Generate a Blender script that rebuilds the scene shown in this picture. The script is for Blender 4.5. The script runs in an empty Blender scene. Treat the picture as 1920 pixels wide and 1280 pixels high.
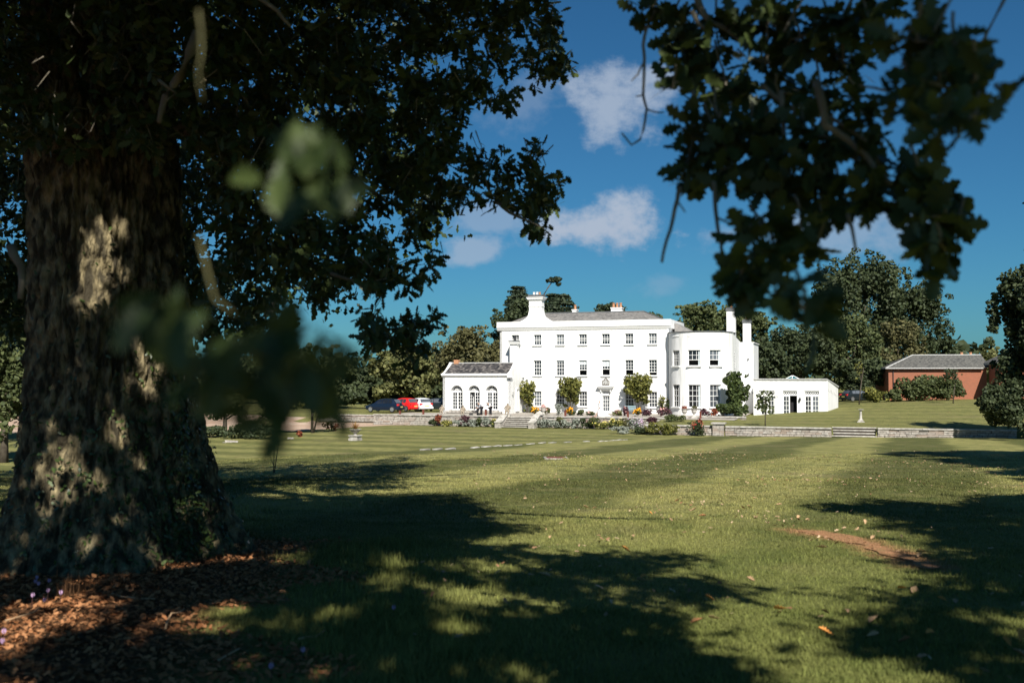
import bpy, bmesh, math, random
import numpy as np
from mathutils import Vector, Matrix, noise
random.seed(7)
rng = np.random.default_rng(11)
S = bpy.context.scene
COL = S.collection
R = math.radians
# ------------------------------------------------------------------ camera
F = 1867.0                      # focal length in pixels of the 1920 px wide photograph
CZ = 1.65
PITCH = math.atan(64 / F)
cam_d = bpy.data.cameras.new('camera')
cam_d.sensor_width = 36.0
cam_d.lens = 36.0 * F / 1920.0
cam_d.clip_start = 0.05
cam_d.clip_end = 3000
cam = bpy.data.objects.new('camera', cam_d)
COL.objects.link(cam)
cam.location = (0, 0, CZ)
cam.rotation_euler = (math.pi / 2 + PITCH, 0, 0)
cam_d.dof.use_dof = True
cam_d.dof.focus_distance = 95.0
cam_d.dof.aperture_fstop = 2.1
S.camera = cam
# ------------------------------------------------------------------ light
SUN_AZ, SUN_EL = 9.0, 42.0     # degrees right of straight behind the camera, and height
sun_dir = Vector((math.sin(R(SUN_AZ)) * math.cos(R(SUN_EL)), -math.cos(R(SUN_AZ)) * math.cos(R(SUN_EL)), math.sin(R(SUN_EL))))
w = bpy.data.worlds.new('World')
S.world = w
w.use_nodes = True
wn = w.node_tree.nodes
wl = w.node_tree.links
wn.clear()
wo = wn.new('ShaderNodeOutputWorld')
bg = wn.new('ShaderNodeBackground')
bg.inputs['Strength'].default_value = 0.052
sky = wn.new('ShaderNodeTexSky')
sky.sky_type = 'NISHITA'
sky.sun_disc = False
sky.sun_elevation = R(SUN_EL)
sky.sun_rotation = R(180 - SUN_AZ)
sky.altitude = 100
sky.air_density = 1.0
sky.dust_density = 0.5
sky.ozone_density = 3.2
tint = wn.new('ShaderNodeMix')
tint.data_type = 'RGBA'
tint.blend_type = 'MULTIPLY'
tint.inputs['Factor'].default_value = 1.0
tint.inputs['B'].default_value = (0.22, 0.56, 0.75, 1)
wl.new(sky.outputs['Color'], tint.inputs['A'])
geo = wn.new('ShaderNodeTexCoord')


def pix_dir(px, py):
    dx = (px - 960) / F
    dz = -(py - 640) / F
    c, s = math.cos(PITCH), math.sin(PITCH)
    return Vector((dx, c - dz * s, s + dz * c))


def wmath(op, *a):
    n = wn.new('ShaderNodeMath')
    n.operation = op
    for k, x in enumerate(a):
        if isinstance(x, (int, float)):
            n.inputs[k].default_value = x
        else:
            wl.new(x, n.inputs[k])
    return n.outputs[0]


def wdot(vec):
    n = wn.new('ShaderNodeVectorMath')
    n.operation = 'DOT_PRODUCT'
    wl.new(geo.outputs['Generated'], n.inputs[0])
    n.inputs[1].default_value = vec
    return n.outputs['Value']


cn = wn.new('ShaderNodeTexNoise')
cn.inputs['Scale'].default_value = 22
cn.inputs['Detail'].default_value = 7
cn.inputs['Roughness'].default_value = 0.58
cn.inputs['Distortion'].default_value = 0.0
cmap = wn.new('ShaderNodeMapping')
cmap.inputs['Scale'].default_value = (1, 1, 1.35)
wl.new(geo.outputs['Generated'], cmap.inputs['Vector'])
wl.new(cmap.outputs[0], cn.inputs['Vector'])
# real clouds of this sky, then more of the same kind outside the frame
CLOUDS = [(1165, 195, 118, 88, .8), (1122, 422, 150, 66, 1.0), (902, 468, 78, 36, .6), (925, 405, 120, 45, .45),
          (1565, 435, 210, 60, .5), (985, 195, 90, 60, .25), (1235, 545, 60, 30, .2), (1110, 620, 160, 22, .12)]
total = None
for k in range(14):
    a = 1.2 + k * 0.31 + (k % 3) * .1
    el = 0.25 + .22 * (k % 4)
    CLOUDS.append((Vector((math.sin(a) * math.cos(el), math.cos(a) * math.cos(el), math.sin(el))), None, 170, 75, .8))
for cx, cy, a, b, op in CLOUDS:
    d = (cx if cy is None else pix_dir(cx, cy)).normalized()
    r = d.cross(Vector((0, 0, 1))).normalized()
    u = r.cross(d).normalized()
    x = wmath('MULTIPLY', wmath('SUBTRACT', wdot(r), 0.0), F / a)
    y = wmath('MULTIPLY', wdot(u), F / b)
    rr = wmath('SQRT', wmath('ADD', wmath('MULTIPLY', x, x), wmath('MULTIPLY', y, y)))
    front = wmath('GREATER_THAN', wdot(d), 0.3)
    v = wmath('ADD', wmath('SUBTRACT', 1.0, rr), wmath('MULTIPLY', wmath('SUBTRACT', cn.outputs[0], 0.5), 2.3))
    mr = wn.new('ShaderNodeMapRange')
    mr.interpolation_type = 'SMOOTHSTEP'
    mr.inputs['From Min'].default_value = 0.02
    mr.inputs['From Max'].default_value = 0.7
    mr.inputs['To Max'].default_value = op
    wl.new(v, mr.inputs['Value'])
    o = wmath('MULTIPLY', mr.outputs[0], front)
    total = o if total is None else wmath('MAXIMUM', total, o)
cmix = wn.new('ShaderNodeMix')
cmix.data_type = 'RGBA'
cmix.inputs['B'].default_value = (4.6, 5.5, 6.9, 1)
wl.new(total, cmix.inputs['Factor'])
wl.new(tint.outputs['Result'], cmix.inputs['A'])
wl.new(cmix.outputs['Result'], bg.inputs['Color'])
wl.new(bg.outputs[0], wo.inputs[0])
sun_d = bpy.data.lights.new('sun', 'SUN')
sun_d.energy = 5.0
sun_d.angle = R(0.53)
sun_d.color = (1.0, 0.95, 0.86)
sun = bpy.data.objects.new('sun', sun_d)
COL.objects.link(sun)
sun.rotation_euler = sun_dir.to_track_quat('Z', 'Y').to_euler()
S.view_settings.view_transform = 'Standard'
S.view_settings.look = 'None'
S.view_settings.gamma = 1
S.view_settings.exposure = 0.75
S.cycles.max_bounces = 5
S.cycles.diffuse_bounces = 3
S.cycles.transmission_bounces = 3
S.cycles.use_denoising = True


# ------------------------------------------------------------------ helpers
def at(px, py, y):
    d = pix_dir(px, py)
    return Vector((0, 0, CZ)) + d * (y / d.y)


def mat(name, color, rough=0.8, spec=0.3, c2=None, scale=5.0, detail=4, bump=0.0, bscale=20.0, metal=0.0, vec='Object', rand=None, trans=0.0, stretch=None, lo=.35, hi=.65):
    m = bpy.data.materials.new(name)
    m.use_nodes = True
    n, l = m.node_tree.nodes, m.node_tree.links
    b = n['Principled BSDF']
    b.inputs['Roughness'].default_value = rough
    b.inputs['Specular IOR Level'].default_value = spec
    b.inputs['Metallic'].default_value = metal
    b.inputs['Base Color'].default_value = (*color, 1)
    tc = n.new('ShaderNodeTexCoord')
    mp = n.new('ShaderNodeMapping')
    if stretch:
        mp.inputs['Scale'].default_value = stretch
    l.new(tc.outputs[vec], mp.inputs[0])
    col = None
    if c2:
        nz = n.new('ShaderNodeTexNoise')
        nz.inputs['Scale'].default_value = scale
        nz.inputs['Detail'].default_value = detail
        l.new(mp.outputs[0], nz.inputs['Vector'])
        rp = n.new('ShaderNodeMapRange')
        rp.inputs['From Min'].default_value = lo
        rp.inputs['From Max'].default_value = hi
        l.new(nz.outputs[0], rp.inputs[0])
        mx = n.new('ShaderNodeMix')
        mx.data_type = 'RGBA'
        mx.inputs['A'].default_value = (*color, 1)
        mx.inputs['B'].default_value = (*c2, 1)
        l.new(rp.outputs[0], mx.inputs['Factor'])
        col = mx.outputs['Result']
    if rand:
        at_ = n.new('ShaderNodeAttribute')
        at_.attribute_name = 'rand'
        mx = n.new('ShaderNodeMix')
        mx.data_type = 'RGBA'
        if col:
            l.new(col, mx.inputs['A'])
        else:
            mx.inputs['A'].default_value = (*color, 1)
        mx.inputs['B'].default_value = (*rand, 1)
        l.new(at_.outputs['Fac'], mx.inputs['Factor'])
        col = mx.outputs['Result']
    if col:
        l.new(col, b.inputs['Base Color'])
    if bump:
        bn = n.new('ShaderNodeTexNoise')
        bn.inputs['Scale'].default_value = bscale
        bn.inputs['Detail'].default_value = 6
        l.new(mp.outputs[0], bn.inputs['Vector'])
        bp = n.new('ShaderNodeBump')
        bp.inputs['Strength'].default_value = bump
        bp.inputs['Distance'].default_value = 0.05
        l.new(bn.outputs[0], bp.inputs['Height'])
        l.new(bp.outputs[0], b.inputs['Normal'])
    if trans:
        t = n.new('ShaderNodeBsdfTranslucent')
        if col:
            l.new(col, t.inputs[0])
        else:
            t.inputs[0].default_value = (*color, 1)
        ms = n.new('ShaderNodeMixShader')
        ms.inputs[0].default_value = trans
        l.new(b.outputs[0], ms.inputs[1])
        l.new(t.outputs[0], ms.inputs[2])
        l.new(ms.outputs[0], n['Material Output'].inputs[0])
    return m


M = {}
M['white'] = mat('white_render', (.76, .76, .755), .75, .2, (.46, .46, .43), 2.2, 8, .15, 9, stretch=(1.6, 1.6, .16), lo=.46, hi=.85)
M['trim'] = mat('white_gloss', (.80, .80, .79), .4)
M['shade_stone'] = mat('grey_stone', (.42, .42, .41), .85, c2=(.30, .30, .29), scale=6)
M['glass'] = mat('window_glass', (.010, .012, .016), .07, .6, (.05, .055, .065), .9, 3, 0, lo=.45, hi=.7)
_g = M['glass'].node_tree
_oi = _g.nodes.new('ShaderNodeObjectInfo')
_mx = _g.nodes.new('ShaderNodeMix')
_mx.data_type = 'RGBA'
_pw = _g.nodes.new('ShaderNodeMath')
_pw.operation = 'POWER'
_pw.inputs[1].default_value = 2.5
_g.links.new(_oi.outputs['Random'], _pw.inputs[0])
_g.links.new(_pw.outputs[0], _mx.inputs['Factor'])
_g.links.new(_g.nodes['Principled BSDF'].inputs['Base Color'].links[0].from_socket, _mx.inputs['A'])
_mx.inputs['B'].default_value = (.11, .125, .145, 1)
_g.links.new(_mx.outputs['Result'], _g.nodes['Principled BSDF'].inputs['Base Color'])
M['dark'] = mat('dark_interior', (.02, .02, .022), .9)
M['blind'] = mat('pale_blind', (.45, .50, .52), .8)
M['curtain'] = mat('pale_curtain', (.42, .42, .40), .9)
M['slate'] = mat('grey_slate', (.17, .165, .16), .75, c2=(.25, .235, .22), scale=2.5, detail=8, bump=.5, bscale=6, rand=(.13, .125, .12))
M['dslate'] = mat('dark_slate', (.028, .028, .032), .6, .15, (.065, .06, .06), 1.7, 8, rand=(.22, .20, .185))
M['slate_b'] = mat('mottled_dark_slate', (.085, .085, .08), .8, .15, (.17, .165, .15), 5, 8, .5, 8, rand=(.07, .07, .068))
M['lead'] = mat('lead', (.10, .105, .11), .6)
M['pot'] = mat('terracotta_pot', (.48, .24, .13), .8, c2=(.35, .18, .10), scale=9)
M['stone'] = mat('garden_stone', (.44, .41, .37), .9, .2, (.22, .20, .18), 4, 8, .6, 14, rand=(.30, .24, .20))
M['cope'] = mat('coping_stone', (.48, .46, .42), .9, .2, (.28, .26, .23), 3, 8, .4, 14)
M['paving'] = mat('terrace_paving', (.36, .33, .28), .9, c2=(.26, .23, .2), scale=1.5, detail=6)
M['bark'] = mat('oak_bark', (.052, .044, .029), .95, .1, (.30, .245, .14), 9, 9, 1.0, 30, stretch=(1, 1, .45), lo=.42, hi=.66)
M['twig'] = mat('twig_bark', (.11, .095, .07), .9, c2=(.17, .15, .115), scale=7)
M['leaf'] = mat('oak_leaf', (.026, .044, .013), .5, .3, rand=(.055, .075, .020), trans=.14)
M['ivy'] = mat('ivy_leaf', (.025, .045, .012), .4, .4, rand=(.06, .09, .02))
M['wood'] = mat('rusty_wood', (.16, .045, .03), .8, c2=(.10, .03, .02), scale=8)
M['brick'] = mat('red_brick', (.42, .135, .062), .9, .2, (.33, .12, .07), 3.2, 9, .3, 30)
M['iron'] = mat('dark_iron', (.03, .032, .035), .5)
M['shoot'] = mat('green_shoot', (.07, .065, .025), .7, c2=(.13, .12, .05), scale=9)
M['rubber'] = mat('rubber', (.02, .02, .02), .8)
M['alloy'] = mat('alloy', (.45, .46, .48), .3, metal=.8)
M['earth'] = mat('bare_earth', (.36, .18, .095), .95, .1, (.25, .15, .07), 7, 8, .8, 25)
M['gravel'] = mat('pink_gravel', (.36, .235, .165), .95, .1, (.44, .34, .26), .6, 9, .5, 30)
M['skin'] = mat('skin', (.45, .28, .2), .6)
M['black'] = mat('black_cloth', (.02, .02, .025), .9)
M['cloth'] = mat('white_cloth', (.75, .75, .76), .9)
M['grey_cloth'] = mat('striped_grey_cloth', (.35, .36, .4), .9)


def setp(o, label=None, cat=None, group=None, kind=None):
    if label: o['label'] = label
    if cat: o['category'] = cat
    if group: o['group'] = group
    if kind: o['kind'] = kind
    return o


def thing(name, label, cat, loc=(0, 0, 0), rz=0, group=None):
    o = bpy.data.objects.new(name, None)
    o.empty_display_size = .2
    COL.objects.link(o)
    o.location = loc
    o.rotation_euler = (0, 0, rz)
    return setp(o, label, cat, group)


class MB:
    def __init__(s):
        s.v = []
        s.f = []

    def quad(s, *p):
        i = len(s.v)
        s.v += [tuple(q) for q in p]
        s.f.append(tuple(range(i, i + len(p))))
        return s

    def box(s, x0, x1, y0, y1, z0, z1):
        i = len(s.v)
        s.v += [(x0, y0, z0), (x1, y0, z0), (x1, y1, z0), (x0, y1, z0), (x0, y0, z1), (x1, y0, z1), (x1, y1, z1), (x0, y1, z1)]
        s.f += [tuple(i + k for k in q) for q in ((0, 3, 2, 1), (4, 5, 6, 7), (0, 1, 5, 4), (1, 2, 6, 5), (2, 3, 7, 6), (3, 0, 4, 7))]
        return s

    def rbox(s, x0, x1, y0, y1, z0, z1, j=.02, rnd=random):
        i = len(s.v)
        s.box(x0, x1, y0, y1, z0, z1)
        for k in range(i, i + 8):
            a, b, c = s.v[k]
            s.v[k] = (a + rnd.uniform(-j, j), b + rnd.uniform(-j, j), c + rnd.uniform(-j, j) * .6)
        return s

    def prism(s, pts, y0, y1):          # polygon in x,z extruded along y
        i = len(s.v)
        n = len(pts)
        s.v += [(a, y0, b) for a, b in pts] + [(a, y1, b) for a, b in pts]
        s.f += [tuple(i + k for k in range(n)), tuple(i + n + k for k in reversed(range(n)))]
        s.f += [(i + k, i + n + k, i + n + (k + 1) % n, i + (k + 1) % n) for k in range(n)]
        return s

    def lathe(s, prof, n=16, cx=0, cy=0, cap=True):
        i = len(s.v)
        for r, z in prof:
            for k in range(n):
                a = 2 * math.pi * k / n
                s.v.append((cx + r * math.cos(a), cy + r * math.sin(a), z))
        for j in range(len(prof) - 1):
            for k in range(n):
                s.f.append((i + j * n + k, i + j * n + (k + 1) % n, i + (j + 1) * n + (k + 1) % n, i + (j + 1) * n + k))
        if cap:
            s.f.append(tuple(i + k for k in reversed(range(n))))
            s.f.append(tuple(i + (len(prof) - 1) * n + k for k in range(n)))
        return s

    def tube(s, pts, rad, n=7):
        pts = [Vector(p) for p in pts]
        if not hasattr(rad, '__len__'):
            rad = [rad] * len(pts)
        i = len(s.v)
        for k, p in enumerate(pts):
            t = (pts[min(k + 1, len(pts) - 1)] - pts[max(k - 1, 0)]).normalized()
            ref = Vector((0, 0, 1)) if abs(t.z) < .9 else Vector((1, 0, 0))
            a = t.cross(ref).normalized()
            b = t.cross(a)
            for q in range(n):
                th = 2 * math.pi * q / n
                s.v.append(tuple(p + (a * math.cos(th) + b * math.sin(th)) * rad[k]))
        for k in range(len(pts) - 1):
            for q in range(n):
                s.f.append((i + k * n + q, i + k * n + (q + 1) % n, i + (k + 1) * n + (q + 1) % n, i + (k + 1) * n + q))
        s.f.append(tuple(i + q for q in reversed(range(n))))
        s.f.append(tuple(i + (len(pts) - 1) * n + q for q in range(n)))
        return s

    def mesh(s, name, m, smooth=False):
        me = bpy.data.meshes.new(name)
        me.from_pydata(s.v, [], s.f)
        me.materials.append(m)
        if smooth:
            me.shade_smooth()
        return me

    def obj(s, name, m, parent=None, smooth=False, loc=None, rz=0):
        me = s.mesh(name, m, smooth)
        bm = bmesh.new()
        bm.from_mesh(me)
        bmesh.ops.recalc_face_normals(bm, faces=bm.faces)
        bm.to_mesh(me)
        bm.free()
        return link(name, me, parent, loc, rz)


def link(name, me, parent=None, loc=None, rz=0):
    o = bpy.data.objects.new(name, me)
    COL.objects.link(o)
    o.parent = parent
    if loc is not None:
        o.location = loc
    o.rotation_euler = (0, 0, rz)
    return o


def fast_mesh(name, verts, tris, m, rand=None, smooth=False):
    me = bpy.data.meshes.new(name)
    nv, nt = len(verts), len(tris)
    me.vertices.add(nv)
    me.vertices.foreach_set('co', np.ascontiguousarray(verts, dtype=np.float32).ravel())
    me.loops.add(nt * 3)
    me.loops.foreach_set('vertex_index', np.ascontiguousarray(tris, dtype=np.int32).ravel())
    me.polygons.add(nt)
    me.polygons.foreach_set('loop_start', np.arange(nt, dtype=np.int32) * 3)
    me.update(calc_edges=True)
    if rand is not None:
        a = me.attributes.new('rand', 'FLOAT', 'POINT')
        a.data.foreach_set('value', np.ascontiguousarray(rand, dtype=np.float32))
    me.materials.append(m)
    if smooth:
        me.shade_smooth()
    return me


def strip_template(st, mid=True, curl=.12):
    v, f = [], []
    for y, wd in st:
        z = -curl * (y - .3) ** 2
        if mid:
            v += [(-wd, y, z + wd * .28), (0, y, z), (wd, y, z + wd * .28)]
        else:
            v += [(-wd, y, z), (wd, y, z)]
    k = 3 if mid else 2
    for i in range(len(st) - 1):
        for j in range(k - 1):
            a, b, c, d = i * k + j, i * k + j + 1, (i + 1) * k + j + 1, (i + 1) * k + j
            f += [(a, b, c), (a, c, d)]
    return np.array(v, float), np.array(f)


LEAF_HI = strip_template([(-.12, .008), (0, .012), (.08, .05), (.17, .13), (.23, .07), (.33, .20), (.40, .19), (.44, .095), (.54, .27), (.61, .25), (.65, .12), (.74, .24), (.80, .21), (.84, .12), (.91, .13), (.97, .09), (1, .02)])
LEAF_MID = strip_template([(0, .01), (.15, .12), (.23, .06), (.36, .21), (.45, .10), (.58, .27), (.67, .13), (.79, .22), (.87, .11), (.96, .09), (1, .01)], False)
LEAF_LOW = strip_template([(0, .02), (.3, .22), (.42, .10), (.65, .28), (1, .04)], False)
CLUMP = (np.array([(-.5, -.1, 0), (-.12, -.45, .1), (.42, -.35, -.05), (.5, .2, .08), (.08, .5, -.06), (-.35, .38, .1), (0, 0, .15)], float),
         np.array([(6, 0, 1), (6, 1, 2), (6, 2, 3), (6, 3, 4), (6, 4, 5), (6, 5, 0)]))


def rand_rot(n, up=None, k=1.0):
    """n rotation matrices; with up (n,3) the leaf normals lean to it by k"""
    nrm = rng.normal(size=(n, 3))
    nrm /= np.linalg.norm(nrm, axis=1)[:, None]
    if up is not None:
        nrm = nrm * (1 - k) + np.asarray(up) * k
        nrm /= np.linalg.norm(nrm, axis=1)[:, None] + 1e-9
    t = rng.normal(size=(n, 3))
    x = np.cross(t, nrm)
    x /= np.linalg.norm(x, axis=1)[:, None] + 1e-9
    y = np.cross(nrm, x)
    return np.stack([x, y, nrm], axis=2)


def scatter(name, tpl, pos, rot, scale, m, parent=None, kind=None, bend=None):
    tv, tf = tpl
    pos = np.asarray(pos, float)
    n = len(pos)
    v = np.einsum('nij,kj->nki', rot, tv) * np.asarray(scale).reshape(-1, 1, 1) + pos[:, None, :]
    f = tf[None] + (np.arange(n) * len(tv))[:, None, None]
    me = fast_mesh(name, v.reshape(-1, 3), f.reshape(-1, 3), m, np.repeat(rng.random(n), len(tv)))
    o = link(name, me, parent)
    if kind:
        o['kind'] = kind
    return o


def inpoly(x, y, poly):
    x = np.asarray(x, float)
    y = np.asarray(y, float)
    r = np.zeros(x.shape, bool)
    j = len(poly) - 1
    for i in range(len(poly)):
        xi, yi = poly[i]
        xj, yj = poly[j]
        c = ((yi > y) != (yj > y)) & (x < (xj - xi) * (y - yi) / (yj - yi + 1e-12) + xi)
        r ^= c
        j = i
    return r


# ------------------------------------------------------------------ local frame of the house
YAW = R(18.5)
HL = Vector((-1.42, 115.0, 0))
UX, UY = math.cos(YAW), -math.sin(YAW)
VX, VY = math.sin(YAW), math.cos(YAW)
ZT = -2.45


def loc(u, v, z=0):
    return Vector((HL.x + u * UX + v * VX, HL.y + u * UY + v * VY, z))


def uv_of(x, y):
    return (x - HL.x) * UX + (y - HL.y) * UY, (x - HL.x) * VX + (y - HL.y) * VY


def u_at(px, v):
    d = pix_dir(px, 704)
    t = d.x / d.y
    return (t * (HL.y + v * VY) - HL.x - v * VX) / (UX - t * UY)


def z_at(py, u, v, px=None):
    p = loc(u, v)
    return CZ + at(960, py, p.y).z - CZ


def sstep(t):
    t = np.clip(t, 0, 1)
    return t * t * (3 - 2 * t)


VW1, VW2, VW3, UWL, UWR = -13.5, -10.3, -21.7, -9.4, 21.0
RS0, RS1 = u_at(1559, VW3) + .02, u_at(1643, VW3) - .02


def ground(x, y):
    x = np.asarray(x, float)
    y = np.asarray(y, float)
    u, v = uv_of(x, y)
    near = -.0415 * np.clip(y, -60, 90)
    # crest line: signed distance beyond it
    ax, ay, bx, by = -4.7, 49.0, 11.8, 79.0
    L = math.hypot(bx - ax, by - ay)
    s = (-(x - ax) * (by - ay) + (y - ay) * (bx - ax)) / L
    t = sstep(s / 13)
    z = near * (1 - t) + (-3.5) * t
    z = np.where(y > 84, -3.5, z)
    back = sstep((v + 17) / 13)
    z = np.where((u < -17.8), z * (1 - back) + (-2.6) * back, z)
    terr = ((v > VW1 + .2) & (u > UWL)) | ((v > VW2 + .2) & (u >= -17.8))
    z = np.where(terr, ZT - .1, z)
    up = (v > VW3 + .2) & (u > UWR) & ~((u > RS0) & (u < RS1) & (v < VW3 + 1.32))
    zu = -2.68 + 1.45 * (1 - np.exp(-np.clip(u - 28.5, 0, None) / 9)) * sstep((v - VW3) / 42) 
    zu = np.where((u < 28.0) & (v > VW1), ZT - .1, zu)
    z = np.where(up, zu, z)
    far = sstep((v - 40) / 200)
    return z + far * 1.0


def gz(x, y):
    return float(ground(x, y))


def on_ground(px, py, dmin=3.0, dmax=140):
    """first ground point under the pixel"""
    d = pix_dir(px, py)
    prev = dmin
    y = dmin
    while y < dmax:
        p = Vector((0, 0, CZ)) + d * (y / d.y)
        if p.z <= gz(p.x, p.y):
            lo, hi = prev, y
            for _ in range(18):
                m_ = (lo + hi) / 2
                p = Vector((0, 0, CZ)) + d * (m_ / d.y)
                if p.z <= gz(p.x, p.y): hi = m_
                else: lo = m_
            p.z = gz(p.x, p.y)
            return p
        prev = y
        y *= 1.02
    p = Vector((0, 0, CZ)) + d * (dmax / d.y)
    p.z = gz(p.x, p.y)
    return p


# ------------------------------------------------------------------ ground sheet
def axis(vals):
    out = []
    for a, b, st in vals:
        n = max(1, round((b - a) / st))
        out += [a + (b - a) * k / n for k in range(n)]
    return out


ug = axis([(-900, -200, 60), (-200, -60, 10), (-60, -18.2, 1.5), (-18.2, -17.7, .25), (-17.7, -9.6, 1), (-9.6, -9.2, .2), (-9.2, 20.8, 1), (20.8, 21.2, .2), (21.2, 27.8, .9), (27.8, 28.2, .2), (28.2, RS0 - .1, .9), (RS0 - .1, RS0 + .1, .1), (RS0 + .1, RS1 - .1, .9), (RS1 - .1, RS1 + .1, .1), (RS1 + .1, 90, 1.3), (90, 200, 10), (200, 900, 60)]) + [900]
vg = axis([(-500, -200, 40), (-200, -130, 4), (-130, -22, 1), (-22, -21.6, .2), (-21.6, -21.4, .1), (-21.4, -20.5, .45), (-20.5, -20.3, .1), (-20.3, -13.4, 1), (-13.4, -13.2, .1), (-13.2, -10.2, .9), (-10.2, -10.0, .1), (-10.0, 40, 1.4), (40, 160, 10), (160, 1500, 90)]) + [1500]
U, V = np.meshgrid(np.array(ug), np.array(vg), indexing='ij')
X = HL.x + U * UX + V * VX
Y = HL.y + U * UY + V * VY
Z = ground(X, Y)
und = 0.05 * np.sin(X * .31 + 1) * np.sin(Y * .23) + .03 * np.sin(X * .9) * np.cos(Y * .7 + 2)
Z = Z + np.where((V < -24) & (Y > 3), und * np.clip((Y - 3) / 8, 0, 1), 0)
nu, nvv = U.shape
verts = np.stack([X, Y, Z], -1).reshape(-1, 3)
idx = np.arange(nu * nvv).reshape(nu, nvv)
a, b, c, d = idx[:-1, :-1].ravel(), idx[1:, :-1].ravel(), idx[1:, 1:].ravel(), idx[:-1, 1:].ravel()
tris = np.concatenate([np.stack([a, b, c], 1), np.stack([a, c, d], 1)])


def lawn_material(blade=False):
    m = bpy.data.materials.new('grass_blades' if blade else 'mown_lawn')
    m.use_nodes = True
    n, l = m.node_tree.nodes, m.node_tree.links
    b = n['Principled BSDF']
    b.inputs['Roughness'].default_value = .9
    b.inputs['Specular IOR Level'].default_value = .12
    g = n.new('ShaderNodeNewGeometry')
    sp = n.new('ShaderNodeSeparateXYZ')
    l.new(g.outputs['Position'], sp.inputs[0])

    def mt(op, *a):
        q = n.new('ShaderNodeMath')
        q.operation = op
        for k, x in enumerate(a):
            if isinstance(x, (int, float)): q.inputs[k].default_value = x
            else: l.new(x, q.inputs[k])
        return q.outputs[0]

    def nz(scale, detail=5, dist=0, sc=(1, 1, 1)):
        q = n.new('ShaderNodeTexNoise')
        q.inputs['Scale'].default_value = scale
        q.inputs['Detail'].default_value = detail
        q.inputs['Distortion'].default_value = dist
        mp = n.new('ShaderNodeMapping')
        mp.inputs['Scale'].default_value = sc
        mp.inputs['Rotation'].default_value = (0, 0, YAW)
        l.new(g.outputs['Position'], mp.inputs[0])
        l.new(mp.outputs[0], q.inputs['Vector'])
        return q.outputs[0]

    def rg(x, a, b_, c=0, d_=1):
        q = n.new('ShaderNodeMapRange')
        q.interpolation_type = 'SMOOTHSTEP'
        q.inputs['From Min'].default_value = a
        q.inputs['From Max'].default_value = b_
        q.inputs['To Min'].default_value = c
        q.inputs['To Max'].default_value = d_
        l.new(x, q.inputs[0])
        return q.outputs[0]

    def mix(fac, A, B):
        q = n.new('ShaderNodeMix')
        q.data_type = 'RGBA'
        if isinstance(fac, float): q.inputs['Factor'].default_value = fac
        else: l.new(fac, q.inputs['Factor'])
        for nm, x in (('A', A), ('B', B)):
            if isinstance(x, tuple): q.inputs[nm].default_value = (*x, 1)
            else: l.new(x, q.inputs[nm])
        return q.outputs['Result']
    x, y = sp.outputs[0], sp.outputs[1]
    # house frame coordinates
    u = mt('ADD', mt('MULTIPLY', mt('SUBTRACT', x, HL.x), UX), mt('MULTIPLY', mt('SUBTRACT', y, HL.y), UY))
    v = mt('ADD', mt('MULTIPLY', mt('SUBTRACT', x, HL.x), VX), mt('MULTIPLY', mt('SUBTRACT', y, HL.y), VY))
    wob = mt('MULTIPLY', mt('SUBTRACT', nz(.12, 2), .5), 3.0)
    sA = mt('SINE', mt('MULTIPLY', mt('ADD', mt('ADD', v, mt('MULTIPLY', u, .05)), mt('MULTIPLY', wob, .55)), 2 * math.pi / 4.6))
    sB = mt('SINE', mt('ADD', mt('MULTIPLY', mt('ADD', mt('SUBTRACT', u, mt('MULTIPLY', v, .07)), mt('SUBTRACT', mt('MULTIPLY', wob, .9), 41.3)), 2 * math.pi / 7.4), math.pi / 2))
    # which lawn: beyond the crest line the stripes run along the terrace
    ax, ay, bx, by = -4.7, 49.0, 11.8, 79.0
    Ln = math.hypot(bx - ax, by - ay)
    s = mt('DIVIDE', mt('SUBTRACT', mt('MULTIPLY', mt('SUBTRACT', y, ay), bx - ax), mt('MULTIPLY', mt('SUBTRACT', x, ax), by - ay)), Ln)
    beyond = rg(s, -.3, .5)
    upper = rg(v, VW3 - .2, VW3 + .2)
    whichA = mt('MAXIMUM', beyond, upper)
    stA = rg(mt('ADD', sA, mt('MULTIPLY', mt('SUBTRACT', nz(.5, 5), .5), 1.6)), -.9, .9, .22, .84)
    stB = rg(mt('ADD', sB, mt('MULTIPLY', mt('SUBTRACT', nz(.5, 6), .5), 1.2)), -.45, .45)
    qs = n.new('ShaderNodeMix')
    l.new(whichA, qs.inputs[0])
    l.new(stB, qs.inputs[2])
    l.new(stA, qs.inputs[3])
    stripe = qs.outputs[0]
    fade = rg(y, 9, 24, .35, 1.0)
    fade = mt('MULTIPLY', fade, rg(upper, 0, 1, 1, .45))
    stripe = mt('ADD', mt('MULTIPLY', mt('SUBTRACT', stripe, .5), fade), .5)
    patch = rg(nz(.35, 6, .5), .38, .66)
    fine = nz(18, 6, 0, (1, 1, 1))
    mid = rg(nz(2.3, 7, .3), .35, .65)
    dark = (.072, .080, .024)
    light = (.300, .282, .100)
    c1 = mix(stripe, dark, light)
    c1 = mix(mt('MULTIPLY', patch, .28), c1, (.135, .150, .042))
    c1 = mix(mt('MULTIPLY', rg(nz(.6, 6, .4), .54, .72), .4), c1, (.31, .27, .12))
    c1 = mix(mt('MULTIPLY', rg(nz(1.1, 8, .6), .50, .64), .62), c1, (.075, .095, .030))
    c1 = mix(mt('MULTIPLY', mid, .30), c1, (.21, .19, .075))
    dry = rg(nz(.22, 8, .8), .56, .74)
    c1 = mix(mt('MULTIPLY', dry, .55), c1, (.20, .165, .085))
    c1 = mix(mt('MULTIPLY', rg(fine, .35, .7), .35), c1, (.045, .060, .016))
    # thin worn spots of red soil
    worn = rg(nz(.55, 9, 1.2), .66, .74)
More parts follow.
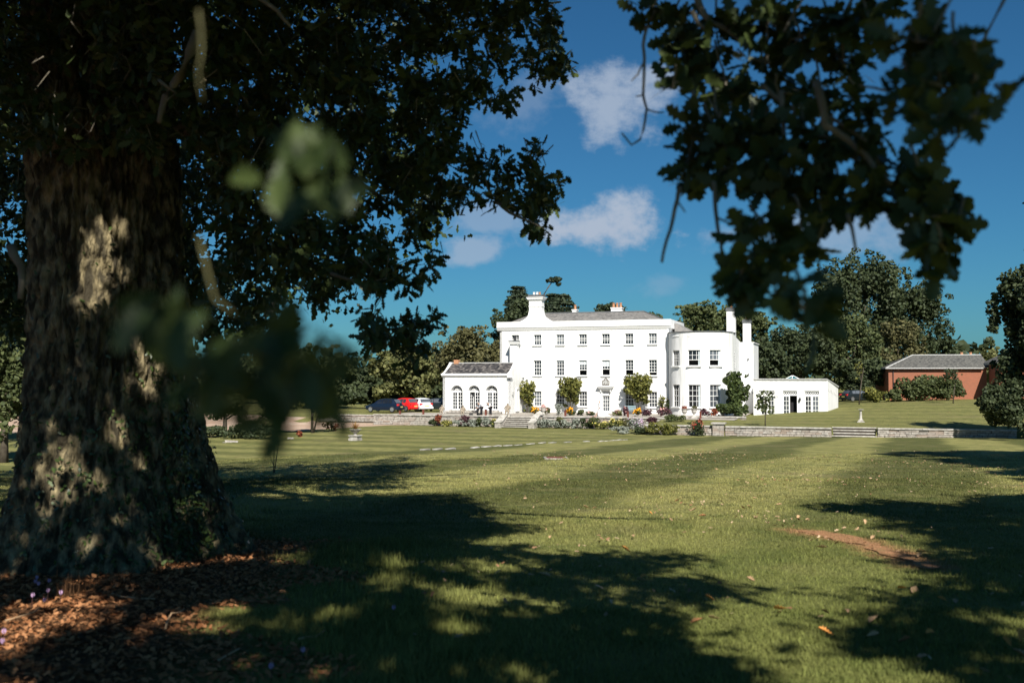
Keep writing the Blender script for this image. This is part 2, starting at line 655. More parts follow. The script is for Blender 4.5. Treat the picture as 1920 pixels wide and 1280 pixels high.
    c1 = mix(mt('MULTIPLY', worn, .45), c1, (.24, .14, .08))
    c1 = mix(rg(y, 22, 7, 0, .38), c1, (.150, .185, .040))
    # thin grass fading into the bare strip
    def seg(a_, b_):
        ax_, ay_, bx_, by_ = a_[0], a_[1], b_[0], b_[1]
        dx_, dy_ = bx_ - ax_, by_ - ay_
        L2 = dx_ * dx_ + dy_ * dy_
        t_ = mt('DIVIDE', mt('ADD', mt('MULTIPLY', mt('SUBTRACT', x, ax_), dx_), mt('MULTIPLY', mt('SUBTRACT', y, ay_), dy_)), L2)
        t_ = mt('MINIMUM', mt('MAXIMUM', t_, 0.0), 1.0)
        ex = mt('SUBTRACT', mt('SUBTRACT', x, ax_), mt('MULTIPLY', t_, dx_))
        ey = mt('SUBTRACT', mt('SUBTRACT', y, ay_), mt('MULTIPLY', t_, dy_))
        return mt('SQRT', mt('ADD', mt('MULTIPLY', ex, ex), mt('MULTIPLY', ey, ey)))
    g3 = [on_ground(*q) for q in ((1500, 992), (1610, 1014), (1740, 1069))]
    ds = mt('MINIMUM', seg(g3[0], g3[1]), seg(g3[1], g3[2]))
    ds = mt('ADD', ds, mt('MULTIPLY', mt('SUBTRACT', nz(5, 7, .5), .5), .9))
    c1 = mix(rg(ds, .50, .02, 0, .9), c1, (.33, .175, .09))
    # leaf mould under the oak
    litx = rg(mt('ADD', mt('ADD', x, mt('MULTIPLY', y, .12)), mt('MULTIPLY', mt('SUBTRACT', nz(.9, 5), .5), 2.2)), -.9, -2.0)
    lity = rg(y, 15.0, 12.5)
    c1 = mix(mt('MULTIPLY', litx, lity), c1, mix(rg(nz(9, 6), .35, .65), (.060, .034, .018), (.15, .075, .035)))
    l.new(c1, b.inputs['Base Color'])
    if blade:
        at_ = n.new('ShaderNodeAttribute')
        at_.attribute_name = 'rand'
        k_ = rg(at_.outputs['Fac'], 0, 1, .72, 1.55)
        hs = n.new('ShaderNodeHueSaturation')
        l.new(c1, hs.inputs['Color'])
        l.new(k_, hs.inputs['Value'])
        l.new(hs.outputs[0], b.inputs['Base Color'])
        t = n.new('ShaderNodeBsdfTranslucent')
        l.new(hs.outputs[0], t.inputs[0])
        ms = n.new('ShaderNodeMixShader')
        ms.inputs[0].default_value = .25
        l.new(b.outputs[0], ms.inputs[1])
        l.new(t.outputs[0], ms.inputs[2])
        l.new(ms.outputs[0], n['Material Output'].inputs[0])
        return m
    bp = n.new('ShaderNodeBump')
    bp.inputs['Strength'].default_value = .9
    bp.inputs['Distance'].default_value = .06
    l.new(mt('ADD', nz(28, 5), mt('MULTIPLY', nz(7, 5), .8)), bp.inputs['Height'])
    l.new(bp.outputs[0], b.inputs['Normal'])
    return m


M['lawn'] = lawn_material()
ter = link('lawn', fast_mesh('lawn', verts, tris, M['lawn'], smooth=False))
setp(ter, kind='structure')


def ground_sheet(name, pts, m, dz=.004, step=.6, kind='structure', ragged=.15):
    """sheet that follows the ground inside a world xy polygon"""
    xs = [p[0] for p in pts]
    ys = [p[1] for p in pts]
    pts2 = []
    for k in range(len(pts)):
        a, b_ = Vector(pts[k][:2]), Vector(pts[(k + 1) % len(pts)][:2])
        nseg = max(2, int((b_ - a).length / step))
        for q in range(nseg):
            p = a.lerp(b_, q / nseg)
            nn = noise.noise(Vector((p.x * 1.7, p.y * 1.7, 3))) * ragged * 2
            dirn = (b_ - a).normalized()
            pts2.append((p.x - dirn.y * nn, p.y + dirn.x * nn))
    bm = bmesh.new()
    f = bm.faces.new([bm.verts.new((p[0], p[1], 0)) for p in pts2])
    gs = step * 1.5
    for k in np.arange(min(xs), max(xs), gs):
        bmesh.ops.bisect_plane(bm, geom=bm.verts[:] + bm.edges[:] + bm.faces[:], plane_co=(k, 0, 0), plane_no=(1, 0, 0))
    for k in np.arange(min(ys), max(ys), gs):
        bmesh.ops.bisect_plane(bm, geom=bm.verts[:] + bm.edges[:] + bm.faces[:], plane_co=(0, k, 0), plane_no=(0, 1, 0))
    for v_ in bm.verts:
        u_, vv = uv_of(v_.co.x, v_.co.y)
        q = gz(v_.co.x, v_.co.y)
        if vv < -24 and v_.co.y > 3:
            q += (0.05 * math.sin(v_.co.x * .31 + 1) * math.sin(v_.co.y * .23) + .03 * math.sin(v_.co.x * .9) * math.cos(v_.co.y * .7 + 2)) * min(1, (v_.co.y - 3) / 8)
        v_.co.z = q + dz
    bmesh.ops.recalc_face_normals(bm, faces=bm.faces)
    me = bpy.data.meshes.new(name)
    bm.to_mesh(me)
    bm.free()
    me.materials.append(m)
    o = link(name, me)
    return setp(o, kind=kind)


def gz2(x, y):
    u_, vv = uv_of(x, y)
    q = gz(x, y)
    if vv < -24 and y > 3:
        q += (0.05 * math.sin(x * .31 + 1) * math.sin(y * .23) + .03 * math.sin(x * .9) * math.cos(y * .7 + 2)) * min(1, (y - 3) / 8)
    return q


gp = [on_ground(px, py) for px, py in [(300, 818), (380, 813), (470, 811), (560, 808), (640, 802), (735, 797), (800, 792), (830, 789)]]
far_edge = [tuple(loc(UWL - .1, -13.6).xy), tuple(loc(UWL - .2, -10.7).xy), tuple(loc(-17.6, -10.7).xy), (-24, 112), (-36, 118), (-60, 122), (-60, 95)]
ground_sheet('gravel_drive', [(p.x, p.y) for p in gp] + far_edge, M['gravel'], .012, 2.0, ragged=.3)
dp = [(1487, 991), (1545, 991), (1600, 1003), (1650, 1022), (1690, 1042), (1756, 1071), (1748, 1075), (1700, 1066), (1664, 1050), (1628, 1036), (1590, 1020), (1556, 1008), (1530, 1001)]
DIRT = [(on_ground(a, b).x, on_ground(a, b).y) for a, b in dp]
ground_sheet('bare_earth_patch', DIRT, M['earth'], .012, .06, ragged=.14)
# ------------------------------------------------------------------ terrace
tpv = [loc(-9.3, -13.2), loc(27.9, -13.2), loc(27.9, 16), loc(-6, 16), loc(-6, -4.4), loc(-9.3, -4.4)]
ground_sheet('terrace_paving', [(p.x, p.y) for p in tpv], M['paving'], .02, 3.0, ragged=0)


# ------------------------------------------------------------------ building helpers (x = along the front, y = into the house)
def wall_grid(mb, x0, x1, z0, z1, holes, y=0.0, depth=.22, back=False):
    """front face at y with rectangular holes and their reveals going back"""
    xs = sorted({x0, x1, *[h[0] for h in holes], *[h[1] for h in holes]})
    zs = sorted({z0, z1, *[h[2] for h in holes], *[h[3] for h in holes]})
    xs = [x for x in xs if x0 <= x <= x1]
    zs = [z for z in zs if z0 <= z <= z1]
    for i in range(len(xs) - 1):
        for j in range(len(zs) - 1):
            cx, cz = (xs[i] + xs[i + 1]) / 2, (zs[j] + zs[j + 1]) / 2
            if any(h[0] < cx < h[1] and h[2] < cz < h[3] for h in holes):
                continue
            mb.quad((xs[i], y, zs[j]), (xs[i + 1], y, zs[j]), (xs[i + 1], y, zs[j + 1]), (xs[i], y, zs[j + 1]))
    for a, b_, c_, d_ in holes:
        mb.quad((a, y, c_), (a, y + depth, c_), (a, y + depth, d_), (a, y, d_))
        mb.quad((b_, y, c_), (b_, y, d_), (b_, y + depth, d_), (b_, y + depth, c_))
        mb.quad((a, y, d_), (a, y + depth, d_), (b_, y + depth, d_), (b_, y, d_))
        mb.quad((a, y, c_), (b_, y, c_), (b_, y + depth, c_), (a, y + depth, c_))


_wc = {}


def sash(parent, x, z0, z1, wd, y, cols=3, rows=4, open_=0.0, blind=0.0, rz=0.0, sill=True, px=None, curtain=False):
    """a sash window: frame with glazing bars > pane, sill, blind. x = centre; y = plane of the frame front"""
    h = z1 - z0
    key = (round(h, 2), round(wd, 2), cols, rows, round(open_, 2), round(blind, 2), curtain)
    if key not in _wc:
        f = MB()
        t = .045
        f.box(-wd / 2, -wd / 2 + t, 0, .08, 0, h).box(wd / 2 - t, wd / 2, 0, .08, 0, h)
        f.box(-wd / 2 + t, wd / 2 - t, 0, .08, h - t, h).box(-wd / 2 + t, wd / 2 - t, 0, .08, 0, t)
        zb = h * open_
        if open_:
            f.box(-wd / 2 + t, wd / 2 - t, .004, .05, zb - .03, zb + .03)
        else:
            f.box(-wd / 2 + t, wd / 2 - t, .004, .05, h / 2 - .025, h / 2 + .025)
        zlo = zb if open_ else t
        for k in range(1, cols):
            xx = -wd / 2 + wd * k / cols
            f.box(xx - .017, xx + .017, .015, .045, zlo, h - t)
        for k in range(1, rows):
            zz = zlo + (h - t - zlo) * k / rows
            if open_ == 0 and rows % 2 == 0 and k == rows // 2:
                continue
            f.box(-wd / 2 + t, wd / 2 - t, .018, .042, zz - .017, zz + .017)
        g = MB().quad((-wd / 2 + t, .05, zb), (wd / 2 - t, .05, zb), (wd / 2 - t, .05, h - t), (-wd / 2 + t, .05, h - t))
        bk = MB()
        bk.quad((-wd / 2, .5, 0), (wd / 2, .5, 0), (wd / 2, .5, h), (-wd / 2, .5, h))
        bl = MB()
        if blind:
            bl.quad((-wd / 2 + t, .046, h * (1 - blind)), (wd / 2 - t, .046, h * (1 - blind)), (wd / 2 - t, .046, h - t), (-wd / 2 + t, .046, h - t))
        if curtain:
            bl.box(wd / 2 - .05 - wd * .16, wd / 2 - .05, .044, .048, .05, h - t)
        _wc[key] = (f.mesh('window', M['trim']), g.mesh('pane', M['glass']), bk.mesh('room', M['dark']), bl.mesh('blind', M['blind']) if bl.v else None,
                    MB().box(-wd / 2 - .12, wd / 2 + .12, -.30, .05, -.12, 0).mesh('sill', M['trim']))
    fm, gm, bk, bl, sm = _wc[key]
    o = link('window', fm, parent, (x, y, z0), rz)
    link('pane', gm, o)
    link('dark_room', bk, o)
    if bl:
        link('blind', bl, o)
    if sill:
        link('sill', sm, o)
    return o


def hz(py, u, v):
    """height above the terrace of a photo row on the house"""
    return z_at(py, u, v) - ZT


# ------------------------------------------------------------------ the white mansion
house = thing('white_mansion', 'large white rendered three storey country house with a bow front and a grey slate roof', 'mansion', loc(0, 0, ZT), -YAW)
UL, UR = 0.0, 19.56
cols_px = [966, 1008, 1050.5, 1093, 1136, 1180, 1224]
cu = [u_at(p, 0) for p in cols_px]
WW = .90
rows = [(7.60, 8.76), (4.12, 5.83), (.66, 2.33)]
holes = []
for k, x in enumerate(cu):
    holes.append((x - WW / 2, x + WW / 2, rows[0][0], rows[0][1]))
    holes.append((x - WW / 2, x + WW / 2, rows[1][0], rows[1][1]))
    if k != 4:
        holes.append((x - WW / 2, x + WW / 2, rows[2][0], rows[2][1]))
holes.append((cu[4] - .42, cu[4] + .42, .0, 1.88))
holes.append((cu[4] - .45, cu[4] + .45, 1.98, 2.38))
mb = MB()
wall_grid(mb, 0.25, UR, -.1, 9.3, holes, 0, .22)
mb.quad((UR, 0, -.1), (UR, 9, -.1), (UR, 9, 9.3), (UR, 0, 9.3))
mb.quad((0.25, 9, -.1), (0.25, 0, -.1), (0.25, 0, 9.3), (0.25, 9, 9.3))
mb.quad((UR, 9, -.1), (0, 9, -.1), (0, 9, 9.3), (UR, 9, 9.3))
mb.obj('front_wall', M['white'], house)
MB().box(0, .25, .10, 9, -.1, 9.3).obj('corner_shade_strip', M['shade_stone'], house)  # grey colour stands in for the shade on this corner strip
# cornice with sloping soffit, then parapet
prof = [(0, 9.28), (0.0, 9.20), (-.10, 9.30), (-.24, 9.56), (-.30, 9.60), (-.30, 9.72), (-.24, 9.76), (-.24, 10.16), (-.28, 10.17), (-.28, 10.26), (.10, 10.26), (.10, 9.28)]
cb = MB()
i0 = len(cb.v)
for xx in (-.28, UR + .28):
    cb.v += [(xx, a, b_) for a, b_ in prof]
n_ = len(prof)
cb.f += [tuple(range(n_)), tuple(reversed(range(n_, 2 * n_)))] + [(k, n_ + k, n_ + (k + 1) % n_, (k + 1) % n_) for k in range(n_)]
cb.box(-.28, .0, .1, 9, 9.3, 10.26).box(UR, UR + .28, .1, 9, 9.3, 10.26).box(-.28, UR + .28, 9, 9.2, 9.3, 10.26)
cb.obj('cornice', M['trim'], house)
# windows
for k, x in enumerate(cu):
    sash(house, x, *rows[0], WW, .14, 3, 3)
    op = {3: .36, 4: .42, 5: .38, 6: .22}.get(k, 0)
    sash(house, x, *rows[1], WW, .14, 3, 4 if op < .3 else 3, open_=op, blind={4: .38, 3: .3}.get(k, {1: .0, 2: .12}.get(k, 0)))
    if k != 4:
        sash(house, x, *rows[2], WW, .14, 3, 4)
# garden door
dx = cu[4]
d = MB()
d.box(dx - .42, dx - .34, .12, .2, 0, 1.88).box(dx + .34, dx + .42, .12, .2, 0, 1.88).box(dx - .34, dx + .34, .12, .2, 1.80, 1.88).box(dx - .34, dx + .34, .12, .2, 0, .18)
for k in (1, 2):
    xx = dx - .34 + .68 * k / 3
    d.box(xx - .02, xx + .02, .14, .18, .18, 1.8)
for k in (1, 2, 3):
    zz = .18 + 1.62 * k / 4
    d.box(dx - .34, dx + .34, .143, .177, zz - .02, zz + .02)
door = d.obj('glazed_door', M['trim'], house)
MB().quad((dx - .4, .19, 0), (dx + .4, .19, 0), (dx + .4, .19, 1.88), (dx - .4, .19, 1.88)).obj('pane', M['glass'], door)
MB().box(dx + .26, dx + .29, .09, .12, .9, 1.0).obj('handle', M['iron'], door)


def lattice(parent, x0, x1, z0, z1, y, n, name='lattice_fanlight', th=.022):
    """diamond lattice over dark glass"""
    m_ = MB()
    stp = (x1 - x0) / n
    hh = z1 - z0
    for k in range(n):
        for sg in (1, -1):
            xa = x0 + stp * k if sg > 0 else x0 + stp * (k + 1)
            xb = xa + sg * stp
            yy = y + (.003 if sg > 0 else .009)
            m_.quad((xa - th, yy, z0), (xa + th, yy, z0), (xb + th, yy, z1), (xb - th, yy, z1))
    m_.box(x0 - .05, x1 + .05, y, y + .04, z1, z1 + .05).box(x0 - .05, x1 + .05, y, y + .04, z0 - .05, z0)
    m_.box(x0 - .05, x0, y, y + .04, z0, z1).box(x1, x1 + .05, y, y + .04, z0, z1)
    o = m_.obj(name, M['trim'], parent)
    MB().quad((x0, y + .02, z0), (x1, y + .02, z0), (x1, y + .02, z1), (x0, y + .02, z1)).obj('pane', M['glass'], o)
    return o


lattice(house, dx - .40, dx + .40, 2.03, 2.34, .14, 4)
MB().box(dx - .92, dx + .92, -.55, 0, 2.86, 2.95).box(dx - .80, dx + .80, -.42, 0, 2.70, 2.86).box(dx - .68, dx + .68, -.28, 0, 2.55, 2.70).box(dx - .60, dx - .50, -.22, 0, 2.3, 2.55).box(dx + .50, dx + .60, -.22, 0, 2.3, 2.55).obj('door_hood', M['trim'], house)
cr = MB()
arc = [(dx - .42, 3.02), (dx + .42, 3.02), (dx + .42, 3.52), (dx + .28, 3.56), (dx + .22, 3.70), (dx + .1, 3.82), (dx, 3.86), (dx - .1, 3.82), (dx - .22, 3.70), (dx - .28, 3.56), (dx - .42, 3.52)]
cr.prism(arc, -.07, 0)
M['crest'] = mat('weathered_crest_stone', (.20, .18, .165), .9, .2, (.11, .10, .09), 12)
pl = cr.obj('crest_plaque', M['crest'], house)
sh = MB()
sh.prism([(dx - .16, 3.55), (dx - .16, 3.3), (dx, 3.1), (dx + .16, 3.3), (dx + .16, 3.55)], -.11, -.07)
sh.prism([(dx - .07, 3.58), (dx + .07, 3.58), (dx + .1, 3.7), (dx, 3.76), (dx - .1, 3.7)], -.11, -.07)
for sg in (-1, 1):
    sh.prism([(dx + sg * .2, 3.12), (dx + sg * .34, 3.2), (dx + sg * .32, 3.45), (dx + sg * .22, 3.5)], -.1, -.07)
sh.obj('shield', M['shade_stone'], pl)
# main roof (hip at the right end)
zr = 10.0
RX0, RX1 = 2.6, UR - .1
rv = [(RX0 - 2.2, .45, zr), (RX1, .45, zr), (RX1, 8.6, zr), (RX0 - 2.2, 8.6, zr), (RX0, 4.5, 11.42), (u_at(1208, 4.5), 4.5, 11.42)]
rm = bpy.data.meshes.new('roof')


def slate_rows(mb, A, B, Cc, D, n, m_cols, th=.03):
    """courses of slates as overlapping steps on the quad A-B (eave) D-C (ridge)"""
    A, B, Cc, D = map(Vector, (A, B, Cc, D))
    nn = (B - A).cross(D - A).normalized()
    if nn.z < 0:
        nn = -nn
    for k in range(n):
        t0, t1 = k / n, (k + 1) / n
        p, q = A.lerp(D, t0) + nn * th, B.lerp(Cc, t0) + nn * th
        r, s_ = B.lerp(Cc, t1) + nn * .004, A.lerp(D, t1) + nn * .004
        for j in range(m_cols):
            f0, f1 = j / m_cols, (j + 1) / m_cols
            jit = nn * random.uniform(0, th * .7)
            mb.quad(p.lerp(q, f0) + jit, p.lerp(q, f1) + jit, s_.lerp(r, f1) + jit, s_.lerp(r, f0) + jit)
            a_, b_ = p.lerp(q, f0) + jit, p.lerp(q, f1) + jit
            mb.quad(a_ - nn * (th + .01) - jit, b_ - nn * (th + .01) - jit, b_, a_)


def rand_attr(o, per):
    me = o.data
    a_ = me.attributes.new('rand', 'FLOAT', 'POINT')
    vals = np.repeat(rng.random(len(me.vertices) // per + 1) ** 3, per)[:len(me.vertices)]
    a_.data.foreach_set('value', vals.astype(np.float32))


rf = MB()
slate_rows(rf, rv[0], rv[1], rv[5], rv[4], 12, 60)
slate_rows(rf, rv[1], rv[2], rv[5], rv[5], 12, 24)
rf.quad(rv[3], rv[0], rv[4]).quad(rv[2], rv[3], rv[4], rv[5])
roof = rf.obj('roof', M['slate'], house)
rand_attr(roof, 8)
rg_ = MB().tube([Vector(rv[4]) + Vector((0, 0, .05)), Vector(rv[5]) + Vector((0, 0, .05))], .09, 6).tube([Vector(rv[5]) + Vector((0, 0, .05)), Vector(rv[1]) + Vector((0, 0, .05))], .08, 6)
rg_.obj('ridge_tiles', M['lead'], roof)
# great end chimney growing out of the parapet
x0c, x1c = u_at(992, 0), u_at(1015.5, 0)
xc = (x0c + x1c) / 2
hw = (x1c - x0c) / 2
zt = hz(563, xc, 0)
zf = hz(606, xc, 0)
pr = []
for sg in (1, -1):
    side = []
    for t in np.linspace(0, 1, 9):
        # concave sweep from parapet to shaft, with a small step at its foot
        side.append((xc + sg * (hw + .10 + 1.15 * (1 - t) ** 2.0), 10.2 + .95 * t ** .9 + (.0 if t < 1 else .0)))
    side = [(xc + sg * (hw + 1.55), 10.2), (xc + sg * (hw + 1.5), 10.28)] + side
    side.append((xc + sg * hw, 11.6))
    side.append((xc + sg * hw, zt))
    pr.append(side)
poly = pr[0] + pr[1][::-1]
ch = MB().prism(poly, .02, 1.05).obj('chimney', M['white'], house)
cc = MB()
for a_, z0_, z1_ in ((.05, zt - .72, zt - .62), (.08, zt, zt + .12), (.19, zt + .12, zt + .28), (.26, zt + .28, zt + .36)):
    cc.box(xc - hw - a_, xc + hw + a_, .02 - a_, 1.05 + a_, z0_, z1_)
cc.obj('cap_moulding', M['trim'], ch)
MB().box(xc - hw - .12, xc + hw + .12, -.1, 1.17, zt + .36, zt + .66).obj('dark_cap', M['lead'], ch)
for k, o_ in enumerate((-.3, .08, .38)):
    MB().lathe([(.13, zt + .66), (.12, zt + .92), (.15, zt + .94), (.15, zt + .98), (.1, zt + .98)], 10, xc + o_, .5).obj('chimney_pot', M['pot'] if k == 2 else M['trim'], ch)


def stack(px0, px1, v, py_top, py_bot, npots, pot_h=.55, dark=0.0, dep=.9, parent=house, pot=M['pot']):
    a_, b_ = u_at(px0, v), u_at(px1, v)
    zt_, zb_ = hz(py_top, a_, v), hz(py_bot, a_, v)
    c_ = MB().box(a_, b_, v, v + dep, zb_, zt_).obj('chimney', M['white'], parent)
    if dark:
        MB().box(a_ - .08, b_ + .08, v - .08, v + dep + .08, zt_, zt_ + dark * .65).box(a_ - .02, b_ + .02, v - .02, v + dep + .02, zt_ + dark * .65, zt_ + dark).obj('dark_cap', M['lead'], c_)
    else:
        MB().box(a_ - .06, b_ + .06, v - .06, v + dep + .06, zt_ - .12, zt_).obj('chimney_cap', M['trim'], c_)
    for k in range(npots):
        xx = a_ + (b_ - a_) * (k + .5) / npots
        zz = zt_ + dark
        MB().lathe([(.15, zz), (.13, zz + pot_h * .8), (.17, zz + pot_h * .85), (.17, zz + pot_h), (.1, zz + pot_h)], 10, xx, v + dep / 2).obj('chimney_pot', pot, c_)
    return c_


stack(1146, 1166, 5.0, 576.5, 592, 3, .55)
stack(1073, 1081, 5.2, 580, 592, 1, .55)
# downpipe
MB().tube([(UR - .12, -.10, .0), (UR - .12, -.10, 7.9), (UR - .12, -.05, 8.3), (UR - .12, -.05, 9.2)], .06, 8).box(UR - .25, UR + .0, -.2, -.02, 8.2, 8.45).obj('downpipe', M['trim'], house)
# ------- bow
UC, VC, RB = 23.0, 0.3, 3.45
ztop = hz(622, UC, -3)
angs = list(np.radians(np.linspace(-90, 84, 88)))
wins = [(-42, 1.12), (-4, 1.30), (34, 1.30)]
r1 = (hz(685.5, UC, -3), hz(656, UC, -3))
r0 = (hz(763, UC, -3), hz(721, UC, -3))


def bp_(a_, r_=RB):
    return UC + r_ * math.sin(a_), VC - r_ * math.cos(a_)


spans = []
for deg, wd in wins:
    ha = math.asin(wd / 2 / RB)
    spans.append((math.radians(deg) - ha, math.radians(deg) + ha))
angs = sorted({round(a_, 5) for a_ in angs if not any(s0 < a_ < s1 for s0, s1 in spans)} | {round(q, 5) for s_ in spans for q in s_} | {round(s0 + (s1 - s0) * k / 5, 5) for s0, s1 in spans for k in (1, 2, 3, 4)})
zl = [-.1, r0[0], r0[1], r1[0], r1[1], ztop]
bw = MB()
for k in range(len(angs) - 1):
    a0, a1 = angs[k], angs[k + 1]
    mid_ = (a0 + a1) / 2
    inw = any(s0 - 1e-4 < mid_ < s1 + 1e-4 for s0, s1 in spans)
    for j in range(5):
        p, q = bp_(a0), bp_(a1)
        if inw and j in (1, 3):
            continue
        bw.quad((*p, zl[j]), (*q, zl[j]), (*q, zl[j + 1]), (*p, zl[j + 1]))
for s0, s1 in spans:
    for za, zb_ in (r0, r1):
        for sa in (s0, s1):
            p = bp_(sa)
            m_ = (s0 + s1) / 2
            q = (p[0] - .35 * math.sin(m_), p[1] + .35 * math.cos(m_))
            bw.quad((*p, za), (*q, za), (*q, zb_), (*p, zb_))
        pts_ = [bp_(s0 + (s1 - s0) * k / 5) for k in range(6)]
        m_ = (s0 + s1) / 2
        inn = [(p[0] - .35 * math.sin(m_), p[1] + .35 * math.cos(m_)) for p in (pts_[0], pts_[-1])]
        for zz in (za, zb_):
            bw.quad(*[(*p, zz) for p in pts_], (*inn[1], zz), (*inn[0], zz))
pe = bp_(angs[-1])
sideU = 26.42
bw.quad((*pe, -.1), (sideU, 1.2, -.1), (sideU, 1.2, ztop), (*pe, ztop))
bw.quad((sideU, 1.2, -.1), (sideU, 8.0, -.1), (sideU, 8.0, ztop - .7), (sideU, 3.2, ztop - .35), (sideU, 1.2, ztop))
# flat roof of the bow
bw.quad(*[(*bp_(a_), ztop - .25) for a_ in angs[::6]], (sideU, 8, ztop - .9), (19.6, 8, ztop - .9))
bw.quad((sideU, 8, -.1), (19.6, 8, -.1), (19.6, 8, ztop - .7), (sideU, 8, ztop - .7))
bow = bw.obj('bow_front', M['white'], house)
cp_ = MB()
for k in range(len(angs) - 1):
    for (ra, za, rb_, zb_) in ((RB + .09, ztop, RB + .09, ztop + .08), (RB + .09, ztop + .08, RB - .35, ztop + .09), (RB, ztop - .01, RB + .09, ztop)):
        cp_.quad((*bp_(angs[k], ra), za), (*bp_(angs[k + 1], ra), za), (*bp_(angs[k + 1], rb_), zb_), (*bp_(angs[k], rb_), zb_))
cp_.box(sideU - .3, sideU + .08, .5, 3.0, ztop - .02, ztop + .08)
cp_.obj('parapet_coping', M['lead'], bow)
for (deg, wd), (s0, s1) in zip(wins, spans):
    m_ = math.radians(deg)
    rr = RB * math.cos((s1 - s0) / 2) - .10
    px_, py_ = UC + rr * math.sin(m_), VC - rr * math.cos(m_)
    for (za, zb_), rws, op in ((r0, 4, 0), (r1, 3, .38 if deg > -40 else 0)):
        o_ = sash(house, px_, za, zb_, wd, py_, 3, rws if not op else 2, open_=op, rz=m_, curtain=True, blind=(.0))
        lp = RB * math.cos((s1 - s0) / 2)
    # recessed panel high on the bow
    zz = hz(634, UC, -3)
    zu = hz(629.5, UC, -3)
    fr = MB()
    for k in range(8):
        a0 = s0 + (s1 - s0) * k / 8
        a1 = s0 + (s1 - s0) * (k + 1) / 8
        for z0_, z1_ in ((zu - .03, zu + .03),):
            fr.quad((*bp_(a0, RB + .045), z0_), (*bp_(a1, RB + .045), z0_), (*bp_(a1, RB + .045), z1_), (*bp_(a0, RB + .045), z1_))
            fr.quad((*bp_(a0, RB), z0_), (*bp_(a1, RB), z0_), (*bp_(a1, RB + .045), z0_), (*bp_(a0, RB + .045), z0_))
            fr.quad((*bp_(a0, RB), z1_), (*bp_(a1, RB), z1_), (*bp_(a1, RB + .045), z1_), (*bp_(a0, RB + .045), z1_))
    fr.obj('wall_panel_moulding', M['trim'], bow)
# slit window on the side wall and two wall lamps
sl = MB()
za, zb_ = hz(690, sideU, 2), hz(661, sideU, 2)
sl.box(sideU - .02, sideU + .03, 1.6, 2.25, za, zb_)
so = sl.obj('side_window', M['glass'], house)
sf = MB()
for k in range(7):
    zz = za + (zb_ - za) * k / 6
    sf.box(sideU + .028, sideU + .06, 1.58, 2.27, zz - .03, zz + .03)
sf.obj('glazing_bars', M['trim'], so)
stack(1363, 1379, 3.0, 583, 632, 1, .6, dark=.38, dep=1.0)
# rear block
zrb = hz(643, 27, 8)
rbk = MB().box(sideU + .003, 27.9, 8.0, 15, -.1, zrb).obj('rear_wing', M['white'], house)
MB().box(sideU - .05, 28.0, 7.92, 15, zrb, zrb + .1).obj('coping', M['trim'], rbk)
stack(1393.5, 1408, 9.0, 605, 648, 1, .55, dark=.4, dep=.9)
# upper lead roof between the main block and the bow
MB().prism([(UR + .3, ztop - .3), (UR + 3.2, ztop - .3), (UR + .3, ztop + 1.25)], 2.2, 7).obj('side_roof', M['slate'], house)
# low link to the annexe
lk = MB().box(27.92, 29.4, 6.2, 10, -.1, 2.05).obj('link_wall', M['white'], house)
MB().box(27.92, 29.5, 6.0, 10, 2.06, 2.28).obj('link_roof', M['lead'], lk)
MB().box(28.25, 28.95, 6.15, 6.22, 0, 1.8).obj('link_door', M['shade_stone'], lk)
for py_ in (675, 704):
    zz = hz(py_, 27.3, 8)
    MB().box(27.25, 27.38, 7.85, 7.98, zz, zz + .22).obj('wall_lamp', M['iron'], house)

# ------------------------------------------------------------------ garden pavilion with three arches
PV = -4.5
pu0, pu1 = u_at(830.5, PV), u_at(957, PV)
PD = 4.45
pav = thing('garden_pavilion', 'white single storey pavilion with three arched glass doors and a dark patched slate roof', 'pavilion', loc(pu0, PV, ZT), -YAW)
PW = pu1 - pu0


def pz(py):
    return z_at(py, (pu0 + pu1) / 2, PV) - ZT


arch_px = [856.3, 888.5, 921.8]
acx = [u_at(p, PV) - pu0 for p in arch_px]
AW = .70        # half width of the opening
zs, ztop_ = pz(734), 3.95
zw = pz(707)
mb = MB()
edges = [0] + [q for c in acx for q in (c - AW, c + AW)] + [PW]
for k in range(0, len(edges), 2):
    mb.quad((edges[k], 0, -.1), (edges[k + 1], 0, -.1), (edges[k + 1], 0, zw), (edges[k], 0, zw))
NA = 16
sill_z = .28
for c in acx:
    mb.quad((c - AW, 0, -.1), (c + AW, 0, -.1), (c + AW, 0, sill_z), (c - AW, 0, sill_z))
    mb.quad((c - AW, 0, sill_z), (c + AW, 0, sill_z), (c + AW, .4, sill_z), (c - AW, .4, sill_z))
    for sg in (-1, 1):
        mb.quad((c + sg * AW, 0, sill_z), (c + sg * AW, .4, sill_z), (c + sg * AW, .4, zs), (c + sg * AW, 0, zs))
    for k in range(NA):
        a0, a1 = math.pi * k / NA, math.pi * (k + 1) / NA
        p, q = (c - AW * math.cos(a0), zs + AW * math.sin(a0)), (c - AW * math.cos(a1), zs + AW * math.sin(a1))
        mb.quad((p[0], 0, p[1]), (q[0], 0, q[1]), (q[0], 0, zw), (p[0], 0, zw))
        mb.quad((p[0], 0, p[1]), (p[0], .4, p[1]), (q[0], .4, q[1]), (q[0], 0, q[1]))
mb.quad((0, PD, -.1), (0, 0, -.1), (0, 0, zw), (0, PD, zw)).quad((PW, PD, -.1), (0, PD, -.1), (0, PD, zw), (PW, PD, zw))
mb.obj('arcade_wall', M['white'], pav)
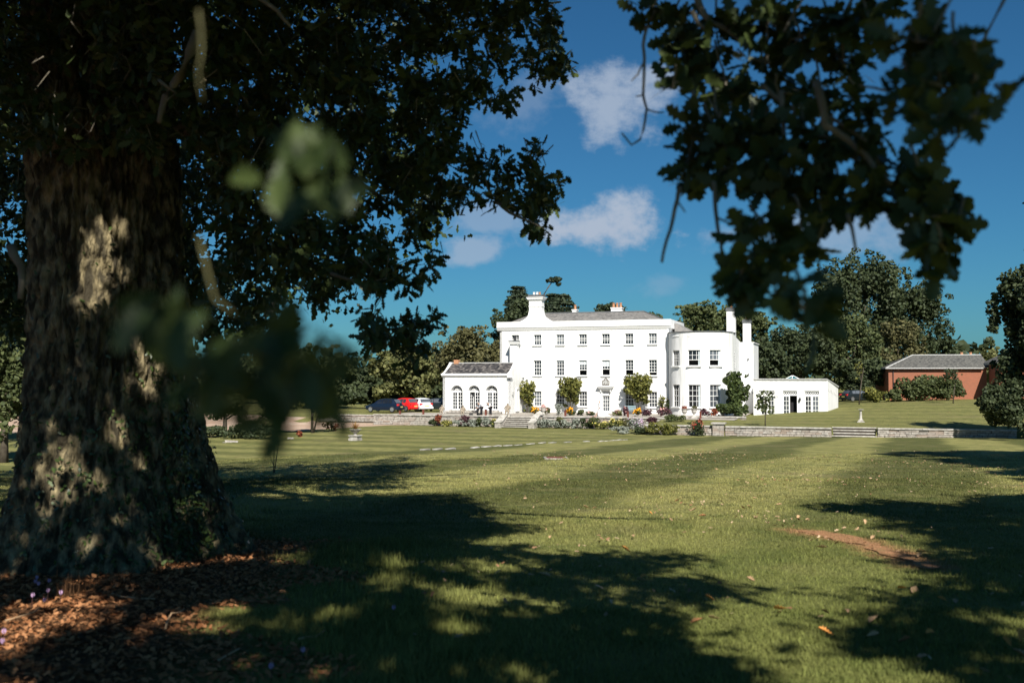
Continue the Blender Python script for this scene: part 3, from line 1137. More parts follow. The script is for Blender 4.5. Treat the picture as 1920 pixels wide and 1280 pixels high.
# gable end (faces right) with a blind niche, made as a thick curved parapet
zp = z_at(680.5, pu1, PV + PD / 2) - ZT
zk = pz(704)
gp_ = [(0, -.1), (PD, -.1), (PD, zk + .05), (PD + .3, zk + .05), (PD + .3, zk + .2)]
for t in np.linspace(0, 1, 8):
    gp_.append((PD + .15 - (PD / 2 - .25) * t, zk + .3 + (zp - zk - .3) * (t ** 1.35)))
gp_ += [(PD / 2 + .3, zp + .12), (PD / 2 - .3, zp + .12)]
for t in np.linspace(1, 0, 8):
    gp_.append((-.15 + (PD / 2 - .25) * t, zk + .3 + (zp - zk - .3) * (t ** 1.35)))
gp_ += [(-.3, zk + .2), (-.3, zk + .05), (0, zk + .05)]


def gable(x0, x1, niche):
    g = MB()
    n = len(gp_)
    g.v += [(x0, a_, b_) for a_, b_ in gp_] + [(x1, a_, b_) for a_, b_ in gp_]
    g.f += [(k, n + k, n + (k + 1) % n, (k + 1) % n) for k in range(n)]
    g.f += [tuple(range(n))]
    g.f += [tuple(reversed(range(n, 2 * n)))]
    return g


ge = gable(PW - .28, PW, True).obj('gable_wall', M['white'], pav)
gable(0, .28, False).obj('gable_wall', M['white'], pav)
nb = MB()
nc = PD * .52
# raised surround and shaded niche head
npts = [(nc - .42, .15), (nc + .42, .15), (nc + .42, 2.2)] + [(nc + .42 * math.cos(a_), 2.2 + .42 * math.sin(a_)) for a_ in np.linspace(.2, math.pi - .2, 9)] + [(nc - .42, 2.2)]
nv0 = len(nb.v)
outer = [(nc - .56, .1), (nc + .56, .1), (nc + .56, 2.2)] + [(nc + .56 * math.cos(a_), 2.2 + .56 * math.sin(a_)) for a_ in np.linspace(.2, math.pi - .2, 9)] + [(nc - .56, 2.2)]
n = len(npts)
nb.v += [(PW + .12, a_, b_) for a_, b_ in outer] + [(PW + .12, a_, b_) for a_, b_ in npts] + [(PW - .002, a_, b_) for a_, b_ in outer] + [(PW + .005, a_, b_) for a_, b_ in npts]
nb.f += [(k, (k + 1) % n, n + (k + 1) % n, n + k) for k in range(n)] + [(k, 2 * n + k, 2 * n + (k + 1) % n, (k + 1) % n) for k in range(n)] + [(n + k, n + (k + 1) % n, 3 * n + (k + 1) % n, 3 * n + k) for k in range(n)]
nb.obj('arched_niche', M['white'], ge)
MB().box(PW + .002, PW + .2, .5, .72, 2.0, 2.3).obj('wall_lamp', M['shade_stone'], ge)
# cornice
zc0, zc1 = zw, pz(700)
co = MB()
prof = [(0.02, zc0), (-.08, zc0 + .02), (-.12, zc0 + .12), (-.28, zc0 + .22), (-.30, zc1), (.15, zc1), (.15, zc0)]
n = len(prof)
for xx in (-.12, PW + .1):
    co.v += [(xx, a_, b_) for a_, b_ in prof]
co.f += [tuple(range(n)), tuple(reversed(range(n, 2 * n)))] + [(k, n + k, n + (k + 1) % n, (k + 1) % n) for k in range(n)]
co.obj('cornice', M['trim'], pav)
MB().box(PW - .25, PW + .22, -.38, .35, zk - .22, zk + .02).obj('kneeler_stone', M['trim'], pav)
MB().box(PW - .25, PW + .22, PD - .3, PD + .38, zk - .22, zk + .02).obj('kneeler_stone', M['trim'], pav)
# roof
zrdg = z_at(681, pu1 - 3, PV + PD / 2) - ZT
prf = MB()
slate_rows(prf, (.28, -.2, zc1), (PW - .28, -.2, zc1), (PW - .28, PD / 2, zrdg), (.28, PD / 2, zrdg), 11, 30)
slate_rows(prf, (PW - .28, PD + .2, zc1), (.28, PD + .2, zc1), (.28, PD / 2, zrdg), (PW - .28, PD / 2, zrdg), 5, 4)
pr_ = prf.obj('roof', M['dslate'], pav)
rand_attr(pr_, 8)
MB().tube([(.3, PD / 2, zrdg + .04), (PW - .3, PD / 2, zrdg + .04)], .08, 6).obj('ridge_tiles', M['shade_stone'], pr_)
ex = MB().box(.5, 1.05, PD / 2 - .2, PD / 2 + .35, zrdg - .2, zrdg + .42).obj('chimney', M['pot'], pav)
a0_, a1_ = u_at(954, -1.2) - pu0, u_at(971, -1.2) - pu0
zch = z_at(645, pu1, -1.2) - ZT
k_ = MB().box(a0_ + .1, a1_ - .1, PD - 1.1, PD - .45, zrdg - .9, zch).obj('chimney', M['white'], pav)
MB().box(a0_ - .02, a1_ + .02, PD - 1.25, PD - .3, zch, zch + .14).box(a0_ - .1, a1_ + .1, PD - 1.33, PD - .22, zch + .14, zch + .24).obj('cap_moulding', M['trim'], k_)
MB().box(a0_ - .02, a1_ + .02, PD - 1.25, PD - .3, zch + .24, zch + .40).obj('dark_cap', M['lead'], k_)
MB().lathe([(.14, zch + .4), (.12, zch + .9), (.16, zch + .92), (.16, zch + .98)], 10, (a0_ + a1_) / 2 + .1, PD - .8).obj('chimney_pot', M['iron'], k_)
# arched doors
for k, c in enumerate(acx):
    f = MB()
    y = .34
    t = .06
    f.box(c - AW, c - AW + t, y, y + .06, sill_z, zs).box(c + AW - t, c + AW, y, y + .06, sill_z, zs).box(c - AW + t, c + AW - t, y, y + .06, zs - .05, zs + .07)
    # fan: outer and inner ring and radiating bars
    for rr, wd in ((AW - .03, .035), (AW * .45, .022)):
        for q in range(14):
            a0, a1 = math.pi * q / 14, math.pi * (q + 1) / 14
            f.quad(*[(c - r_ * math.cos(a_), y + .02, zs + r_ * math.sin(a_)) for r_, a_ in ((rr - wd, a0), (rr + wd, a0), (rr + wd, a1), (rr - wd, a1))])
    for q in range(1, 8):
        a_ = math.pi * q / 8
        da = .03
        f.quad((c - .05 * math.cos(a_) - da * math.sin(a_) * .6, y + .016, zs + .05), (c - .05 * math.cos(a_) + da * math.sin(a_) * .6, y + .016, zs + .05), (c - AW * math.cos(a_) + da * math.sin(a_), y + .016, zs + AW * math.sin(a_) + da * math.cos(a_)), (c - AW * math.cos(a_) - da * math.sin(a_), y + .016, zs + AW * math.sin(a_) - da * math.cos(a_)))
    fo = f.obj('arched_window_frame', M['trim'], pav)
    g = MB()
    g.quad(*[(c - AW * math.cos(math.pi * q / 14), y + .05, zs + AW * math.sin(math.pi * q / 14)) for q in range(15)])
    g.obj('fanlight_pane', M['glass'], fo)
    MB().quad((c - AW, .9, sill_z), (c + AW, .9, sill_z), (c + AW, .9, zs), (c - AW, .9, zs)).obj('dark_room', M['dark'], fo)
    for sg in (-1, 1):
        lf = MB()
        wl_ = AW - t - .01
        hh = zs - .05 - sill_z
        lf.box(0, .07, 0, .045, 0, hh).box(wl_ - .07, wl_, 0, .045, 0, hh).box(.07, wl_ - .07, 0, .045, hh - .06, hh).box(.07, wl_ - .07, 0, .045, 0, .1)
        lf.box(wl_ / 2 - .018, wl_ / 2 + .018, .005, .04, .1, hh - .06)
        for q in range(1, 5):
            zz = .1 + (hh - .16) * q / 5
            lf.box(.07, wl_ - .07, .008, .037, zz - .018, zz + .018)
        # left leaf hinges left; the middle pair stands with its left leaf swung inwards
        ang = 0
        if k == 1 and sg < 0:
            ang = R(62)
        lo_ = lf.obj('door_leaf', M['trim'], pav, loc=(c - AW + t + .005, y + .005, sill_z) if sg < 0 else (c + .005, y + .005, sill_z), rz=ang)
        MB().quad((.07, .03, .1), (wl_ - .07, .03, .1), (wl_ - .07, .03, hh - .06), (.07, .03, hh - .06)).obj('pane', M['glass'], lo_)
# brown plinth step in front
MB().box(.5, PW - .9, -.75, -.02, -.02, .14).box(.9, PW - 1.3, -.42, -.02, .14, .27).obj('plinth_step', M['stone'], pav)

# ------------------------------------------------------------------ annexe
AV = 3.2
au0, au1 = u_at(1412.5, AV), u_at(1551, AV)
ann = thing('white_annexe', 'low flat roofed white annexe with three pairs of glazed doors, right of the mansion', 'annexe', loc(au0, AV, ZT), -YAW)
AWd = au1 - au0


def az(py, x=0, yy=0):
    return z_at(py, au0 + x, AV + yy) - ZT


h0 = az(712, AWd)
dpx = [(1425.5, 1452), (1467, 1494), (1508, 1535.5)]
zt_d, zb_d = az(741.5, AWd / 2), -.35
ztr0, ztr1 = az(739.5, AWd / 2), az(732.5, AWd / 2)
hl_ = []
for a_, b_ in dpx:
    xa, xb = u_at(a_, AV) - au0, u_at(b_, AV) - au0
    hl_.append((xa, xb, zb_d, ztr1))
mb = MB()
wall_grid(mb, 0, AWd, -.5, h0, hl_, 0, .18)
e1 = (u_at(1571, AV + 6.2) - au0, 6.2)
# splayed end wall whose parapet slopes down to the back
zb_e = z_at(726, au0 + e1[0], AV + e1[1]) - ZT
mb.quad((AWd, 0, -.5), (e1[0], e1[1], -.5), (e1[0], e1[1], zb_e), (AWd, 0, h0))
mb.quad((0, 0, -.5), (0, 9, -.5), (0, 9, h0), (0, 0, h0)).quad((0, 9, -.5), (e1[0], e1[1], -.5), (e1[0], e1[1], zb_e), (0, 9, h0))
mb.obj('annexe_wall', M['white'], ann)
ed = MB()
tt = .14
ed.box(-.05, AWd, -.12, .05, h0, h0 + tt)
A_, B_ = Vector((AWd, -.12, 0)), Vector((e1[0] + .1, e1[1] - .05, 0))
ed.v += []
i = len(ed.v)
ed.v += [(A_.x, A_.y, h0), (A_.x, A_.y, h0 + tt), (B_.x, B_.y, zb_e), (B_.x, B_.y, zb_e + tt), (A_.x, .1, h0), (A_.x, .1, h0 + tt), (B_.x - .2, B_.y + .1, zb_e), (B_.x - .2, B_.y + .1, zb_e + tt)]
ed.f += [(i, i + 2, i + 3, i + 1), (i + 4, i + 5, i + 7, i + 6), (i + 1, i + 3, i + 7, i + 5), (i, i + 4, i + 6, i + 2), (i + 2, i + 6, i + 7, i + 3)]
ed.obj('lead_parapet', M['shade_stone'], ann)
MB().quad((0, .05, h0 - .02), (AWd, .05, h0 - .02), (e1[0], e1[1], zb_e), (0, 9, h0 - .02)).obj('flat_roof', M['lead'], ann)
for q, (xa, xb, za, zb_) in enumerate(hl_):
    lattice(ann, xa + .05, xb - .05, ztr0 + .02, ztr1 - .06, .10, 6)
    zdt = zt_d
    MB().quad((xa, .8, za), (xb, .8, za), (xb, .8, zdt), (xa, .8, zdt)).obj('dark_room', M['dark'], ann)
    MB().box(xa, xb, .08, .16, zdt, ztr0 - .035).obj('transom', M['trim'], ann)
    wl_ = (xb - xa) / 2
    for sg in (0, 1):
        if q == 1 and sg == 1:
            continue
        lf = MB()
        hh = zdt - za
        lf.box(0, .11, 0, .05, 0, hh).box(wl_ - .11, wl_, 0, .05, 0, hh).box(.11, wl_ - .11, 0, .05, hh - .09, hh).box(.11, wl_ - .11, 0, .05, 0, .25)
        lf.box(wl_ / 2 - .02, wl_ / 2 + .02, .008, .04, .25, hh - .09)
        for p in range(1, 4):
            zz = .25 + (hh - .34) * p / 4
            lf.box(.11, wl_ - .11, .01, .037, zz - .02, zz + .02)
        lo_ = lf.obj('door_leaf', M['trim'], ann, loc=(xa + sg * wl_, .10, za))
        MB().quad((.11, .03, .2), (wl_ - .11, .03, .2), (wl_ - .11, .03, hh - .09), (.11, .03, hh - .09)).obj('pane', M['glass'], lo_)
xl = u_at(1499.5, AV) - au0
MB().box(xl - .05, xl + .05, -.22, -.001, az(752, xl), az(745, xl)).lathe([(.02, az(745, xl)), (.12, az(747, xl)), (.09, az(751, xl))], 8, xl, -.2).obj('wall_lantern', M['iron'], ann)
vt = MB()
for k in range(7):
    t = .08 + .8 * k / 6
    p = Vector((AWd + (e1[0] - AWd) * t, e1[1] * t, h0 - .95 + (zb_e - h0) * t))
    nn = Vector((e1[1], -(e1[0] - AWd), 0)).normalized()
    q = p + nn * .03
    MB().box(q.x - .06, q.x + .06, q.y - .06, q.y + .06, q.z - .1, q.z + .1).obj('wall_vent', M['shade_stone'], ann)

# roof lantern
lx, ly = u_at(1486, AV + 3.5) - au0, 3.5
ln = MB()
zl0, zl1 = h0 + .0, h0 + .42
wx, wy = .85, 1.2
cs = [(lx - wx, ly - wy), (lx + wx, ly - wy), (lx + wx, ly + wy), (lx - wx, ly + wy)]
apx = [(lx - .12, ly), (lx + .12, ly)]
for c_, t_ in ((cs[0], apx[0]), (cs[1], apx[1]), (cs[2], apx[1]), (cs[3], apx[0]), ((lx, ly - wy), (lx, ly))):
    ln.tube([(*c_, zl0), (*t_, zl1)], .05, 5)
ln.tube([(*apx[0], zl1), (*apx[1], zl1)], .06, 5).box(lx - wx - .06, lx + wx + .06, ly - wy - .06, ly + wy + .06, zl0 - .1, zl0 + .03)
lo_ = ln.obj('roof_lantern', M['trim'], ann)
lg = MB()
lg.quad((*cs[0], zl0 + .04), (*cs[1], zl0 + .04), (*apx[1], zl1), (*apx[0], zl1)).quad((*cs[1], zl0 + .04), (*cs[2], zl0 + .04), (*apx[1], zl1)).quad((*cs[3], zl0 + .04), (*cs[0], zl0 + .04), (*apx[0], zl1)).quad((*cs[2], zl0 + .04), (*cs[3], zl0 + .04), (*apx[0], zl1), (*apx[1], zl1))
M['tglass'] = mat('teal_glass', (.03, .13, .15), .1, .6)
lg.obj('pane', M['tglass'], lo_)

# ------------------------------------------------------------------ brick outbuilding
def world_px(px, d):
    p = at(px, 704, d)
    return Vector((p.x, p.y, 0))


bA, bB = world_px(1666, 127.5), world_px(1850, 125.5)
byaw = math.atan2(bB.y - bA.y, bB.x - bA.x)
BWd = (bB - bA).length
zb0 = gz(bA.x + 3, bA.y) - .3
brk = thing('brick_outbuilding', 'long red brick building with a hipped grey slate roof at the right', 'outbuilding', (bA.x, bA.y, zb0), byaw)


def bz(py, d):
    return at(960, py, d).z - zb0


ze = bz(689.5, 127)
zrg = bz(666, 132)
BD = 9.0
mb = MB()
mb.quad((0, 0, -.3), (BWd, 0, -.3), (BWd, 0, ze), (0, 0, ze)).quad((0, BD, -.3), (0, 0, -.3), (0, 0, ze), (0, BD, ze)).quad((BWd, 0, -.3), (BWd, BD, -.3), (BWd, BD, ze), (BWd, 0, ze)).quad((BWd, BD, -.3), (0, BD, -.3), (0, BD, ze), (BWd, BD, ze))


def brick_material():
    m = bpy.data.materials.new('brickwork')
    m.use_nodes = True
    n, l = m.node_tree.nodes, m.node_tree.links
    b = n['Principled BSDF']
    b.inputs['Roughness'].default_value = .9
    tc = n.new('ShaderNodeTexCoord')
    sp = n.new('ShaderNodeSeparateXYZ')
    cb_ = n.new('ShaderNodeCombineXYZ')
    l.new(tc.outputs['Object'], sp.inputs[0])
    ad = n.new('ShaderNodeMath')
    ad.operation = 'ADD'
    l.new(sp.outputs[0], ad.inputs[0])
    l.new(sp.outputs[1], ad.inputs[1])
    l.new(ad.outputs[0], cb_.inputs[0])
    l.new(sp.outputs[2], cb_.inputs[1])
    br = n.new('ShaderNodeTexBrick')
    br.inputs['Color1'].default_value = (.31, .088, .042, 1)
    br.inputs['Color2'].default_value = (.22, .070, .038, 1)
    br.inputs['Mortar'].default_value = (.28, .15, .09, 1)
    br.inputs['Scale'].default_value = 1
    br.inputs['Brick Width'].default_value = .23
    br.inputs['Row Height'].default_value = .078
    br.inputs['Mortar Size'].default_value = .009
    l.new(cb_.outputs[0], br.inputs['Vector'])
    nz = n.new('ShaderNodeTexNoise')
    nz.inputs['Scale'].default_value = .7
    nz.inputs['Detail'].default_value = 8
    l.new(tc.outputs['Object'], nz.inputs['Vector'])
    rp = n.new('ShaderNodeMapRange')
    rp.inputs['From Min'].default_value = .4
    rp.inputs['From Max'].default_value = .7
    rp.inputs['To Max'].default_value = .55
    l.new(nz.outputs[0], rp.inputs[0])
    mx = n.new('ShaderNodeMix')
    mx.data_type = 'RGBA'
    mx.inputs['B'].default_value = (.25, .10, .06, 1)
    l.new(br.outputs[0], mx.inputs['A'])
    l.new(rp.outputs[0], mx.inputs['Factor'])
    l.new(mx.outputs['Result'], b.inputs['Base Color'])
    return m


M['brickwork'] = brick_material()
mb.obj('brick_wall', M['brickwork'], brk)
rf = MB()
e_ = .35
P_ = [(-e_, -e_, ze), (BWd + .4, -e_, ze), (BWd + .4, BD + e_, ze), (-e_, BD + e_, ze), (3.9, BD / 2, zrg), (BWd + .6, BD / 2, zrg)]
slate_rows(rf, P_[0], P_[1], P_[5], P_[4], 14, 46, .035)
slate_rows(rf, P_[3], P_[0], P_[4], P_[4], 14, 20, .035)
rf.quad(P_[2], P_[3], P_[4], P_[5])
bro = rf.obj('roof', M['slate_b'], brk)
rand_attr(bro, 8)
MB().tube([P_[0], P_[4], P_[5]], .10, 6).obj('ridge_tiles', M['shade_stone'], bro)
MB().box(-e_ - .1, BWd - .5, -e_ - .14, -e_, ze - .12, ze + .03).box(-e_ - .12, -e_ , -e_, BD, ze - .12, ze + .03).obj('gutter', M['shade_stone'], brk)
MB().tube([(.55, -.08, 0), (.55, -.08, ze - .4), (.55, -e_, ze - .1)], .06, 7).obj('downpipe', M['iron'], brk)
# projecting wing at the right
PJ = 4.2
mb = MB()
wx0, wx1 = BWd + .25, BWd + 4.6
mb.quad((wx0, 0, -.5), (wx0, -PJ, -.5), (wx0, -PJ, ze + .35), (wx0, 0, ze + .35)).quad((wx0, -PJ, -.5), (wx1, -PJ, -.5), (wx1, -PJ, ze + .35), (wx0, -PJ, ze + .35)).quad((wx1, -PJ, -.5), (wx1, BD, -.5), (wx1, BD, ze + .35), (wx1, -PJ, ze + .35))
wg = mb.obj('brick_wing', M['brickwork'], brk)
MB().box(wx0 - .3, wx1 + .3, -PJ - .35, 1, ze + .352, ze + .62).obj('wing_eaves', M['cope'], wg)
wr = MB()
slate_rows(wr, (wx0 - .2, -PJ - .2, ze + .63), (wx1 + .2, -PJ - .2, ze + .63), (wx1 - 1.9, -.5, ze + 1.5), (wx0 + .9, -.5, ze + 1.5), 8, 12)
wr.quad((wx0 - .2, -PJ - .2, ze + .63), (wx0 + .9, -.5, ze + 1.5), (wx0 - .2, 2, ze + .63))
rand_attr(wr.obj('wing_roof', M['slate_b'], wg), 8)
for xx in (BWd - 1.7, BWd - .6):
    MB().lathe([(.2, zrg), (.18, zrg + .28), (.22, zrg + .31), (.18, zrg + .36)], 8, xx, BD / 2 + .3).obj('chimney_pot', M['pot'], brk)

# ------------------------------------------------------------------ dry stone walls, steps, piers
def stone_wall(name, label, u0, u1, v, ztop_, zbase, th=.42, courses=5, course_len=.55, cope=True, cope_len=1.1, ax='u'):
    o = thing(name, label, 'wall', loc(u0, v, 0) if ax == 'u' else loc(v, u0, 0), -YAW if ax == 'u' else -YAW + math.pi / 2)
    L = u1 - u0
    m_ = MB()
    rnd = random.Random(len(name) + int(u0 * 7))
    ztc = ztop_ - (.10 if cope else 0)
    m_.box(.05, L - .05, .07, th - .05, zbase - .3, ztc - .02)
    core = m_.obj('wall_core', M['dark_gap'], o)
    m_ = MB()
    zb = zbase - .1
    hs = [rnd.uniform(.7, 1.3) for _ in range(courses)]
    k_ = (ztc - zb) / sum(hs)
    for hc in hs:
        hc *= k_
        x = 0
        while x < L - .05:
            ln_ = min(rnd.uniform(.5, 1.6) * course_len, L - x)
            g = .014
            m_.rbox(x + g, x + ln_ - g, rnd.uniform(0, .06), th - rnd.uniform(0, .05), zb + g, zb + hc - g, .018, rnd)
            x += ln_
        zb += hc
    s_ = m_.obj('stonework', M['stone'], o)
    s_['kind'] = 'stuff'
    rand_attr(s_, 8)
    if cope:
        x = 0
        while x < L - .05:
            ln_ = min(rnd.uniform(.8, 1.25) * cope_len, L - x)
            if L - x - ln_ < .3: ln_ = L - x
            MB().rbox(x + .008, x + ln_ - .008, -.06, th + .04, ztop_ - .10, ztop_, .012, rnd).obj('coping_stone', M['cope'], o)
            x += ln_
    return o


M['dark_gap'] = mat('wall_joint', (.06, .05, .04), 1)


def pier(u, v, w_, z0, z1, label, cap='flat'):
    o = thing('stone_pier', label, 'pier', loc(u, v, z0), -YAW)
    m_ = MB()
    n = max(2, int((z1 - z0) / .18))
    rnd = random.Random(int(u * 10))
    for k in range(n):
        za, zb = (z1 - z0) * k / n, (z1 - z0) * (k + 1) / n
        sp_ = rnd.uniform(.3, .7) * w_
        m_.rbox(.0, sp_ - .008, 0, w_, za + .008, zb - .008, .012, rnd).rbox(sp_ + .008, w_, 0, w_, za + .008, zb - .008, .012, rnd)
    s_ = m_.obj('stonework', M['stone'], o)
    rand_attr(s_, 8)
    h_ = z1 - z0
    if cap == 'flat':
        MB().rbox(-.12, w_ + .12, -.12, w_ + .12, h_, h_ + .11, .01, rnd).obj('cap_stone', M['cope'], o)
    else:
        MB().rbox(-.14, w_ + .14, -.14, w_ + .14, h_, h_ + .1, .01, rnd).obj('cap_stone', M['cope'], o)
        c_ = MB()
        c_.v += [(-.08, -.08, h_ + .1), (w_ + .08, -.08, h_ + .1), (w_ + .08, w_ + .08, h_ + .1), (-.08, w_ + .08, h_ + .1), (w_ / 2, w_ / 2, h_ + .48)]
        c_.f += [(0, 1, 4), (1, 2, 4), (2, 3, 4), (3, 0, 4), (3, 2, 1, 0)]
        c_.obj('pyramid_cap', M['cope'], o)
    return o


zlow = -3.52
# main terrace wall, left and right of the steps
st0, st1 = u_at(944, VW1), u_at(1005, VW1)
stone_wall('terrace_wall', 'long low stone terrace wall left of the garden steps, below the pavilion', UWL, st0 - .1, VW1 - .02, z_at(777.5, -2, VW1), zlow, courses=6)
stone_wall('terrace_wall', 'stone terrace wall right of the garden steps, behind the flower border', st1 + .4, 22.5, VW1 - .02, z_at(780.5, 12, VW1), zlow, courses=6)
stone_wall('car_park_wall', 'low stone wall in front of the parked cars', -17.9, UWL - .05, VW2 - .02, z_at(776.5, -14, VW2), -3.25, courses=5)
# right lower wall with steps in it
rs0, rs1 = u_at(1559, VW3), u_at(1643, VW3)
pu_ = u_at(1337, VW3)
zt3 = z_at(797.5, 26.5, VW3)
stone_wall('retaining_wall', 'stone wall behind the red border shrub, left of the square pier', UWR + .1, pu_ - .1, VW3 - .02, zt3, zlow, courses=5)
stone_wall('retaining_wall', 'stone retaining wall between the square pier and the wide lawn steps', pu_ + 1.0, rs0 - .05, VW3 - .02, zt3 - .02, zlow, courses=5)
rend = u_at(1905, VW3)
stone_wall('retaining_wall', 'stone retaining wall right of the wide lawn steps, running into tree shade', rs1 + .05, rend, VW3 - .02, z_at(804, rend - 5, VW3), zlow, courses=5)
pier(pu_ - .05, VW3 - .25, .95, zlow - .1, z_at(794.5, pu_, VW3 - .2), 'square stone pier with a flat cap at the corner of the lawn wall')


def steps(name, label, u0, u1, v, z0, z1, n, tread=.33, splay=0.0):
    o = thing(name, label, 'steps', loc(u0, v, z0), -YAW)
    L = u1 - u0
    for k in range(n):
        za = (z1 - z0) * k / n
        zb = (z1 - z0) * (k + 1) / n
        y0_ = -(n - k) * tread + .05
        m_ = MB()
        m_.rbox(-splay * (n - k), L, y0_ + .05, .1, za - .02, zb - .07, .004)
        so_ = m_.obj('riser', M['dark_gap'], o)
        MB().rbox(-splay * (n - k) - .03, L + .02, y0_ - .02, y0_ + tread + .06, zb - .07, zb, .012).obj('step', M['cope'], o)
    return o


steps('garden_steps', 'flight of worn stone steps from the lawn up to the house terrace', st0 + .5, st1 - .1, VW1, zlow, z_at(781, st0 + 1.5, VW1), 6, splay=.0)
steps('lawn_steps', 'wide shallow stone steps in the right hand retaining wall', rs0, rs1, VW3 + 1.3, zlow, z_at(802, rs0 + 2, VW3), 4)
# sloping cheek walls of the garden steps
for u_, lab in ((st0 - .12, 'left sloping stone cheek wall of the garden steps'), (st1 - .1, 'right sloping stone cheek wall of the garden steps')):
    o = thing('cheek_wall', lab, 'wall', loc(u_, VW1, zlow), -YAW)
    h1 = z_at(779, u_, VW1) - zlow
    m_ = MB()
    pts_ = [(-2.3, -.1), (0, -.1), (0, h1), (-.4, h1), (-1.9, .55), (-2.3, .55)]
    m_.v += [(0, a_, b_) for a_, b_ in pts_] + [(.6, a_, b_) for a_, b_ in pts_]
    n = len(pts_)
    m_.f += [tuple(range(n)), tuple(reversed(range(n, 2 * n)))] + [(k, n + k, n + (k + 1) % n, (k + 1) % n) for k in range(n)]
    m_.obj('stonework', M['stone'], o)
    c_ = MB()
    pts_ = [(-2.36, .55), (-1.88, .55), (-.38, h1), (.05, h1), (.05, h1 + .1), (-.42, h1 + .1), (-1.92, .66), (-2.36, .66)]
    n = len(pts_)
    c_.v += [(-.05, a_, b_) for a_, b_ in pts_] + [(.65, a_, b_) for a_, b_ in pts_]
    c_.f += [tuple(range(n)), tuple(reversed(range(n, 2 * n)))] + [(k, n + k, n + (k + 1) % n, (k + 1) % n) for k in range(n)]
    c_.obj('sloping_coping', M['cope'], o)
pier(st1 + .0, VW1 - .1, .62, zlow + .4, z_at(778, st1, VW1), 'stone pier with a pyramid cap beside the garden steps', 'pyr')
# small piers and low walls by the drive
pq = on_ground(735, 796)
for (pa, pb, y_, zz, lab) in ((727, 752, 795.5, .34, 'short low stone block by the gravel drive, leftmost'), (762, 778, 796, .5, 'taller square stone block by the gravel drive'), (778, 800, 797, .26, 'short low stone run right of the square block')):
    g_ = on_ground((pa + pb) / 2, y_)
    u_, v_ = uv_of(g_.x, g_.y)
    u0_, u1_ = u_at(pa, v_), u_at(pb, v_)
    stone_wall('low_stone_wall', lab, u0_, u1_, v_, g_.z + zz + .1, g_.z, th=.4, courses=2, cope=True, cope_len=.8)
# inner low wall/terrace edging visible above the right hand border
stone_wall('terrace_edging_wall', 'low white topped stone wall in front of the bow front', u_at(1240, -9), 28.6, -9.0, z_at(780, 24, -9), ZT - .2, th=.4, courses=2, cope_len=1.2)
for pxa in (1283, 1301):
    u_ = u_at(pxa, -9.4)
    pier(u_ - .25, -9.5, .55, ZT - .12, z_at(787, u_, -9.4) + .05, 'small pyramid capped stone pier left in front of the bow' if pxa < 1290 else 'small pyramid capped stone pier right in front of the bow', 'pyr')

# white stone edging along the crest of the lawn
edg = thing('lawn_edging', 'line of pale stones set along the crest of the near lawn', 'edging', (0, 0, 0))
pxs = [(778, 843), (800, 841.5), (825, 840), (850, 838.8), (872, 837.5), (895, 836), (915, 834.5), (935, 833), (955, 832), (975, 830.8), (1000, 829.4), (1020, 828.2), (1040, 827.3), (1065, 826), (1100, 824.6), (1140, 823), (1180, 821.5), (1225, 820)]
prev = None
rnd = random.Random(5)
cl = []
for k, (px, py) in enumerate(pxs):
    t = (px - 778) / (1225 - 778)
    x = -4.7 + t * 0
    d_ = pix_dir(px, py)
    # intersection of the view column with the crest line
    ax, ay, bx, by = -4.7, 49.0, 11.8, 79.0
    r_ = d_.x / d_.y
    s_ = (r_ * ay - ax) / ((bx - ax) - r_ * (by - ay))
    cl.append(Vector((ax + s_ * (bx - ax) + .2, ay + s_ * (by - ay), 0)))
for k in range(len(cl) - 1):
    a_, b_ = cl[k], cl[k + 1]
    L = (b_ - a_).length
    n = max(1, int(L / .9))
    for q in range(n):
        if rnd.random() < (.0 if k < 3 else .45):
            continue
        p = a_.lerp(b_, (q + .5) / n)
        m_ = MB().rbox(-.38, .38, -.09, .09, -.06, .045 if k < 3 else .02, .03, rnd)
        m_.obj('stone', M['cope'], edg, loc=(p.x, p.y, gz2(p.x, p.y) + .02), rz=math.atan2(b_.y - a_.y, b_.x - a_.x))
# ------------------------------------------------------------------ trees
def leafmat(name, c1, c2, tr=.15):
    return mat(name, c1, .65, .25, rand=c2, trans=tr)


M['t_dark'] = leafmat('dark_foliage', (.025, .038, .017), (.058, .074, .030))
M['t_mid'] = leafmat('mid_foliage', (.036, .052, .018), (.095, .110, .040))
M['t_light'] = leafmat('pale_foliage', (.055, .065, .022), (.165, .165, .060))
M['t_olive'] = leafmat('olive_foliage', (.045, .048, .018), (.125, .115, .045))
M['t_cedar'] = leafmat('cedar_foliage', (.018, .030, .018), (.040, .055, .026))
M['t_bush'] = leafmat('glossy_bush', (.045, .058, .014), (.22, .21, .050))
M['t_trunk'] = mat('tree_bark', (.09, .075, .055), .95, c2=(.05, .04, .03), scale=4)


def tree_foliage(name, lobes, n, card, m, parent, tpl=CLUMP, flat=0.0, jitter=.28):
    """leaf clumps through a set of lobes (cx,cy,cz,rx,ry,rz)"""
    lobes = np.array(lobes, float)
    wgt = lobes[:, 3] * lobes[:, 5]
    pick = rng.choice(len(lobes), n, p=wgt / wgt.sum())
    d = rng.normal(size=(n, 3))
    d /= np.linalg.norm(d, axis=1)[:, None]
    rad = 1 - np.abs(rng.normal(0, jitter, n))
    L = lobes[pick]
    pos = L[:, :3] + d * L[:, 3:6] * rad[:, None]
    up = d.copy()
    up[:, 2] = up[:, 2] * (1 - flat) + flat * 1.3
    up /= np.linalg.norm(up, axis=1)[:, None]
    return scatter(name, tpl, pos, rand_rot(n, up, .45), card * rng.uniform(.6, 1.35, n), m, parent)


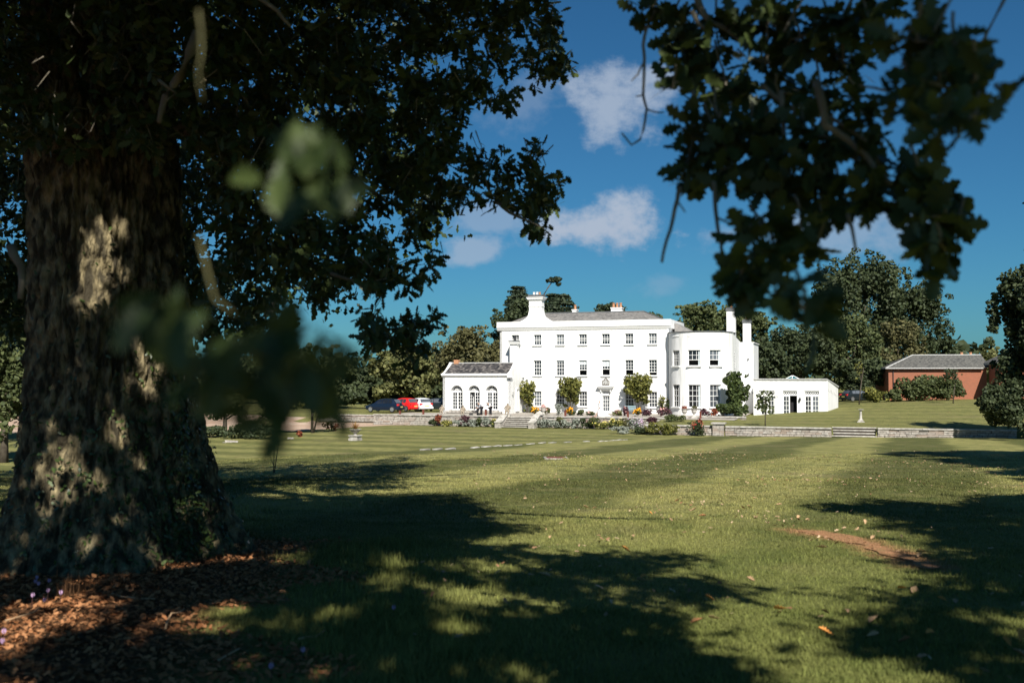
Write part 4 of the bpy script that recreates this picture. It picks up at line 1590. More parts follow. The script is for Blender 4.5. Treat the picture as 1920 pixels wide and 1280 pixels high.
def auto_lobes(rx, ry, rz, cz, n, k=.34, seed=0, squash=1.0):
    r_ = np.random.default_rng(seed)
    out = [(0, 0, cz, rx * .60, ry * .60, rz * .62)]
    for i in range(n):
        d = r_.normal(size=3)
        d /= np.linalg.norm(d)
        if d[2] < -.75: d[2] *= -.6
        d = d / (np.abs(d) ** 3).sum() ** (1 / 3)
        q = r_.uniform(.50, .84)
        s_ = r_.uniform(.55, 1.25) * k
        out.append((d[0] * rx * q, d[1] * ry * q, cz + d[2] * rz * q, rx * s_, ry * s_, rz * s_ * squash))
        if i % 2 == 0:      # small outlying sprays break the outline
            d2 = r_.normal(size=3)
            d2 /= np.linalg.norm(d2)
            d2[2] = abs(d2[2]) if r_.random() < .7 else d2[2]
            d2 = d2 / (np.abs(d2) ** 3).sum() ** (1 / 3)
            q2, s2 = r_.uniform(.84, 1.04), r_.uniform(.22, .45) * k
            out.append((d2[0] * rx * q2, d2[1] * ry * q2, cz + d2[2] * rz * q2, rx * s2 * 1.4, ry * s2 * 1.4, rz * s2 * .8))
    return out


def make_tree(label, px, d, py_base, py_top, wpx, m, cards=4000, card=.5, name='broadleaf_tree', cat='tree', trunk=True, nl=26, seed=None, group=None, kb=.12, k=.34, lobes=None, flat=0., jitter=.28):
    p = at(px, 704, d)
    g = gz(p.x, p.y)
    H = at(px, py_top, d).z - g
    W = wpx / F * d / 2
    if seed is None: seed = abs(int(px * 7 + d))
    o = thing(name, label, cat, (p.x, p.y, g), 0, group)
    r_ = random.Random(seed)
    if trunk:
        t = MB()
        hh = H * min(.58, kb + .35)
        t.tube([(0, 0, -.3), (.02, 0, hh * .3), (r_.uniform(-.2, .2), 0, hh * .7), (0, 0, hh)], [H * .03, H * .022, H * .018, H * .012], 8)
        for q in range(5):
            a_ = q * 1.3 + r_.random()
            t.tube([(0, 0, hh * .55), (math.cos(a_) * W * .3, math.sin(a_) * W * .3, hh * .9), (math.cos(a_) * W * .6, math.sin(a_) * W * .6, hh * 1.25)], [H * .012, H * .008, H * .003], 5)
        t.obj('trunk', M['t_trunk'], o, smooth=True)
    zc = H * (kb + 1) / 2
    rz = H * (1 - kb) / 2
    lb = lobes(W, H) if lobes else auto_lobes(W * .98, min(W, H * .5), rz, zc, nl, k, seed)
    c_ = tree_foliage('crown', lb, cards, card, m, o, flat=flat, jitter=jitter)
    return o


def cedar_lobes(W, H):
    r_ = random.Random(3)
    out = []
    for q in range(9):
        z = H * (.80 + .022 * q)
        rr = W * (1.25 - .085 * q)
        for s_ in range(6):
            a_ = r_.uniform(0, 6.28)
            out.append((math.cos(a_) * rr * .5, math.sin(a_) * rr * .5, z + r_.uniform(-.2, .2), rr * .48, rr * .48, H * .008))
    return out


TREES = [
    # label, px, d, base, top, width, material, cards, card size
    ('big pale leaved chestnut tree standing behind the parked cars', 755, 124, 775, 652, 128, 't_light', 5200, .62),
    ('rounded olive green tree rising behind the left end of the pavilion roof', 874, 140, 775, 610, 140, 't_olive', 5200, .55),
    ('tree with drooping branches close to the left corner of the mansion', 922, 134, 775, 640, 75, 't_olive', 2400, .55),
    ('dark tree filling the gap between chestnut and pavilion', 822, 150, 775, 672, 90, 't_dark', 3000, .6),
    ('dark tree left of the pale chestnut', 678, 150, 775, 690, 80, 't_dark', 3000, .6),
    ('lighter topped tree behind the gravel drive', 615, 130, 775, 668, 110, 't_mid', 3400, .6),
    ('broad dark tree behind the young trees by the drive', 545, 140, 775, 640, 130, 't_dark', 3600, .65),
    ('far tree seen past the right side of the oak trunk', 440, 150, 775, 650, 130, 't_mid', 3400, .65),
    ('tall dark tree farthest left beyond the lawn', 10, 60, 860, 560, 130, 't_mid', 4500, .35),
    ('shady tree seen just left of the oak trunk', -60, 75, 850, 450, 200, 't_dark', 5000, .5),
    ('dense dark round tree behind the great chimney', 972, 142, 775, 560, 100, 't_dark', 3600, .5),
    ('low tree top showing above the middle of the slate roof', 1152, 150, 775, 566, 90, 't_dark', 2600, .5),
    ('small tree top showing at the right end of the slate roof', 1226, 150, 775, 586, 50, 't_mid', 1500, .5),
    ('round oak tree rising behind the bow front', 1318, 145, 775, 562, 130, 't_mid', 5200, .5),
    ('tree behind the two slim white chimneys', 1408, 150, 775, 582, 90, 't_mid', 3600, .5),
    ('tallest broad tree behind the annexe', 1612, 165, 775, 474, 170, 't_dark', 9500, .62),
    ('tall tree with a layered right edge beside the tallest one', 1712, 168, 775, 520, 140, 't_dark', 7500, .62),
    ('dark tree directly above the annexe roof', 1500, 140, 775, 608, 150, 't_dark', 6500, .5),
    ('mid green tree between annexe and brick building', 1590, 142, 775, 588, 130, 't_mid', 4500, .5),
    ('yellowish green tree above the left end of the brick building roof', 1686, 150, 775, 600, 90, 't_olive', 3000, .5),
    ('dark spreading tree at the edge of the annexe', 1444, 134, 775, 640, 100, 't_dark', 3600, .5),
    ('dark shrubby tree in the gap left of the brick building', 1620, 132, 770, 672, 110, 't_dark', 4200, .45),
    ('pale tree behind the right end of the brick building', 1868, 150, 770, 648, 70, 't_light', 1800, .5),
    ('tall distant tree tapering behind the brick roof', 1770, 175, 775, 632, 90, 't_dark', 2600, .6),
]
for k, (lab, px, d, pb, pt, wpx, mm, nc_, cs_) in enumerate(TREES):
    make_tree(lab, px, d, pb, pt, wpx, M[mm], int(nc_ * 1.6), cs_ * .66, trunk=True, nl=60 if nc_ > 4000 else 40, kb=.1 if d < 100 else (.5 if 950 < px < 1420 else (.03 if px < 900 else .14)), k=.24)
make_tree('flat layered cedar just right of the great chimney', 1046, 146, 775, 549, 84, M['t_cedar'], 5200, .30, name='cedar_tree', lobes=cedar_lobes, flat=.8)
make_tree('feathery cedar top left of the great chimney', 972, 150, 775, 534, 54, M['t_cedar'], 2600, .30, name='cedar_tree', lobes=cedar_lobes, flat=.8)
# bare leaning stem with a tuft on top
p = at(1020, 704, 146)
g = gz(p.x, p.y)
o = thing('leaning_pine', 'single bare leaning stem with a tuft of needles above the great chimney', 'tree', (p.x, p.y, g))
ps = [at(a, b_, 146) - Vector((p.x, p.y, g)) for a, b_ in ((1012, 600), (1020, 552), (1027, 540), (1034, 530), (1041, 524))]
MB().tube([Vector((-.8, 0, 0))] + ps, [.3, .25, .13, .1, .08, .06], 6).obj('trunk', M['t_trunk'], o, smooth=True)
tp = ps[-1]
tree_foliage('crown', [(tp.x, 0, tp.z, .95, .8, .4), (tp.x - .9, 0, tp.z - .15, .5, .5, .22), (tp.x + .5, 0, tp.z - .7, .35, .35, .25)], 260, .38, M['t_cedar'], o, flat=.5)

# right edge evergreen, in pieces of shade
make_tree('big dark evergreen with low sweeping boughs at the right edge of the lawn', 1962, 74, 845, 490, 190, M['t_dark'], 22000, .26, name='evergreen_tree', nl=80, kb=.03, k=.20)
make_tree('low sunlit evergreen bough reaching down beside the wall end', 1885, 71, 812, 712, 95, M['t_dark'], 6000, .17, name='evergreen_shrub', cat='shrub', trunk=False, nl=16, kb=.1)
for lab, px, wp, top in (('tall dark hedge behind the dark blue car', 690, 110, 722), ('tall dark hedge behind the red and white cars', 775, 100, 730), ('dark hedge between charcoal car and pavilion', 832, 50, 716), ('dark hedge at the far side of the drive', 612, 90, 735)):
    make_tree(lab, px, 128, 775, top, wp, M['t_dark'], 2600, .4, name='hedge', cat='hedge', trunk=False, nl=30, kb=0, k=.3)
# a far wood closing the horizon
r_ = np.random.default_rng(4)
lb = []
for k in range(90):
    a_ = R(-64 + k * 1.45)
    dd = r_.uniform(215, 250)
    hh = r_.uniform(7, 11)
    x, y = math.sin(a_) * dd, math.cos(a_) * dd
    lb.append((x, y, gz(x, y) + hh * .45, r_.uniform(5, 8), 4, hh * .6))
fw = tree_foliage('distant_wood', lb, 9000, 1.7, M['t_dark'], None)
fw['kind'] = 'stuff'


# ------------------------------------------------------------------ shrubs and flowers
def shrub(label, px, py_base, py_top, wpx, m, n=900, card=.16, name='shrub', cat='shrub', d=None, v=None, group=None, seed=1, tall=False, stems=True, dots=None, k=.42, kb=0.0, tpl=CLUMP, flat=0.):
    if v is not None:
        u_ = u_at(px, v)
        p = loc(u_, v)
        g = gz(p.x, p.y)
    elif d is not None:
        p = at(px, 704, d)
        g = gz(p.x, p.y)
    else:
        p = on_ground(px, py_base)
        g = p.z
    dd = p.y
    H = at(px, py_top, dd).z - g
    W = wpx / F * dd / 2
    o = thing(name, label, cat, (p.x, p.y, g), 0, group)
    if stems:
        t = MB()
        r_ = random.Random(seed)
        for q in range(4):
            a_ = q * 1.6
            t.tube([(math.cos(a_) * .05, math.sin(a_) * .05, -.05), (math.cos(a_) * W * .3, math.sin(a_) * W * .3, H * .4), (math.cos(a_) * W * .5, math.sin(a_) * W * .4, H * .75)], [.04, .03, .012], 5)
        t.obj('stems', M['t_trunk'], o)
    lb_ = auto_lobes(W, min(W, 1.2 if H > 2 else W), H * (1 - kb) / 2, H * (1 + kb) / 2, 16, k, seed)
    tree_foliage('foliage', lb_, n, card, m, o, tpl=tpl, flat=flat)
    if dots:
        dm, dn, ds = dots
        tree_foliage('flowers', auto_lobes(W, W, H * .45, H * .68, 10, k, seed + 5), dn, ds, dm, o, jitter=.05)['kind'] = 'stuff'
    return o


def flat_m(name, c, c2=None):
    return mat(name, c, .7, rand=c2)


M['orange'] = flat_m('orange_petals', (.75, .30, .01), (.85, .45, .02))
M['yellow'] = flat_m('yellow_petals', (.70, .60, .12), (.6, .55, .2))
M['pink'] = flat_m('pink_petals', (.55, .25, .25), (.6, .4, .35))
M['red'] = flat_m('red_petals', (.35, .03, .03), (.4, .1, .05))
M['lilac'] = flat_m('lilac_petals', (.50, .33, .50), (.62, .45, .66))
M['lav'] = leafmat('silver_foliage', (.15, .17, .13), (.28, .30, .26), .1)
M['purplef'] = leafmat('purple_foliage', (.05, .02, .03), (.09, .04, .045), .1)
M['redf'] = leafmat('red_foliage', (.13, .03, .02), (.25, .07, .03), .1)
M['bronze'] = leafmat('bronze_blades', (.22, .10, .03), (.42, .24, .07), .1)
M['vine'] = leafmat('climber_foliage', (.022, .038, .012), (.07, .095, .024), .1)

# glossy magnolias on the front
shrub('glossy bush against the mansion wall right of the pavilion', 989, 775, 714, 30, M['t_bush'], 1200, .22, v=-1.0, name='magnolia_bush', k=.4)
shrub('glossy magnolia bush left of the garden door', 1069, 775, 708, 42, M['t_bush'], 2100, .22, v=-1.1, name='magnolia_bush', kb=.15)
shrub('largest glossy magnolia bush, right of the garden door', 1197, 775, 701, 50, M['t_bush'], 2800, .22, v=-1.2, name='magnolia_bush', kb=.12)
shrub('tall dark climber covering the right corner of the bow front', 1380, 778, 698, 48, M['vine'], 4600, .2, v=-3.2, name='wall_climber', cat='climber', kb=-.03, k=.34, seed=5)
shrub('clipped lower shrub left of the tall dark climber', 1355, 778, 757, 26, M['vine'], 1100, .16, v=-4.2, name='clipped_shrub')
shrub('sparse climbing rose on the wall between last window and bow', 1241, 775, 740, 13, M['t_bush'], 160, .17, v=-.5, name='climbing_rose', cat='rose')
shrub('slim reddish climbing rose beside the drainpipe', 1252, 775, 746, 8, M['vine'], 150, .14, v=-.6, name='climbing_rose', cat='rose', dots=(M['pink'], 10, .1))
M['spray'] = leafmat('grassy_spray', (.3, .24, .17), (.45, .38, .3))
# terrace flowers
for lab, px, wp, top, fm_, dm in (
        ('bright orange flower clump beside the pavilion', 1001, 17, 765, 't_mid', 'orange'),
        ('bright orange flower clump left of the garden door', 1066, 14, 766, 't_mid', 'orange'),
        ('orange flowers in the dark bed right of the garden door', 1194, 15, 767, 't_dark', 'orange')):
    shrub(lab, px, 779, top, wp, M[fm_], 170, .14, v=-7.5, name='flower_clump', cat='flowers', dots=(M[dm], 130, .15), stems=False)
for k, (lab, px, wp, top, fm_, dm) in enumerate((
        ('small red flowered plant right of the orange clump', 1013, 8, 768, 't_mid', 'red'),
        ('pink tinged plant behind the step pier', 1025, 12, 764, 't_light', 'pink'),
        ('silver leaved plant by the second ground floor window', 1048, 14, 757, 'lav', None),
        ('low green plants left of the garden door', 1088, 14, 768, 't_mid', None),
        ('low mixed flowers under the wall left of the door', 1107, 17, 771, 't_mid', 'pink'),
        ('low pale flowers right of the garden door', 1158, 20, 769, 't_light', 'pink'),
        ('pink hydrangea head beside the rusty post', 1173, 9, 763, 'purplef', 'pink'),
        ('dark purple leaved shrub below the last ground floor window', 1213, 22, 767, 'purplef', None),
        ('dark purple shrub with pink flowers left of the bow', 1245, 26, 765, 'purplef', 'pink'),
        ('rounded dark bush in front of the bow right window', 1322, 20, 766, 'purplef', None),
        ('red leaved bush at the foot of the bow', 1338, 16, 766, 'redf', None),
        ('green low plant under the magnolia', 1073, 12, 770, 't_mid', None))):
    shrub(lab, px, 779, top, wp, M[fm_], 260, .14, v=-6.6 if px < 1200 else -7.6, name='terrace_plant', cat='plant', stems=False, seed=k + 3, dots=(M[dm], 45, .13) if dm else None)
# border at the foot of the terrace wall (left of the steps)
BORDER = [
    ('dark leaved plant at the left end of the pavilion border', 812, 15, 786, 't_dark', None),
    ('red leaved upright plant in the pavilion border', 822, 12, 777, 'redf', None),
    ('low mixed yellow and green plants below the pavilion', 838, 26, 788, 't_bush', 'yellow'),
    ('wide mound of silver lavender below the pavilion', 864, 30, 787, 'lav', None),
    ('dark purple shrub above the lavender mound', 871, 20, 778, 'purplef', None),
    ('silver mound right of the purple shrub', 888, 22, 786, 'lav', None),
    ('green plant between two silver mounds', 897, 12, 783, 't_mid', None),
    ('taller silver bush near the garden steps', 911, 19, 781, 'lav', None),
    ('yellow green plant against the left pier of the steps', 926, 12, 786, 't_mid', 'yellow')]
for k, (lab, px, wp, top, fm_, dm) in enumerate(BORDER):
    shrub(lab, px, 797, top, wp, M[fm_], 420, .13, v=VW1 - .9, name='border_plant', cat='plant', stems=False, seed=k, dots=(M[dm], 60, .09) if dm else None)
BORDER2 = [
    ('silver bush right of the step pier', 1015, 22, 784, 'lav', None),
    ('long low silver mound in the right hand border', 1035, 34, 788, 'lav', None),
    ('grey green mound at the middle of the right hand border', 1060, 24, 786, 'lav', None),
    ('pale seed headed plant behind the silver mound', 1050, 16, 781, 't_light', None),
    ('silver bush left of the dark green clump', 1078, 18, 785, 'lav', None),
    ('dark green clump in the right hand border', 1097, 24, 784, 't_dark', None),
    ('pink flowered clump in the right hand border', 1115, 26, 782, 't_mid', 'pink'),
    ('green and yellow edging plants of the right hand border', 1128, 40, 791, 't_bush', 'yellow'),
    ('yellow flowered clump in the right hand border', 1150, 16, 785, 't_mid', 'yellow'),
    ('golden flower mound in the right hand border', 1162, 16, 787, 't_bush', 'yellow'),
    ('bronze green shrub at the end of the right hand border', 1176, 22, 783, 't_olive', None)]
for k, (lab, px, wp, top, fm_, dm) in enumerate(BORDER2):
    shrub(lab, px, 798, top, wp, M[fm_], 420, .13, v=VW1 - 1.0, name='border_plant', cat='plant', stems=False, seed=k + 30, dots=(M[dm], 90 if 'yellow' == dm else 50, .10) if dm else None)
BORDER3 = [
    ('broad grey lavender in front of the lower wall', 1168, 44, 799, 'lav', None, VW3 - .2),
    ('tall grey lilac bush at the end of the lower wall', 1196, 36, 786, 'lav', 'lilac', VW3 + 1.2),
    ('dark green bush under the grey lilac bush', 1203, 30, 800, 't_dark', None, VW3 - .3),
    ('yellow green shrub left half against the lower wall', 1228, 36, 792, 't_bush', None, VW3 - .9),
    ('yellow green shrub right half against the lower wall', 1256, 30, 795, 't_bush', None, VW3 - .9),
    ('rounded green bush on the bank above the lower wall', 1266, 38, 777, 't_mid', None, VW1 - 1.2),
    ('red flowered shrub against the wall left of the square pier', 1306, 34, 790, 't_dark', 'red', VW3 - .9),
    ('small orange leaved shoot above the wall by the pier', 1311, 10, 786, 'redf', None, VW3 + .9),
    ('purple stemmed plant between grey lilac and yellow shrub', 1222, 18, 782, 'purplef', None, VW3 + 2.2)]
for k, (lab, px, wp, top, fm_, dm, vv) in enumerate(BORDER3):
    shrub(lab, px, 815, top, wp, M[fm_], 700, .12, v=vv, name='border_shrub', cat='shrub', stems=False, seed=k + 60, dots=(M[dm], 70, .12) if dm else None)
# bushes by the brick building and hedge behind the annexe
for lab, px, wp, top, n_ in (('biggest rounded bush against the brick wall', 1745, 84, 702, 3000), ('rounded bush at the right of the brick wall bushes', 1776, 56, 711, 2000), ('pointed bush at the left of the brick wall bushes', 1701, 42, 711, 1300), ('low leafy bush at the left corner of the brick wall', 1676, 30, 730, 1000), ('low yellow green bush beside the dark car', 1640, 44, 728, 1500)):
    shrub(lab, px, 758, top, wp, M['t_bush'] if 'yellow' in lab else M['t_mid'], n_, .24, d=121, name='laurel_bush', kb=0, seed=int(px))
# plants along the gravel drive on the left
for k, (lab, px, d_, wp, top, n_, mm) in enumerate((
        ('low dark shrub strip beside the small drive tree', 470, 82, 90, 796, 1800, 't_dark'),
        ('dark shrub strip left of it under the oak edge', 395, 84, 70, 800, 1200, 't_dark'),
        ('feathery pale shrub by the drive', 495, 88, 40, 775, 900, 't_light'),
        ('small orange flowered plant at the lawn edge by the drive', 562, 84, 10, 808, 120, 'redf'),
        ('thin red stemmed shrub near the drive tree', 622, 92, 34, 790, 160, 'redf'))):
    shrub(lab, px, 815, top, wp, M[mm], n_, .18, d=d_, name='drive_shrub', seed=k + 90)
# small trees by the drive
def small_tree(label, px, d, top, wpx, m, n, lean=0.0, kb=.35, tr=.09, name='small_tree', double=False, card=.22):
    p = at(px, 704, d)
    g = gz(p.x, p.y)
    H = at(px, top, d).z - g
    W = wpx / F * d / 2
    o = thing(name, label, 'tree', (p.x, p.y, g))
    t = MB()
    t.tube([(0, 0, -.1), (lean * .3, 0, H * .35), (lean, 0, H * .85)], [tr, tr * .8, tr * .3], 7)
    if double:
        t.tube([(.1, 0, 0), (.5, 0, H * .3), (.7, 0, H * .5)], [tr * .6, tr * .5, tr * .3], 6)
    for q in range(6):
        a_ = q * 1.1
        z0_ = H * (kb + .05 * q)
        t.tube([(lean * z0_ / H, 0, z0_), (math.cos(a_) * W * .4, math.sin(a_) * W * .4, z0_ + H * .12), (math.cos(a_) * W * .85, math.sin(a_) * W * .8, z0_ + H * .2)], [tr * .4, tr * .25, tr * .1], 5)
    t.obj('trunk', M['t_trunk'], o, smooth=True)
    tree_foliage('crown', auto_lobes(W, W, H * (1 - kb) / 2, H * (1 + kb) / 2, 14, .38, int(px)), n, card, m, o)
    return o


small_tree('small dark stemmed tree at the near side of the gravel drive', 423, 86, 735, 70, M['t_mid'], 1800, tr=.22)
small_tree('small two stemmed tree with sunlit leaves by the gravel drive', 586, 89, 700, 90, M['t_bush'], 2600, tr=.14, double=True)
small_tree('bushy young tree left of the two stemmed tree', 520, 88, 720, 70, M['t_mid'], 1800, tr=.12)
# young staked tree on the upper lawn
pT = on_ground(1434, 798, 60)
small_tree('slim young tree in front of the annexe doors', 1434, loc(u_at(1434, VW3 + 1.6), VW3 + 1.6).y, 731, 42, M['t_mid'], 240, kb=.28, tr=.05, name='young_tree', card=.2)
small_tree('thin young tree in front of the brick wall', 1786, 112, 690, 30, M['t_dark'], 260, kb=.55, tr=.07, name='young_tree', card=.2, lean=.5)
small_tree('thin pale stemmed tree behind the sundial', 1610, 116, 676, 14, M['t_bush'], 50, kb=.5, tr=.08, name='young_tree', card=.2, lean=.6)
# sapling with bare stems on the near lawn
pS = on_ground(513, 884)
o = thing('sapling', 'bare thin sapling with upright stems on the shaded lawn', 'sapling', pS)
for a_, b_, c_ in (((0, 0), (-.02, 1.9), .012), ((.02, 0), (.22, 1.75), .012), ((0, .2), (-.22, .75), .009)):
    MB().tube([(a_[0], 0, a_[1] if a_[1] else -.05), ((a_[0] + b_[0]) / 2 + .03, 0, b_[1] * .5), (b_[0], 0, b_[1])], [c_ * 1.3, c_, c_ * .6], 6).obj('stem', M['t_trunk'], o)
tree_foliage('leaves', [(.12, 0, 1.5, .2, .2, .35), (-.1, 0, 1.75, .15, .15, .2)], 60, .07, M['t_dark'], o)

# ------------------------------------------------------------------ props
# urn with spiky plant on a plinth
pU = on_ground(666, 826)
o = thing('stone_planter', 'pale stone plinth with a wide bowl of spiky bronze leaves on the left lawn', 'planter', pU, -YAW)
sc_ = pU.y / F
MB().rbox(-.40, .40, -.40, .40, -.1, .22, .01).rbox(-.34, .34, -.34, .34, .22, .38, .01).rbox(-.42, .42, -.42, .42, .38, .46, .01).obj('plinth', M['cope'], o)
MB().lathe([(.16, .46), (.10, .54), (.12, .60), (.30, .70), (.44, .86), (.50, .90), (.46, .92), (.2, .88)], 16).obj('bowl', M['stone'], o, smooth=False)
n = 110
a_ = rng.uniform(0, 6.28, n)
el = rng.uniform(.35, 1.45, n)
dirs = np.stack([np.cos(a_) * np.cos(el), np.sin(a_) * np.cos(el), np.sin(el)], 1)
bv = np.array([(-.022, 0, 0), (.022, 0, 0), (.02, .45, .0), (-.02, .45, 0), (0, 1, -.06)])
bt = np.array([(0, 1, 2), (0, 2, 3), (3, 2, 4)])
sidev = np.cross(dirs, np.tile([0, 0, 1.], (n, 1)))
sidev /= np.linalg.norm(sidev, axis=1)[:, None]
rot = np.stack([sidev, dirs, np.cross(sidev, dirs)], 2)
scatter('spiky_leaves', (bv, bt), np.tile([0, 0, .9], (n, 1)), rot, rng.uniform(.45, .85, n), M['bronze'], o)

# sundial
vS = VW3 + 9
pS_ = loc(u_at(1613, vS), vS)
o = thing('sundial', 'pale stone sundial pedestal on the upper lawn', 'sundial', (pS_.x, pS_.y, gz(pS_.x, pS_.y)), -YAW)
MB().rbox(-.32, .32, -.32, .32, -.1, .06, .005).rbox(-.22, .22, -.22, .22, .06, .2, .005).obj('base', M['cope'], o)
MB().lathe([(.18, .2), (.15, .26), (.12, .3), (.11, .6), (.09, 1.0), (.12, 1.05), (.18, 1.12)], 12).obj('pedestal', M['cope'], o)
MB().lathe([(.26, 1.12), (.26, 1.16)], 16).box(-.01, .01, -.12, .12, 1.16, 1.26).obj('dial', M['cope'], o)

# rusty wooden posts
for k, (px, vv, y0_, y1_) in enumerate(((750, None, 791, 779), (794, None, 778, 768), (911, VW1 + .9, 780, 768), (1060, VW1 + .9, 783, 770), (1177, VW1 + .9, 783, 772), (1160, -6.0, 778, 769), (1313, -10, 783, 772), (1240, -6.2, 778, 768))):
    labs = ['rusty wooden post by the low blocks of the drive', 'rusty post in front of the dark car near the pavilion', 'rusty post in front of the pavilion beside the bending people', 'rusty post at the terrace edge left of the door', 'rusty post at the terrace edge right of the door', 'short rusty post among flowers right of the door', 'rusty post in front of the bow', 'rusty post among the purple shrubs left of the bow']
    if vv is None:
        p = on_ground(750, 792) if k == 0 else loc(u_at(794, -9.5), -9.5)
        if k: p.z = gz(p.x, p.y)
    else:
        p = loc(u_at(px, vv), vv)
        p.z = gz(p.x, p.y)
    hh = max(.5, at(960, y1_, p.y).z - p.z)
    o = MB().box(-.09, .09, -.09, .09, -.1, hh).box(-.11, .11, -.11, .11, hh, hh + .05).obj('post', M['wood'], None, loc=p, rz=-YAW)
    setp(o, labs[k], 'post', 'rusty posts around the terrace')


# stone urns in front of the bow
def urn(px, vv, py_top, label, plant=None, wpx=16):
    p = loc(u_at(px, vv), vv)
    p.z = gz(p.x, p.y)
    o = thing('stone_urn', label, 'urn', p)
    s_ = wpx / F * p.y / 2
    MB().rbox(-s_ * .6, s_ * .6, -s_ * .6, s_ * .6, -.1, .25, .01).obj('pedestal', M['cope'], o)
    MB().lathe([(s_ * .4, .25), (s_ * .25, .35), (s_ * .5, .45), (s_ * .8, .6), (s_ * .7, .68), (s_ * .9, .8), (s_, .84), (s_ * .9, .86), (s_ * .3, .84)], 14).obj('bowl', M['cope'], o)
    tree_foliage('plants', [(0, 0, .98, s_ * .85, s_ * .85, .2)], 90, .12, plant or M['t_olive'], o)
    return o


urn(1283, -8.2, 764, 'left stone urn with reddish flowers in front of the bow', M['redf'], 13)
urn(1301, -8.2, 765, 'right stone urn with dry plants in front of the bow', M['t_olive'], 13)
urn(1019, -8.4, 760, 'peach coloured urn of flowers behind the step pier', M['pink'], 12)
# teal garden bench
p = loc(u_at(1181, -1.9), -1.9)
o = thing('garden_bench', 'faded blue bench half hidden behind the large magnolia', 'bench', (p.x, p.y, gz(p.x, p.y)), -YAW)
M['blue'] = mat('faded_blue_paint', (.22, .31, .34), .7)
MB().box(-.6, .6, -.25, .2, .40, .45).obj('seat', M['blue'], o)
for k in range(3):
    MB().box(-.6, .6, .20, .24, .5 + k * .16, .62 + k * .16).obj('back_slat', M['blue'], o)
for sx in (-.55, .5):
    for sy in (-.22, .17):
        MB().box(sx, sx + .05, sy, sy + .05, 0, .4).obj('leg', M['blue'], o)

# drain cover in the lawn
pD = on_ground(1042, 861)
o = thing('drain_cover', 'worn brown stone drain cover set in the lawn', 'drain cover', (pD.x, pD.y, gz2(pD.x, pD.y)), .05)
MB().rbox(-.46, .46, -.40, .40, -.05, .07, .01).obj('frame', M['stone'], o)
MB().rbox(-.36, .36, -.30, .30, .0, .085, .004).obj('lid', M['wood'], o)

# pale stones by the drive
for k, (px, py, s_) in enumerate(((430, 828, .30), (441, 828, .2), (545, 822, .2), (420, 829, .12))):
    p = on_ground(px, py)
    o = setp(MB().rbox(-s_, s_, -s_ * .5, s_ * .5, -.05, s_ * .35, .08).obj('boulder', M['stone'], None, loc=p), ['broad pale boulder at the left lawn edge', 'smaller pale boulder right beside the broad one', 'pale boulder at the lawn edge below the bushy young tree', 'smallest pale stone at the left lawn edge'][k], 'boulder')


